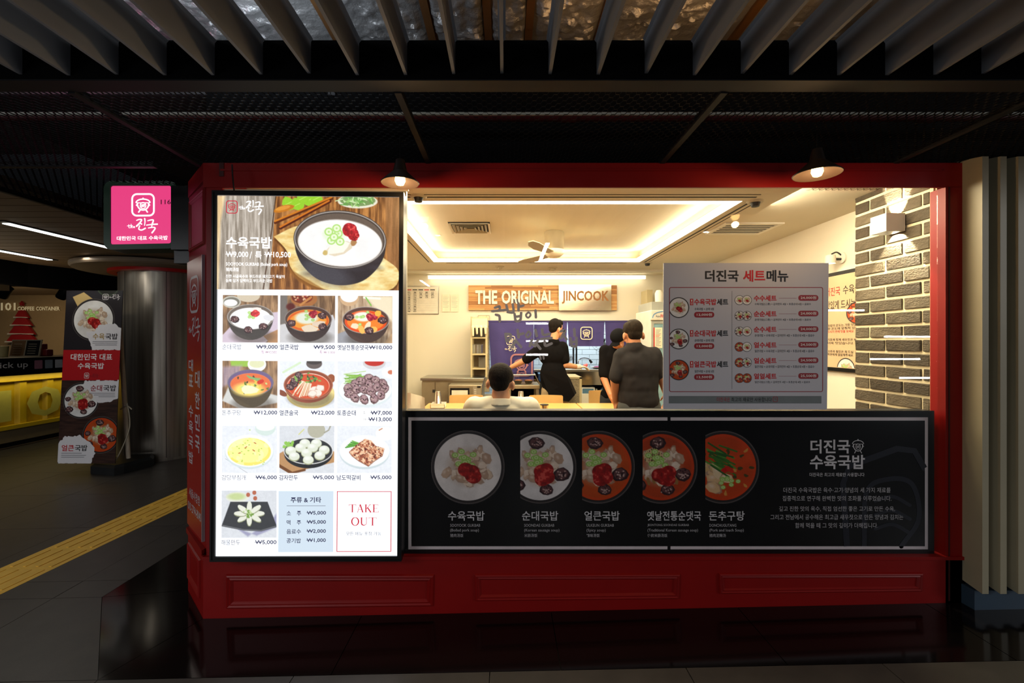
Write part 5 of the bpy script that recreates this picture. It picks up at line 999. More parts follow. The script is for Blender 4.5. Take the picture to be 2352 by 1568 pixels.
# picture lamp and framed notice on the right wall
def wallr(px): return XR*F/(px-CX)     # depth on the right wall seen at px
Yl = wallr(1936); zl = P(0, 592, Yl).z; t = empty('picture_lamp', (XR, Yl, zl), label='small white spotlight on an arm above the framed notice', cat='lamp')
MB().lathe([(.0001, 0), (.045, 0), (.045, .015), (.0001, .018)], n=20, M=Matrix.Rotation(-PI/2, 3, 'Y')).build('wall_plate', WHITE, t, 40); MB().tube(curve_pts([(-.01, 0, .02), (-.05, .0, .045), (-.09, 0, .03)], 4), .006).rod((-.01, 0, -.01), (-.07, 0, -.01), .01).build('arm', DKGREY, t, True)
MB().lathe([(.0001, .04), (.035, .035), (.04, -.03), (.036, -.03), (.032, .03)], (-.1, 0, -.015), n=20).build('head', WHITE, t, 40); MB().lathe([(.0001, -.02), (.034, -.02)], (-.1, 0, -.015), n=16).build('lens', STRIP, t)
spot('picture_spot', (XR-.1, Yl, zl-.06), (0, math.radians(28), 0), 9, math.radians(80), (1, .88, .62), .5, .02)
y0n, y1n = wallr(1990), wallr(1875); zt_ = P(0, 627, wallr(1960)).z; zb_ = P(0, 846, wallr(1960)).z
fn = empty('framed_notice', label='framed soup eating guide on the right wall by the bricks', cat='poster')
MB().bb(XR-.03, XR-.002, y0n, y1n, zb_-.03, zt_+.03).build('frame', BLACKM, fn); MB().bb(XR-.034, XR-.03, y0n+.03, y1n-.03, zb_, zt_).build('sheet', mat('notice_paper', rgb(216, 188, 150), .5, var=.06, scale=4), fn)
rpn = Plane((XR-.0345, 0, 0), (0, -1, 0), (0, 0, 1), (-1, 0, 0)); ni = Ink(rpn, .0006)
def rp(px, py): Y = wallr(px); return -Y, -P(0, py, Y).z
a = rp(1903, 655); b = rp(1955, 672); ni.text('더진국', a[0]+.02, -1.99, a[0]+.18, -1.92, INKR, .004, 1); ni.text('수육국밥', a[0]+.21, -1.99, a[0]+.45, -1.92, INKK, .004, 1); ni.text('맛있게 드시는 법', a[0]+.02, -1.88, a[0]+.40, -1.81, INKK, .004, 1)
for i, (t_, z, m) in enumerate((('국밥의 온도는 가장 맛있게 드시', 1.69, INKK), ('한 온도에 맞춰져 있습니다.', 1.665, INKK), ('드시기 전에 맛을 보세요', 1.64, INKR), ('기호에 맞게 새우젓과 부추를 넣', 1.575, INKK), ('더욱 맛있습니다.', 1.548, INKK), ('고추와 쌈장은 꼭 드실 고객님만', 1.48, INKK), ('직원에게 말씀해주세요.', 1.455, INKK))): ni.text(t_, a[0]+.04, -z, a[0]+.04+(.40 if len(t_) > 14 else .28), -z+.021, m, .004, 1)
ni.flush(fn); cv = Cv(120, 50, (216, 188, 150), 4); topbowl(cv, 60, 60, 58, 'w'); cv.mesh('dish_photo', rpn, -3.66, -1.425, -3.46, -1.345, PRN, fn, .0005, cv.em(60, 60, 59, 59) > .5)
cv = Cv(120, 120, (216, 188, 150), 4); topbowl(cv, 60, 60, 58, 'o'); cv.mesh('dish_photo', rpn, -3.56, -1.86, -3.30, -1.68, PRN, fn, .0005, cv.em(60, 60, 59, 59) > .5)

# ------------------------------------------------------------------ back wall: signs and boards
ws = empty('wooden_sign', label='long striped wood sign with raised white letters on the back wall', cat='sign'); wp = face_plane(6.86)
WD = [mat('sign_wood_%s' % n, rgb(*c), .55, var=.12, scale=8, stretch=(1, 1, 14)) for n, c in (('tan', (196, 142, 84)), ('honey', (214, 166, 106)), ('brown', (166, 112, 62)))]
MB().prism([wp.pt(1076, 655), wp.pt(1417, 655), wp.pt(1417, 712), wp.pt(1076, 712)], (0, .0, 0), (0, .03, 0)).build('backing', WD[2], ws)
for r in range(14):
    x = 1076; y = 655+r*57/14
    while x < 1417:
        w = random.uniform(24, 64); x2 = min(1417, x+w); d = random.uniform(.002, .006); MB().prism([wp.pt(x+.2, y+.2, 0), wp.pt(x2-.2, y+.2, 0), wp.pt(x2-.2, y+57/14-.2, 0), wp.pt(x+.2, y+57/14-.2, 0)], (0, -d, 0), (0, .001, 0)).build('wood_strip', random.choice(WD), ws); x = x2
wq = Ink(Plane(wp.o+Vector((0, -.02, 0)), wp.u, wp.v, wp.n), .004); LW = mat('sign_letter_white', rgb(240, 236, 224), .4)
wq.text('THE', 1092, 667, 1142, 698, LW, .03); wq.text('ORIGINAL', 1152, 667, 1272, 698, LW, .03); wq.flush(ws)
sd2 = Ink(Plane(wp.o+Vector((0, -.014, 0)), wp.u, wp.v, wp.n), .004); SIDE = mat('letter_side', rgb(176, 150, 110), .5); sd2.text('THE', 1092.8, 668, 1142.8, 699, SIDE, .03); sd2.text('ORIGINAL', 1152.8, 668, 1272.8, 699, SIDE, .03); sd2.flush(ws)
st = empty('steel_sign_plate', label='polished steel plate with stencilled letters on the wooden sign', cat='sign'); MB().prism([wp.pt(1283, 654), wp.pt(1403, 654), wp.pt(1403, 713), wp.pt(1283, 713)], (0, -.03, 0), (0, -.024, 0)).build('plate', mat('mirror_plate', rgb(205, 198, 180), .2, metal=1, bump=.03, bscale=3), st)
wq = Ink(Plane(wp.o+Vector((0, -.03, 0)), wp.u, wp.v, wp.n), .002); wq.text('JINCOOK', 1290, 668, 1398, 698, mat('stencil_wood', rgb(150, 98, 50), .6, var=.2, scale=8, stretch=(1, 1, 14)), .026); wq.flush(st)
mbd = empty('menu_whiteboard', label='white menu and allergy board on the back wall beside the lightbox', cat='board'); m2 = face_plane(6.88)
MB().prism([m2.pt(880, 658), m2.pt(1006, 658), m2.pt(1006, 720), m2.pt(880, 720)], (0, 0, 0), (0, .02, 0)).build('sheet', mat('board_white', rgb(232, 226, 212), .4), mbd)
MB().prism([m2.pt(880, 656.5), m2.pt(1007.5, 656.5), m2.pt(1007.5, 721.5), m2.pt(880, 721.5)], (0, .008, 0), (0, .02, 0)).build('frame', STEEL, mbd)
wq = Ink(m2, .003)
for i, c in enumerate((INKR, INKK, INKK, INKR, INKK)): wq.rect(934+i*13.5, 664.5, 945+i*13.5, 666.5, c)
for r in range(12):
    wq.rect(932, 669+r*4, 1004, 669.2+r*4, mat('ink_mid_grey', 0))
    for i in range(5):
        if r < 4 or i < 2: wq.text(random.choice(['김치', '쌀', '고추', '배추', '돼지고기', '두부'][:4]), 936+i*13.5, 670+r*4, 943+i*13.5, 672.2+r*4, INKK, .02)
wq.flush(mbd)
for px, lab in ((1024, 'thin pinned paper notice left of the wooden sign, left one'), (1044, 'thin pinned paper notice left of the wooden sign, right one')):
    t = empty('paper_notice', P(px, 696, 6.88), label=lab, cat='paper'); MB().bb(-.058, .058, .008, .012, -.13, .13).build('sheet', mat('paper_cream', rgb(236, 228, 204), .7), t); mb = MB(); [mb.bb(-.045, .045-.01*(i % 3), .0065, .008, .09-i*.022, .093-i*.022) for i in range(8)]; tag(mb.build('text_line', mat('ink_mid_grey', 0), t), kind='stuff')
# tiled pier left of the serving hatch, hatch frame
TILE = mat('cream_tile', rgb(232, 220, 186), .25, var=.03); TILEW = mat('white_tile', rgb(226, 236, 242), .2, var=.03)
MB().prism([wp.pt(1098, 724), wp.pt(1124, 724), wp.pt(1124, 900), wp.pt(1098, 900)], (0, .0, 0), (0, .035, 0)).build('tile_grout', mat('grout_brown', rgb(150, 130, 90), .8), wb)
for r in range(14):
    for j, (a, b) in enumerate(((1098.5, 1111), (1111.8, 1123.6)) if r % 2 else ((1098.5, 1117), (1117.8, 1123.6))): MB().prism([wp.pt(a, 725+r*12.5), wp.pt(b, 725+r*12.5), wp.pt(b, 736.8+r*12.5), wp.pt(a, 736.8+r*12.5)], (0, -.006, 0), (0, .002, 0)).build('tile', TILE, wb)
tag(MB().bb(P(1477, 0, YB_).x, P(1484, 0, YB_).x, YB_-.05, YB_+.12, .3, P(0, 741, YB_).z).build('trim_1', BLACKM, None), kind='structure')
# kitchen back wall of white tiles
wk = tag(MB().bb(-.6, 3.2, 8.30, 8.4, .0, 2.7).build('wall_kitchen', mat('grout_pale', rgb(170, 180, 186), .8), None), kind='structure')
tag(MB().bb(2.9, 3.0, 7.02, 8.3, .0, 2.7).bb(-.7, -.6, 7.02, 8.3, .0, 2.7).build('wall_kitchen_side', TILEW, None), kind='structure')
me = MB().bev(-.128, .128, -.008, .004, -.043, .043, .003).mesh('tile', TILEW)
for r in range(14):
    for j in range(13): link('tile', me, wk, loc=(-.3+j*.262+(.131 if r % 2 else 0), 8.295, .62+r*.092))

# ------------------------------------------------------------------ serving hatch curtains
NV = mat('navy_cloth', rgb(70, 62, 126), .85, var=.06, scale=6, bump=.15, bscale=90, stretch=(1, 1, 1))
def curtain(x0, x1, y0, y1, Y, label, group, flare0=0, flare1=0, logo=None, nx=24, ny=14, name='cloth_curtain'):
    V = []
    for j in range(ny+1):
        for i in range(nx+1):
            tx_, ty_ = i/nx, j/ny; xx = x0+flare0*ty_+(x1+flare1*ty_-x0-flare0*ty_)*tx_; p = P(xx, y0+(y1-y0)*ty_, Y); p.y += .012*ty_*math.sin(tx_*9+x0)+.006*ty_*math.sin(tx_*23); V.append(p)
    n = len(V); V2 = V+[v_+Vector((0, .004, 0)) for v_ in V]; q = lambda j, i: j*(nx+1)+i
    Fc = [(q(j, i), q(j, i+1), q(j+1, i+1), q(j+1, i)) for j in range(ny) for i in range(nx)]+[tuple(n+v_ for v_ in (q(j, i), q(j+1, i), q(j+1, i+1), q(j, i+1))) for j in range(ny) for i in range(nx)]
    t = empty(name, label=label, cat='curtain', group=group); MB().add(V2, Fc).build('cloth', NV, t, True)
    MB().prism([P(x0, y0-.5, Y), P(x1, y0-.5, Y), P(x1, y0+2, Y), P(x0, y0+2, Y)], (0, -.006, 0), (0, .012, 0)).build('hem', NV, t)
    if logo: wq = Ink(face_plane(Y-.025), .002); logo(wq); wq.flush(t, 'emblem')
    return t
CR = mat('ink_cream', rgb(240, 226, 200), .6); CORAL = mat('ink_coral', rgb(176, 120, 130), .7)
def lg1(q): emblem(q, 1163, 771, 1183, 792, CR); brush(q, 1159, 794, 1187, 808, CR)
def lg0(q):
    emblem(q, 1172, 812, 1224, 864, CORAL)
G_ = 'short navy curtains over the serving hatch'
curtain(1122, 1226, 737, 878, 6.72, 'long navy curtain with cream pot emblem hanging left of the hatch', None, 8, 0, lambda q: (lg1(q), lg0(q)))
curtain(1226.6, 1303, 738, 795, 6.78, 'short navy curtain behind the standing cook\'s head', G_, 0, -3)
curtain(1303.6, 1388.6, 738, 795, 6.78, 'short navy curtain with cream pot emblem, over the tap', G_, 3, -3, lambda q: emblem(q, 1333, 750, 1361, 780, CR))
curtain(1389.4, 1472, 737, 795, 6.78, 'short navy curtain behind the two bowed men', G_, 3, 0)
tag(MB().rod(P(1120, 737, 6.79), P(1474, 737, 6.79), .008).build('curtain_rail', DKGREY, None), 'thin dark rail carrying the navy curtains', 'rail')

# ------------------------------------------------------------------ dining furniture
WOODT = mat('honey_wood', rgb(226, 176, 104), .35, var=.08, scale=5, stretch=(1, 9, 9)); WOODC = mat('pale_ply', rgb(222, 178, 112), .4, var=.07, scale=5, stretch=(1, 9, 1))
def table(x0, x1, y0, y1, lab):
    t = empty('dining_table', ((x0+x1)/2, (y0+y1)/2, FI), label=lab, cat='table'); a, b = (x1-x0)/2, (y1-y0)/2
    MB().bev(-a, a, -b, b, .71, .74, .006).build('tabletop', WOODT, t)
    for sx in (-1, 1):
        for sy in (-1, 1): MB().rod((sx*(a-.05), sy*(b-.05), 0), (sx*(a-.05), sy*(b-.05), .71), .02).build('leg', BLACKM, t, True)
    return t
def chair(x, y, rz, lab, top=.80):
    t = empty('dining_chair', (x, y, FI), rz, label=lab, cat='chair', group='pale plywood chairs at the tables')
    MB().bev(-.2, .2, -.2, .2, .43, .455, .01).build('seat', WOODC, t)
    V = []; n = 12
    for k, off in enumerate((0, .014)):
        for j, z in enumerate((top-.26, top-.25, top-.012, top)):
            for i in range(n+1):
                u_ = -1+2*i/n; w = .205 if j in (1, 2) else .195; V.append((u_*w, .2-.045*(1-u_*u_)*-1-.09+off+.04*(z-.5), z))
    m_ = 4*(n+1); q = lambda k, j, i: k*m_+j*(n+1)+i; Fc = []
    for j in range(3):
        for i in range(n): Fc += [(q(0, j, i), q(0, j, i+1), q(0, j+1, i+1), q(0, j+1, i)), (q(1, j, i), q(1, j+1, i), q(1, j+1, i+1), q(1, j, i+1))]
    for i in range(n): Fc += [(q(0, 3, i), q(0, 3, i+1), q(1, 3, i+1), q(1, 3, i)), (q(0, 0, i), q(1, 0, i), q(1, 0, i+1), q(0, 0, i+1))]
    for j in range(3): Fc += [(q(0, j, 0), q(0, j+1, 0), q(1, j+1, 0), q(1, j, 0)), (q(0, j, n), q(1, j, n), q(1, j+1, n), q(0, j+1, n))]
    MB().add(V, Fc).build('backrest', WOODC, t, 40)
    for sx in (-1, 1): MB().rod((sx*.17, -.17, 0), (sx*.17, -.16, .43), .013).build('leg', STEEL, t, True); MB().tube([(sx*.17, .2, 0), (sx*.17, .18, .43), (sx*.17, .165, top-.08)], .012).build('leg', STEEL, t, True)
    return t
table(P(985, 0, 5.25).x, P(1322, 0, 5.25).x, 4.60, 5.25, 'honey wood dining table with the tall cup stacks, left one')
table(-.62, .58, 3.18, 3.78, 'dining table in front of the seated man in the white shirt')
table(P(1324, 0, 5.25).x, P(1490, 0, 5.25).x, 4.60, 5.25, 'honey wood dining table in front of the grey shirted man, right one')
for px, Y, rz, lab in ((1071, 5.5, 0, 'plywood chair behind the table, under the painted grill box'), (1254, 5.48, 0, 'plywood chair behind the table, below the standing cook'), (1388, 6.02, 0, 'plywood chair behind the table, below the man in the cap'), (1273, 4.30, PI, 'plywood chair nearest the window, beside the metal cup'), (1403, 4.30, PI, 'plywood chair nearest the window, at the grey shirted man\'s hand')):
    chair(P(px, 0, Y).x, Y-.12 if rz == 0 else Y+.12, rz, lab, .80)
ch = chair(P(1151, 0, 2.95).x, 3.02, PI, 'plywood chair under the seated man in the white shirt', .74)
CUP = mat('steel_cup', rgb(200, 194, 180), .25, metal=1)
cupme = MB().lathe([(.0001, 0), (.026, 0), (.028, .004), (.035, .085), (.0365, .087), (.0345, .086), (.026, .006), (.0001, .005)], n=18).mesh('steel_cup', CUP, 50)
for (px, py, Y, n_, dz, lab, g) in ((1196.5, 922, 4.95, 8, .011, 'steel cup nested in the tall stack behind the seated man', 'cup stack behind the seated man'), (1006, 930, 4.9, 7, .011, 'steel cup nested in the stack in the white basket', 'cup stack in the white basket')):
    c = P(px, 0, Y); z = FI+.745 if n_ == 8 else FI+.76
    for i in range(n_): o_ = link('steel_cup', cupme, None, loc=(c.x, c.y, z+i*dz), label=lab, cat='cup', group=g); o_.rotation_euler = (PI, 0, 0); o_.location.z += .087
for px, Y, lab, w in ((1007, 4.9, 'white perforated basket holding steel cups', .075), (1197, 4.95, 'low white holder under the tall cup stack', .06)):
    c = P(px, 0, Y); t = empty('cup_basket', (c.x, c.y, FI+.741), label=lab, cat='basket'); MB().bb(-w, w, -w, -w+.004, .0, .045).bb(-w, w, w-.004, w, 0, .045).bb(-w, -w+.004, -w, w, 0, .045).bb(w-.004, w, -w, w, 0, .045).bb(-w, w, -w, w, 0, .004).build('body', WHITE, t); MB().bb(-w-.003, w+.003, -w-.003, -w, .04, .05).bb(-w-.003, w+.003, w, w+.003, .04, .05).build('rim', WHITE, t)
c = P(1251, 938, 4.62); t = empty('metal_cup', (c.x, 4.66, FI+.741), label='lidded steel cup on the table front edge', cat='cup'); MB().lathe([(.0001, 0), (.034, 0), (.042, .06)], n=24).build('body', CUP, t, 40); MB().lathe([(.042, .058), (.045, .06), (.044, .066), (.0001, .068)], n=24).build('lid', DKGREY, t, 40)
# cloth over a chair at the far left of the window
c = P(958, 915, 4.4); t = empty('draped_cloth', (c.x-.02, 4.4, FI), label='white cloth draped over a chair at the left window edge', cat='cloth')
V = []; n = 10
for j in range(15):
    for i in range(n+1): u_ = i/n; V.append((-.16+.25*u_+.07*(j/14)*(u_-.4), .03*math.sin(u_*9+j*.2), .96-.62*(j/14)-.10*abs(u_-.45)*(1-j/14)))
MB().add(V, [(j*(n+1)+i, j*(n+1)+i+1, (j+1)*(n+1)+i+1, (j+1)*(n+1)+i) for j in range(14) for i in range(n)]).build('cloth', mat('white_cotton', rgb(230, 222, 200), .9), t, True); MB().rod((-.12, .05, 0), (-.1, .05, .9), .012).rod((.08, .05, 0), (.06, .05, .9), .012).rod((-.1, .05, .9), (.06, .05, .9), .012).build('rack_frame', STEEL, t)

# ------------------------------------------------------------------ kitchen counter side
SG = mat('appliance_steel', rgb(168, 158, 134), .35, metal=.7, var=.08)
def box(px0, px1, Y, d, z0, z1): return P(px0, 0, Y).x, P(px1, 0, Y).x, Y, Y+d, z0, z1
cn_ = empty('steel_counter', label='long steel work counter along the left back wall', cat='counter'); Yc = 6.25
a = box(965, 1112, Yc, .6, FI, P(0, 868, Yc).z); MB().bev(a[0], a[1], a[2], a[3], a[5]-.035, a[5]).build('top', STEEL, cn_); MB().bb(a[0]+.02, a[1]-.02, a[2]+.04, a[3], FI+.1, a[5]-.035).build('body', SG, cn_); zc1 = a[5]
for px0, px1 in ((968, 998), (1000, 1029)): x0, x1 = P(px0, 0, Yc).x, P(px1, 0, Yc).x; MB().bb(x0, x1, Yc+.02, Yc+.045, FI+.15, zc1-.06).build('door', SG, cn_)
MB().bb(P(993, 0, Yc).x, P(999, 0, Yc).x, Yc+.012, Yc+.02, zc1-.2, zc1-.16).build('handle', DKGREY, cn_)
gx0, gx1 = P(1030, 0, 5.95).x, P(1107, 0, 5.95).x; gz1 = P(0, 884, 5.95).z
gm = empty('warming_cabinet', label='beige steel warming cabinet with a dark lit slot, behind the table', cat='appliance')
MB().bev(gx0, gx1, 5.95, 6.24, FI, gz1, .01).build('body', SG, gm); sx0, sx1 = P(1034, 0, 5.94).x, P(1078, 0, 5.94).x
MB().bb(sx0, sx1, 5.94, 5.951, P(0, 912, 5.94).z, P(0, 891, 5.94).z).build('slot', BLACKM, gm); MB().bb(sx0+.02, sx1-.02, 5.93, 5.945, P(0, 912, 5.94).z-.02, P(0, 896, 5.94).z).build('lit_tray', mat('tray_white', rgb(240, 232, 210), .5), gm)
MB().bb(P(1086, 0, 5.94).x, P(1104, 0, 5.94).x, 5.942, 5.951, P(0, 922, 5.94).z, P(0, 888, 5.94).z).build('control_panel', mat('panel_grey', rgb(150, 140, 120), .5), gm); MB().bb(P(1096, 0, 5.94).x, P(1104, 0, 5.94).x, 5.936, 5.943, P(0, 890, 5.94).z, P(0, 886, 5.94).z).build('display', BLACKM, gm)
mb = MB(); [mb.bb(P(1089, 0, 5.94).x, P(1094, 0, 5.94).x, 5.938, 5.943, P(0, 894+i*4+1.2, 5.94).z, P(0, 894+i*4, 5.94).z) for i in range(6)]; tag(mb.build('button_row', WHITE, gm), kind='stuff')
# storage rack with shelves, glove box
rk = empty('storage_rack', label='tall beige shelf rack beside the navy curtain', cat='rack'); x0, x1 = P(1083, 0, 6.4).x, P(1117, 0, 6.4).x; zt1 = P(0, 727, 6.4).z
BE = mat('beige_enamel', rgb(206, 192, 150), .5)
for x in (x0, x1):
    for y in (6.4, 6.74): MB().bb(x-.012, x+.012, y-.012, y+.012, zc1 if y > 6.6 and False else zc1+.001, zt1).build('post', BE, rk)
for py in (729, 774, 812, 845): z = P(0, py, 6.4).z; MB().bb(x0-.01, x1+.01, 6.39, 6.75, z-.02, z).build('shelf', BE, rk)
MB().bb(x0, x1, 6.73, 6.75, zc1, zt1).build('back_panel', mat('rack_back', rgb(120, 104, 78), .6), rk)
for i, (px, py, w, h, m, lab) in enumerate(((1100, 772, .09, .1, mat('box_dark', rgb(60, 56, 50), .6), 'dark box on the upper rack shelf'), (1096, 810, .08, .12, STEEL, 'steel pot on the middle rack shelf'), (1108, 843, .05, .12, mat('box_grey', rgb(110, 106, 96), .6), 'grey tin on the lower rack shelf'))):
    c = P(px, py, 6.55); z = P(0, {772: 774, 810: 812, 843: 845}[py], 6.4).z+.001; tag((MB().bev(-w, w, -.08, .08, 0, h*1.3, .008) if i != 1 else MB().lathe([(.0001, 0), (w, 0), (w, h), (w+.006, h+.004), (w+.006, h+.01), (.0001, h+.02)], n=24)).build(['storage_box', 'cooking_pot', 'storage_tin'][i], m, None, 40, loc=(c.x, 6.56, z)), lab, ['box', 'pot', 'tin'][i])
gl = empty('glove_pack', (P(1100, 0, 6.36).x, 6.37, 0), label='cream glove pack with hanging gloves on the rack front', cat='gloves'); zg = P(0, 731, 6.36).z
MB().bb(-.10, .12, -.012, .01, zg-.13, zg).build('pack', mat('glove_cream', rgb(236, 226, 196), .6), gl)
for i, x in enumerate((-.085, -.03, .03, .09)): MB().rod((x, -.014, zg-.12), (x+.004, -.014, zg-.24+.03*(i % 2)), .02, .014, cap=True).build('glove', MATS['glove_cream'], gl, True)
# food display cart with bowls
ct = empty('glass_food_cart', label='glass topped grey cart with two bowls beside the cook', cat='cart'); Yt = 5.9; x0, x1 = P(1165, 0, Yt).x, P(1240, 0, Yt).x; zt2 = P(0, 884, Yt).z
MB().bev(x0, x1, Yt, Yt+.5, zt2-.05, zt2).build('top', SG, ct)
for x in (x0+.03, x1-.03):
    for y in (Yt+.03, Yt+.47): MB().bb(x-.018, x+.018, y-.018, y+.018, FI, zt2-.05).build('leg', SG, ct)
MB().bb(x0+.03, x1-.03, Yt+.02, Yt+.48, FI+.3, FI+.32).build('shelf', DKGREY, ct); MB().bb(x0+.03, x1-.03, Yt+.46, Yt+.48, FI+.32, zt2-.05).build('back_panel', mat('dark_plate', 0), ct)
GL2 = glassmat('case_glass', (.93, .96, .96)); gz = zt2+.13
MB().bb(x0, x1, Yt+.02, Yt+.025, zt2, gz).build('glass_front', GL2, ct); MB().bb(x0, x1-.05, Yt+.02, Yt+.45, gz, gz+.005).build('glass_top', GL2, ct); MB().tube([(x0, Yt+.02, gz), (x1-.06, Yt+.02, gz), (x1, Yt+.02, zt2+.01)], .008).build('edge_rail', STEEL, ct)
for px, lab in ((1190, 'black bowl of red side dish in the cart, left one'), (1214, 'black bowl of red side dish in the cart, right one')):
    c = P(px, 0, Yt+.2); t = empty('food_bowl', (c.x, Yt+.2, zt2+.001), label=lab, cat='bowl'); MB().lathe([(.0001, 0), (.04, 0), (.062, .045), (.064, .045), (.058, .036), (.0001, .03)], n=24).build('bowl', BLACKM, t, 50); MB().lathe([(.056, .036), (.04, .05), (.0001, .056)], n=14).build('food', mat('red_food', rgb(196, 110, 70), .6, var=.3, scale=60, bump=.5), t, True)
c = P(1248, 868, 6.55); t = empty('blue_tub', (c.x, 6.55, FI), label='dark blue plastic tub on a stand next to the glass cart', cat='tub'); zb2 = P(0, 876, 6.45).z-FI
MB().bev(-.07, .085, -.1, .1, zb2, zb2+.1, .012).build('body', mat('blue_plastic', rgb(20, 62, 120), .4), t); MB().bev(-.078, .093, -.108, .108, zb2+.1, zb2+.115, .004).build('lid', mat('blue_lid', rgb(60, 110, 160), .4), t); MB().bb(-.06, .075, -.09, .09, 0, zb2).build('stand', DKGREY, t)
# stone partition with wooden edge; hatch worktop, sink things
pt = empty('stone_partition', label='low speckled stone partition with pale edge right of the cook', cat='partition'); x0, x1 = P(1306, 0, 5.95).x, P(1336, 0, 5.95).x; z_ = P(0, 866, 5.95).z
MB().bb(x0, x1-.03, 5.95, 6.5, FI, z_-.02).build('stone_panel', mat('speckled_stone', rgb(150, 140, 116), .6, var=.35, scale=90), pt); MB().bb(x1-.03, x1, 5.94, 6.5, FI, z_).build('edge_post', BE, pt); MB().bb(x0, x1, 5.94, 6.5, z_-.02, z_+.002).build('cap', BE, pt)
wk2 = empty('hatch_worktop', label='steel worktop inside the serving hatch', cat='counter'); Yw = 6.98; zw = P(0, 848, Yw).z
MB().bev(P(1165, 0, Yw).x, 2.85, Yw, Yw+.65, zw-.04, zw).build('top', STEEL, wk2); MB().bb(P(1300, 0, Yw).x, 2.85, Yw+.0, Yw+.04, zw-.24, zw-.04).build('apron', CHROME, wk2); MB().bb(-.0, 2.85, Yw+.5, Yw+.6, .0, zw-.05).build('back_panel', mat('dark_plate', 0), wk2)
MB().bb(P(1300, 0, Yw).x, 2.8, Yw+.05, Yw+.5, P(0, 918, Yw).z-.03, P(0, 918, Yw).z).build('under_shelf', SG, wk2)
zs2 = P(0, 918, Yw).z+.001
t = empty('white_appliance', (P(1352, 0, Yw).x, Yw+.2, zs2), label='white framed box with a blue window below the worktop', cat='appliance'); MB().bev(-.10, .11, -.15, .15, .0, .19, .02).build('body', mat('plastic_white', rgb(226, 226, 222), .4), t); MB().bb(-.085, .085, -.158, -.149, .05, .165).build('window', mat('blue_window', rgb(84, 122, 150), .2), t)
c = P(1374, 0, Yw); t = empty('green_bottle', (c.x, Yw+.14, zs2), label='lime green bottle below the worktop', cat='bottle'); MB().lathe([(.0001, 0), (.035, 0), (.036, .1), (.022, .13), (.0001, .135)], n=20).build('body', mat('lime_plastic', rgb(150, 200, 40), .4), t, 50); MB().lathe([(.014, .13), (.014, .155), (.0001, .156)], n=14).build('cap', WHITE, t, 40)
c = P(1389, 0, Yw); t = empty('water_jug', (c.x, Yw+.14, zs2), label='pale blue water jug with white label below the worktop', cat='jug'); MB().lathe([(.0001, 0), (.052, 0), (.054, .12), (.03, .155), (.0001, .16)], n=22).build('body', mat('pale_blue_plastic', rgb(160, 200, 226), .3), t, 50); MB().bb(-.02, .03, -.056, -.05, .03, .08).build('paper_label', WHITE, t); MB().lathe([(.018, .155), (.018, .175), (.0001, .177)], n=14).build('cap', mat('blue_lid', 0), t, 40)
for px, lab in ((1317, 'dark upright steel pipe in the hatch, left one'), (1324, 'dark upright steel pipe in the hatch, right one')):
    tag(MB().rod((P(px, 0, 7.3).x, 7.3, zw+.0), (P(px, 0, 7.3).x, 7.3, 2.0), .014).build('steel_pipe', mat('pipe_dark', rgb(60, 66, 72), .3, metal=.8), None, True), lab, 'pipe', 'upright pipes in the hatch')
def cage_fan(px, py, Y, r, lab, rot):
    t = empty('cage_fan', P(px, py, Y), label=lab, cat='fan'); M_ = Matrix.Rotation(rot, 3, 'X'); w = MB()
    for rr, d in ((r, 0), (r*.8, -.022), (r*.55, -.035), (r*.3, -.042)): w.tube([M_ @ Vector((rr*math.cos(a_), d, rr*math.sin(a_))) for a_ in np.linspace(0, 2*PI, 33)], .0028, 5)
    for i in range(24): a_ = 2*PI*i/24; w.tube([M_ @ Vector((rr*math.cos(a_), d, rr*math.sin(a_))) for rr, d in ((r, 0), (r*.8, -.022), (r*.3, -.042), (r*.12, -.043))], .002, 4)
    w.build('cage', mat('fan_wire', rgb(150, 156, 158), .4, metal=.5), t, True); MB().ell((0, .0, 0), (r*.16, .03, r*.16)).build('hub', DKGREY, t, True)
    for i in range(4): a_ = i*PI/2+.4; MB().prism([M_ @ Vector((r*rr*math.cos(a_+da), .005+dd, r*rr*math.sin(a_+da))) for rr, da, dd in ((.15, -.2, 0), (.75, -.35, -.01), (.8, .25, .012), (.15, .4, .006))], (0, 0, 0), (0, .003, 0)).build('blade', mat('fan_grey', rgb(130, 138, 146), .4), t)
    MB().tube([(0, .03, 0), (0, .2, .05), (0, .3, .3)], .012).build('bracket', DKGREY, t); return t
cage_fan(1386, 781, 7.75, .21, 'round caged fan in the kitchen, half hidden by the navy curtain', .25)
cage_fan(1306, 822, 7.3, .06, 'small round caged fan beside the upright pipes', 0)
t = empty('gooseneck_tap', (P(1329, 0, 7.35).x, 7.35, zw), label='curved hose tap with black spray head in the hatch', cat='tap'); px_ = lambda a, b: P(a, b, 7.35)-t.location
MB().tube(curve_pts([Vector((0, 0, 0)), px_(1328, 832), px_(1333, 824), px_(1342, 822), px_(1352, 824), px_(1356, 829)], 6), .008).build('hose', CHROME, t, True); MB().rod(px_(1354, 826), px_(1359, 833), .016, .022).build('spray_head', BLACKM, t, True)
t = empty('side_dish_plate', (P(1372, 0, 7.2).x, 7.2, zw), label='white plate with purple vegetables on the hatch worktop', cat='plate'); MB().lathe([(.0001, .002), (.06, .004), (.1, .02), (.1, .024), (.0001, .012)], n=28).build('plate', WHITE, t, 50); MB().ell((0, 0, .02), (.06, .06, .022)).build('food', mat('purple_food', rgb(150, 50, 110), .6, var=.4, scale=60, bump=.6), t, True)
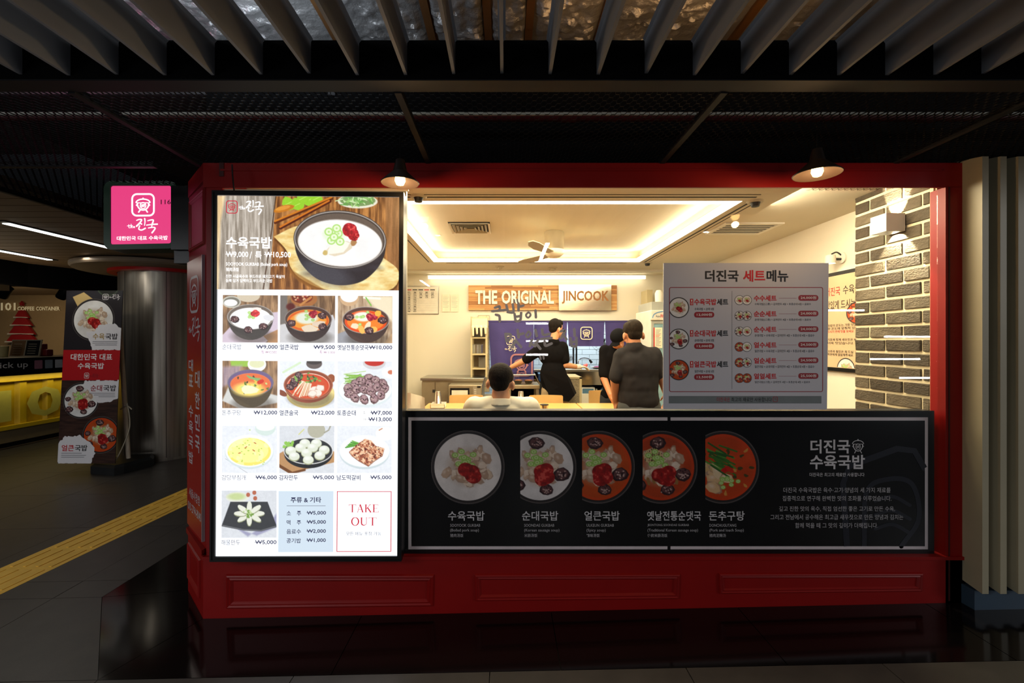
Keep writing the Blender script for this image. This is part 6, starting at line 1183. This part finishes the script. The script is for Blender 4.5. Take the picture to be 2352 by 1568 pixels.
# drinks fridge
fx0, fx1 = P(1497, 0, 5.3).x, P(1640, 0, 5.3).x; zf = P(0, 735, 5.3).z; fg = empty('drinks_fridge', label='upright glass door drinks fridge behind the set menu poster', cat='fridge')
MB().bev(fx0, fx1, 5.34, 5.95, FI, zf+.12, .01).build('body', mat('fridge_white', rgb(220, 218, 206), .4), fg)
MB().bb(fx0+.02, fx1-.02, 5.325, 5.339, FI+.12, zf-.03).build('door', mat('fridge_blue', rgb(130, 170, 184), .15, var=.15, scale=8), fg)
ringprism([Vector((x, 5.33, z)) for x, z in ((fx0+.005, FI+.1), (fx1-.005, FI+.1), (fx1-.005, zf-.01), (fx0+.005, zf-.01))], [Vector((x, 5.33, z)) for x, z in ((fx0+.03, FI+.13), (fx1-.03, FI+.13), (fx1-.03, zf-.04), (fx0+.03, zf-.04))], Vector((0, -.015, 0)), Vector((0, .008, 0))).build('door_frame', mat('fridge_grey', rgb(160, 164, 158), .4), fg)
MB().bev(fx0-.01, fx1, 5.30, 5.34, zf, zf+.115, .01).build('sign_header', mat('fridge_white', 0), fg); MB().bb(fx0+.02, fx0+.3, 5.36, 5.9, zf+.12, zf+.22).build('top_vent', mat('fridge_grey', 0), fg)
fi_ = Ink(face_plane(5.297), .002); fi_.line(curve_pts([(1499, 729), (1502, 722), (1512, 717), (1530, 714), (1560, 713)]), 2, mat('arc_blue', rgb(90, 150, 200), .5)); fi_.text('Aqua', 1506, 723, 1516, 730, mat('ink_teal', rgb(60, 90, 110), .5), .01, 1); fi_.text('FINE', 1517, 722, 1530, 729, INKR, .02, 1)
fi_.flush(fg)
fpz = face_plane(5.318); pst = empty('fridge_notice', label='small white paper notice with red edge on the fridge door', cat='paper'); MB().prism([fpz.pt(1501, 752), fpz.pt(1521, 752), fpz.pt(1521, 799), fpz.pt(1501, 799)], (0, -.003, 0), (0, 0, 0)).build('sheet', mat('paper_cream', 0), pst)
fi_ = Ink(Plane(fpz.o+Vector((0, -.003, 0)), fpz.u, fpz.v, fpz.n), .001); fi_.rect(1501, 752, 1503.5, 799, INKR); [fi_.rect(1506, 757+i*3, 1518-(i % 3)*2, 758+i*3, INKR if i in (4, 5) else mat('ink_mid_grey', 0)) for i in range(13)]; fi_.flush(pst, 'text_line')
c = P(1520, 700, 5.5); tag(MB().lathe([(.0001, 0), (.045, 0), (.05, .12), (.03, .16), (.0001, .165)], n=18).build('white_jar', WHITE, None, 40, loc=(c.x, 5.6, zf+.221)), 'white jar standing on top of the drinks fridge', 'jar')
tag(MB().bb(P(1486, 0, 6.6).x, P(1499, 0, 6.6).x, 6.6, 6.88, FI, 2.3).build('trim_2', mat('beige_enamel', 0), None), kind='structure')

# ------------------------------------------------------------------ people
SKIN = mat('skin', rgb(206, 150, 112), .55, var=.05, scale=10); SKIN2 = mat('skin_tan', rgb(190, 130, 92), .55, var=.05, scale=10); HAIR = mat('hair_dark', rgb(20, 14, 10), .75, spec=.15, var=.4, scale=70, bump=.6, bscale=160, stretch=(1, 1, .3)); EYE = mat('eye_dark', rgb(20, 14, 12), .2); LIP = mat('lip', rgb(150, 80, 70), .5); CAP = mat('black_cap', rgb(14, 14, 16), .9, spec=.1)
def organic(name, pieces, m, parent, vox=.008, sm=5, wr=0, seed=0):
    mb = MB()
    for p in pieces:
        if p[0] == 'c': mb.rod(p[1], p[3], p[2], p[4], n=18, cap=True)
        elif p[0] == 'f': mb.rod(p[1], p[3], p[2], p[4], n=22)
        else: mb.ell(p[1], p[2], p[3] if len(p) > 3 else None, 20, 14)
    me = mb.mesh('tmp', None); o = bpy.data.objects.new('tmp', me)
    r = o.modifiers.new('r', 'REMESH'); r.mode = 'VOXEL'; r.voxel_size = vox; s_ = o.modifiers.new('s', 'SMOOTH'); s_.factor = .5; s_.iterations = sm
    out = evaluate(o); bpy.data.objects.remove(o)
    out.name = name; out.materials.clear(); out.materials.append(m)
    if wr:
        n = len(out.vertices); v = np.empty(n*3); out.vertices.foreach_get('co', v); v = v.reshape(-1, 3); nr = np.empty(n*3); out.vertex_normals.foreach_get('vector', nr) ; nr = nr.reshape(-1, 3)
        d = np.array([mnoise.noise(Vector((p[0]*11+seed, p[1]*11, p[2]*5+p[0]*6)))+.5*mnoise.noise(Vector((p[0]*24+seed, p[1]*20, p[2]*16))) for p in v]); v += nr*(d*wr)[:, None]; out.vertices.foreach_set('co', v.ravel())
    out.polygons.foreach_set('use_smooth', [True]*len(out.polygons)); out.update(); return link(name, out, parent)
def head_parts(c, yaw, pitch, roll=0, s=1.0):
    """yaw 0 looks away from the camera (+Y); positive yaw turns to the left"""
    M_ = Matrix.Rotation(yaw, 3, 'Z') @ Matrix.Rotation(pitch, 3, 'X') @ Matrix.Rotation(roll, 3, 'Y'); q = lambda x, y, z: c+M_ @ Vector((x, y, z))*s
    pc = [('e', q(0, -.005, .025), (.074*s, .092*s, .092*s), M_), ('e', q(0, .022, -.05), (.055*s, .066*s, .062*s), M_), ('c', q(0, .088, .0), .009*s, q(0, .104, -.03), .014*s), ('e', q(0, .06, -.092), (.026*s, .026*s, .02*s), M_)]
    for sx in (-1, 1): pc.append(('e', q(sx*.083, -.008, -.018), (.013*s, .022*s, .034*s), M_ @ Matrix.Rotation(sx*.3, 3, 'Z'))); pc.append(('e', q(sx*.034, .07, -.03), (.026*s, .02*s, .022*s), M_))
    hair = [('e', q(0, -.02, .042), (.081*s, .091*s, .088*s), M_), ('e', q(0, -.048, -.004), (.066*s, .052*s, .06*s), M_), ('e', q(0, .03, .08), (.066*s, .06*s, .045*s), M_)]
    for sx in (-1, 1): hair.append(('e', q(sx*.07, -.006, .036), (.012*s, .045*s, .036*s), M_))
    return pc, hair, q, M_
def face(q, M_, s, parent):
    for sx in (-1, 1):
        MB().ell(q(sx*.03, .082, -.003), (.012*s, .006*s, .005*s), M_, 10, 6).build('eye', EYE, parent, True); MB().ell(q(sx*.031, .088, .018), (.018*s, .005*s, .004*s), M_, 10, 6).build('eyebrow', HAIR, parent, True)
    MB().ell(q(0, .087, -.062), (.022*s, .007*s, .006*s), M_, 10, 6).build('mouth', LIP, parent, True)
def hand(w, d, pn, side=1, curl=.5, s=1.0):
    """palm, four unequal bent fingers and a side thumb; d along the fingers, pn out of the palm"""
    d = Vector(d).normalized(); pn = Vector(pn); pn = (pn-d*pn.dot(d)).normalized(); a = d.cross(pn)*side; M_ = Matrix((a, d, pn)).transposed(); w = Vector(w); q = lambda x, y, z: w+(a*x+d*y+pn*z)*s
    pc = [('e', q(0, .045, 0), (.04*s, .05*s, .015*s), M_), ('c', q(0, -.03, 0), .026*s, q(0, .02, 0), .024*s)]
    for i, (x, L_) in enumerate(((-.03, .062), (-.0105, .074), (.0105, .07), (.03, .054))):
        p0 = q(x*.8, .06, 0); p1 = q(x, .09, .004); c1, c2 = curl*.9, curl*1.9
        p2 = p1+(d*math.cos(c1)+pn*math.sin(c1))*L_*.55*s; p3 = p2+(d*math.cos(c2)+pn*math.sin(c2))*L_*.5*s
        pc += [('c', p0, .0095*s, p1, .0092*s), ('c', p1, .009*s, p2, .0084*s), ('c', p2, .0082*s, p3, .007*s)]
    t0 = q(-.03, .02, .004); t1 = q(-.055, .05, .014); t2 = q(-.056, .078, .026+.01*curl); pc += [('c', t0, .013*s, t1, .011*s), ('c', t1, .0105*s, t2, .0085*s)]
    return pc
def legs(hipL, hipR, kL, kR, aL, aR):
    pc = []
    for h_, k_, a_ in ((hipL, kL, aL), (hipR, kR, aR)): pc += [('c', h_, .085, k_, .055), ('c', k_, .056, a_, .04)]
    return pc
def shoe(a, fwd, parent):
    a = Vector(a); f = Vector(fwd).normalized(); M_ = Matrix((f.cross(Vector((0, 0, 1))), f, Vector((0, 0, 1)))).transposed(); c = Vector((a.x, a.y, FI+.045))+f*.06
    MB().ell(c, (.045, .13, .044), M_, 14, 8).build('shoe', BLACKM, parent, True)
def V3(*a): return Vector(a)

# 1 seated man, white shirt, back to the window
def seated():
    Y = 2.95; hc_ = P(1150, 878, Y); t = empty('person', (hc_.x, Y, FI), label='seated man in a white shirt with dark strap, back to the window', cat='person'); L0 = t.location.copy()
    q_ = lambda x, y, z: V3(x, y, z)
    hcl = hc_-L0; z0 = hcl.z
    pc, hr, q, M_ = head_parts(hcl, -.12, -.16, .05, .99)
    neck = V3(0.005, -.03, z0-.12); sh = z0-.165; ls, rs = V3(-.17, -.01, sh), V3(.18, -.01, sh); pel = V3(0, .02, .53)
    arms = []; el, er = V3(-.225, .10, sh-.25), V3(.24, .12, sh-.25); wl_, wr_ = V3(-.12, .33, sh-.27), V3(.13, .34, sh-.27)
    torso = [('c', V3(0, -.02, z0-.07), .058, neck, .064), ('e', V3(0, -.01, sh-.10), (.17, .10, .16)), ('e', V3(0, 0, sh-.33), (.15, .10, .2)), ('e', pel, (.17, .12, .12)), ('c', ls, .058, el, .042), ('c', el, .042, wl_, .028), ('c', rs, .058, er, .042), ('c', er, .042, wr_, .028)]
    lg = legs(pel+V3(-.09, 0, 0), pel+V3(.09, 0, 0), V3(-.12, .40, .50), V3(.12, .40, .50), V3(-.12, .42, .08), V3(.12, .42, .08))
    organic('body', pc+torso+lg+hand(wl_, (.5, .8, -.1), (0, 0, -1), 1, .6)+hand(wr_, (-.5, .8, -.1), (0, 0, -1), -1, .6), SKIN, t, .008)
    organic('hair', hr, HAIR, t, .006, 3, .006, 1); face(q, M_, 1, t)
    SH = mat('white_shirt', rgb(236, 230, 208), .85, var=.03)
    shirt = [('e', V3(0, -.012, sh-.09), (.205, .125, .155)), ('e', V3(0, 0, sh-.34), (.18, .13, .27)), ('e', V3(0, 0, sh-.2), (.195, .128, .2)), ('c', V3(-.06, -.022, sh+.03), .055, V3(-.17, -.01, sh-.01), .07), ('c', V3(.06, -.022, sh+.03), .055, V3(.18, -.01, sh-.01), .07), ('c', ls, .076, el, .064), ('c', rs, .076, er, .064), ('c', el, .06, wl_*.85+el*.15, .042), ('c', er, .06, wr_*.85+er*.15, .042)]
    organic('shirt', shirt, SH, t, .009, 6, .006, 3)
    organic('collar', [('f', V3(0, -.03, sh+.015), .086, V3(0, -.022, sh+.062), .074)], SH, t, .007, 3)
    organic('trousers', [('e', pel, (.185, .14, .11))]+[('c', p[1], p[2]+.012, p[3], p[4]+.014) for p in lg], mat('dark_trousers', rgb(40, 42, 48), .8), t, .012)
    MB().tube(curve_pts([V3(.14, -.14, sh-.02), V3(.2, -.15, sh-.07), V3(.24, -.14, sh-.16), V3(.25, -.12, sh-.3), V3(.2, -.12, sh-.42)], 6), .008).build('bag_strap', BLACKM, t, True)
    for sx in (-1, 1): shoe((sx*.12, .42, 0), (0, 1, 0), t)
seated()

# 2 cook, black tee and apron, one arm out to each side, turned to the right
def cook():
    Y = 5.75; k_ = Y/F; q0 = lambda px, py, dy=0: P(px, py, Y+dy)-L0
    L0 = V3(P(1272, 0, Y).x, Y, FI); t = empty('person', L0, label='cook in black shirt and apron with gloved hand, face turned right', cat='person')
    hcl = q0(1277, 755); pc, hr, q, M_ = head_parts(hcl, -1.0, -.12, 0, 1.0)
    nk = q0(1272, 782, -.02); ls, rs = q0(1248, 796, .02), q0(1292, 797, .0); pel = q0(1275, 893); wst = q0(1270, 862)
    el, wl_ = q0(1205, 828, .12), q0(1176, 842, .2); er, wr_ = q0(1298, 838, -.02), q0(1325, 842, .08)
    tor = [('c', hcl+V3(-.01, -.02, -.06), .05, nk, .054), ('e', (ls+rs)/2+V3(0, 0, -.1), (.15, .1, .17)), ('e', wst, (.13, .095, .2)), ('e', pel, (.15, .11, .12)), ('c', ls, .055, el, .042), ('c', el, .042, wl_, .03), ('c', rs, .055, er, .042), ('c', er, .042, wr_, .03)]
    lg = legs(pel+V3(-.08, 0, -.02), pel+V3(.08, 0, -.02), V3(-.10, .02, .46), V3(.12, .0, .46), V3(-.12, 0, .08), V3(.14, 0, .08))
    organic('body', pc+tor+lg+hand(wl_, (-1, .4, -.5), (0, 0, -1), 1, .5), SKIN, t, .008)
    organic('glove', [('c', wr_-V3(.01, 0, 0), .034, wr_+V3(.03, 0, 0), .034)]+hand(wr_+V3(.01, 0, 0), (1, .3, .0), (0, 0, -1), -1, .5, 1.08), mat('glove_white', rgb(226, 214, 196), .6), t, .0055, 3)
    organic('hair', hr, HAIR, t, .007, 3, .006, 5); face(q, M_, 1, t)
    TEE = mat('black_tee', rgb(15, 14, 16), .95, spec=.1, var=.08)
    organic('shirt', [('e', (ls+rs)/2+V3(0, 0, -.09), (.19, .125, .165)), ('e', wst+V3(0, 0, .0), (.165, .12, .24)), ('c', nk+V3(0, 0, -.03), .075, (ls+rs)/2+V3(0, 0, -.05), .09), ('c', ls, .075, ls*.12+el*.88, .064), ('c', rs, .075, rs*.3+er*.7, .068), ('e', pel, (.17, .13, .12))], TEE, t, .009, 5, .006, 9)
    V = [q0(1240, 852, -.13), q0(1300, 850, -.13), q0(1306, 880, -.13), q0(1320, 907, -.12), q0(1306, 922, -.1), q0(1262, 915, -.13), q0(1258, 900, -.13)]
    MB().prism(V, (0, -.012, 0), (0, .0, 0)).prism([v_+V3(0, .0, 0) for v_ in (q0(1296, 850, -.13), q0(1306, 880, -.13), q0(1320, 907, -.12), q0(1324, 902, .1), q0(1310, 870, .1))], (0, 0, 0), (0, .01, 0)).build('apron', mat('apron_black', rgb(15, 14, 16), .9, spec=.1), t)
    em_ = Ink(Plane(P(0, 0, Y-.148), (k_, 0, 0), (0, 0, k_), (0, -1, 0)), .001); ER = mat('apron_red', rgb(176, 22, 34), .6)
    em_.line([(1297, 858), (1303, 853), (1309, 866), (1313, 888), (1308, 888), (1299, 872), (1297, 858)], 1.6, ER); em_.line([(1302, 863), (1307, 868), (1303, 872), (1309, 880)], 1.3, ER); em_.flush(t, 'apron_emblem')
    organic('trousers', [('e', pel+V3(0, 0, -.05), (.165, .125, .11))]+[('c', p[1], p[2]+.012, p[3], p[4]+.016) for p in lg], mat('beige_trousers', rgb(170, 150, 118), .85), t, .012)
    for sx in (-1, 1): shoe((sx*.13, 0, 0), (.7, .7, 0), t)
    o = wr_+V3(.11, .03, .01)+L0; tag(organic('pink_food', [('e', V3(0, 0, 0), (.03, .02, .022)), ('e', V3(.02, 0, .012), (.016, .015, .02))], mat('pink_meat', rgb(226, 96, 106), .5), None, .006), 'pink piece of meat in the cook\'s gloved hand', 'food').location = o
cook()

# 3 man in black shirt and cap, bent forward, partly hidden
def capman():
    Y = 5.46; L0 = V3(P(1405, 0, Y).x, Y, FI); q0 = lambda px, py, dy=0: P(px, py, Y+dy)-L0
    t = empty('person', L0, label='man in black shirt and cap bending down behind the grey shirted man', cat='person')
    hcl = q0(1421, 780, -.12); pc, hr, q, M_ = head_parts(hcl, 2.5, -.75, 0, .98)
    nk = q0(1412, 800, -.02); ls, rs = q0(1390, 806, .0), q0(1440, 808, .02); pel = q0(1412, 905, .03); wst = q0(1410, 862, .02)
    el, wl_ = q0(1387, 868, -.06), q0(1404, 912, -.2); er, wr_ = q0(1446, 868, -.05), q0(1440, 905, -.2)
    tor = [('c', hcl+V3(-.01, .03, -.02), .05, nk, .056), ('e', (ls+rs)/2+V3(0, 0, -.1), (.15, .11, .17)), ('e', wst, (.14, .10, .2)), ('e', pel, (.155, .12, .12)), ('c', ls, .055, el, .043), ('c', el, .042, wl_, .029), ('c', rs, .055, er, .043), ('c', er, .042, wr_, .029)]
    lg = legs(pel+V3(-.08, 0, -.02), pel+V3(.08, 0, -.02), V3(-.08, .03, .46), V3(.12, .03, .46), V3(-.08, .05, .08), V3(.14, .05, .08))
    organic('body', pc+tor+lg+hand(wl_, (.25, -.1, -1), (1, -.2, 0), -1, .7)+hand(wr_, (-.1, -.1, -1), (-1, 0, 0), 1, .6), SKIN2, t, .008); face(q, M_, .98, t)
    organic('hair', hr[:2]+hr[3:], HAIR, t, .007, 3, .003, 5)
    organic('cap', [('e', q(0, -.012, .055), (.09, .104, .075), M_), ('e', q(0, .11, .035), (.06, .05, .008), M_)], CAP, t, .006, 3)
    TEE = MATS['black_tee']; organic('shirt', [('e', (ls+rs)/2+V3(0, 0, -.08), (.19, .14, .17)), ('e', wst, (.17, .13, .24)), ('c', ls, .075, ls*.15+el*.85, .066), ('c', rs, .075, rs*.15+er*.85, .066), ('c', nk, .07, (ls+rs)/2, .1), ('e', pel, (.175, .14, .11))], TEE, t, .009, 5, .006, 19)
    organic('trousers', [('e', pel+V3(0, 0, -.05), (.17, .135, .11))]+[('c', p[1], p[2]+.012, p[3], p[4]+.016) for p in lg], mat('dark_trousers', 0), t, .012)
    for sx in (-.08, .14): shoe((sx, .05, 0), (0, -1, 0), t)
capman()

# 4 man in charcoal tee, back to the window
def greyman():
    Y = 3.95; L0 = V3(P(1464, 0, Y).x, Y, FI); q0 = lambda px, py, dy=0: P(px, py, Y+dy)-L0
    t = empty('person', L0, label='standing man in a charcoal tee with short dark hair, back to the window', cat='person')
    hcl = q0(1454, 768); pc, hr, q, M_ = head_parts(hcl, .08, -.22, -.04, 1.02)
    nk = q0(1457, 796, -.03); ls, rs = q0(1429, 818, 0), q0(1501, 816, 0); wst = q0(1466, 880); pel = q0(1468, 925, .0)
    el, wl_ = q0(1413, 872, -.02), q0(1414, 922, .08); er, wr_ = q0(1518, 862, .0), q0(1531, 905, .06)
    tor = [('c', hcl+V3(0, -.03, -.05), .055, nk, .062), ('e', (ls+rs)/2+V3(0, 0, -.09), (.165, .105, .17)), ('e', wst, (.155, .11, .22)), ('e', pel, (.165, .12, .13)), ('c', ls, .06, el, .045), ('c', el, .044, wl_, .03), ('c', rs, .06, er, .045), ('c', er, .044, wr_, .03)]
    lg = legs(pel+V3(-.09, 0, -.03), pel+V3(.09, 0, -.03), V3(-.10, .02, .46), V3(.12, .02, .46), V3(-.11, 0, .08), V3(.14, 0, .08))
    organic('body', pc+tor+lg+hand(wl_, (0, .1, -1), (1, 0, 0), 1, .4)+hand(wr_, (0, .2, -1), (-1, 0, 0), -1, .4), SKIN2, t, .008); face(q, M_, 1.02, t)
    organic('hair', hr, mat('hair_brown', rgb(34, 25, 15), .75, spec=.15, var=.5, scale=70, bump=.6, bscale=160, stretch=(1, 1, .3)), t, .006, 2, .008, 7)
    GT = mat('charcoal_tee', rgb(46, 44, 45), .95, spec=.1, var=.07)
    organic('shirt', [('e', (ls+rs)/2+V3(0, -.005, -.08), (.2, .13, .18)), ('e', wst, (.178, .125, .28)), ('e', wst+V3(0, 0, .12), (.186, .128, .2)), ('e', wst+V3(0, 0, -.12), (.178, .128, .2)), ('e', pel+V3(0, 0, .02), (.18, .13, .13)), ('c', nk+V3(0, 0, -.02), .08, V3((ls+rs).x/2, 0, ls.z-.01), .1), ('c', nk+V3(-.05, 0, -.035), .05, ls, .072), ('c', nk+V3(.05, 0, -.035), .05, rs, .072), ('c', ls, .074, ls*.12+el*.88, .062), ('c', rs, .074, rs*.14+er*.86, .064)], GT, t, .008, 5, .008, 29)
    organic('trousers', [('e', pel+V3(0, 0, -.06), (.17, .13, .11))]+[('c', p[1], p[2]+.012, p[3], p[4]+.016) for p in lg], mat('slate_trousers', rgb(70, 74, 76), .85), t, .012)
    for sx in (-.11, .14): shoe((sx, 0, 0), (0, 1, 0), t)
greyman()

resolve_text()
bpy.data.scenes.remove(TMP)
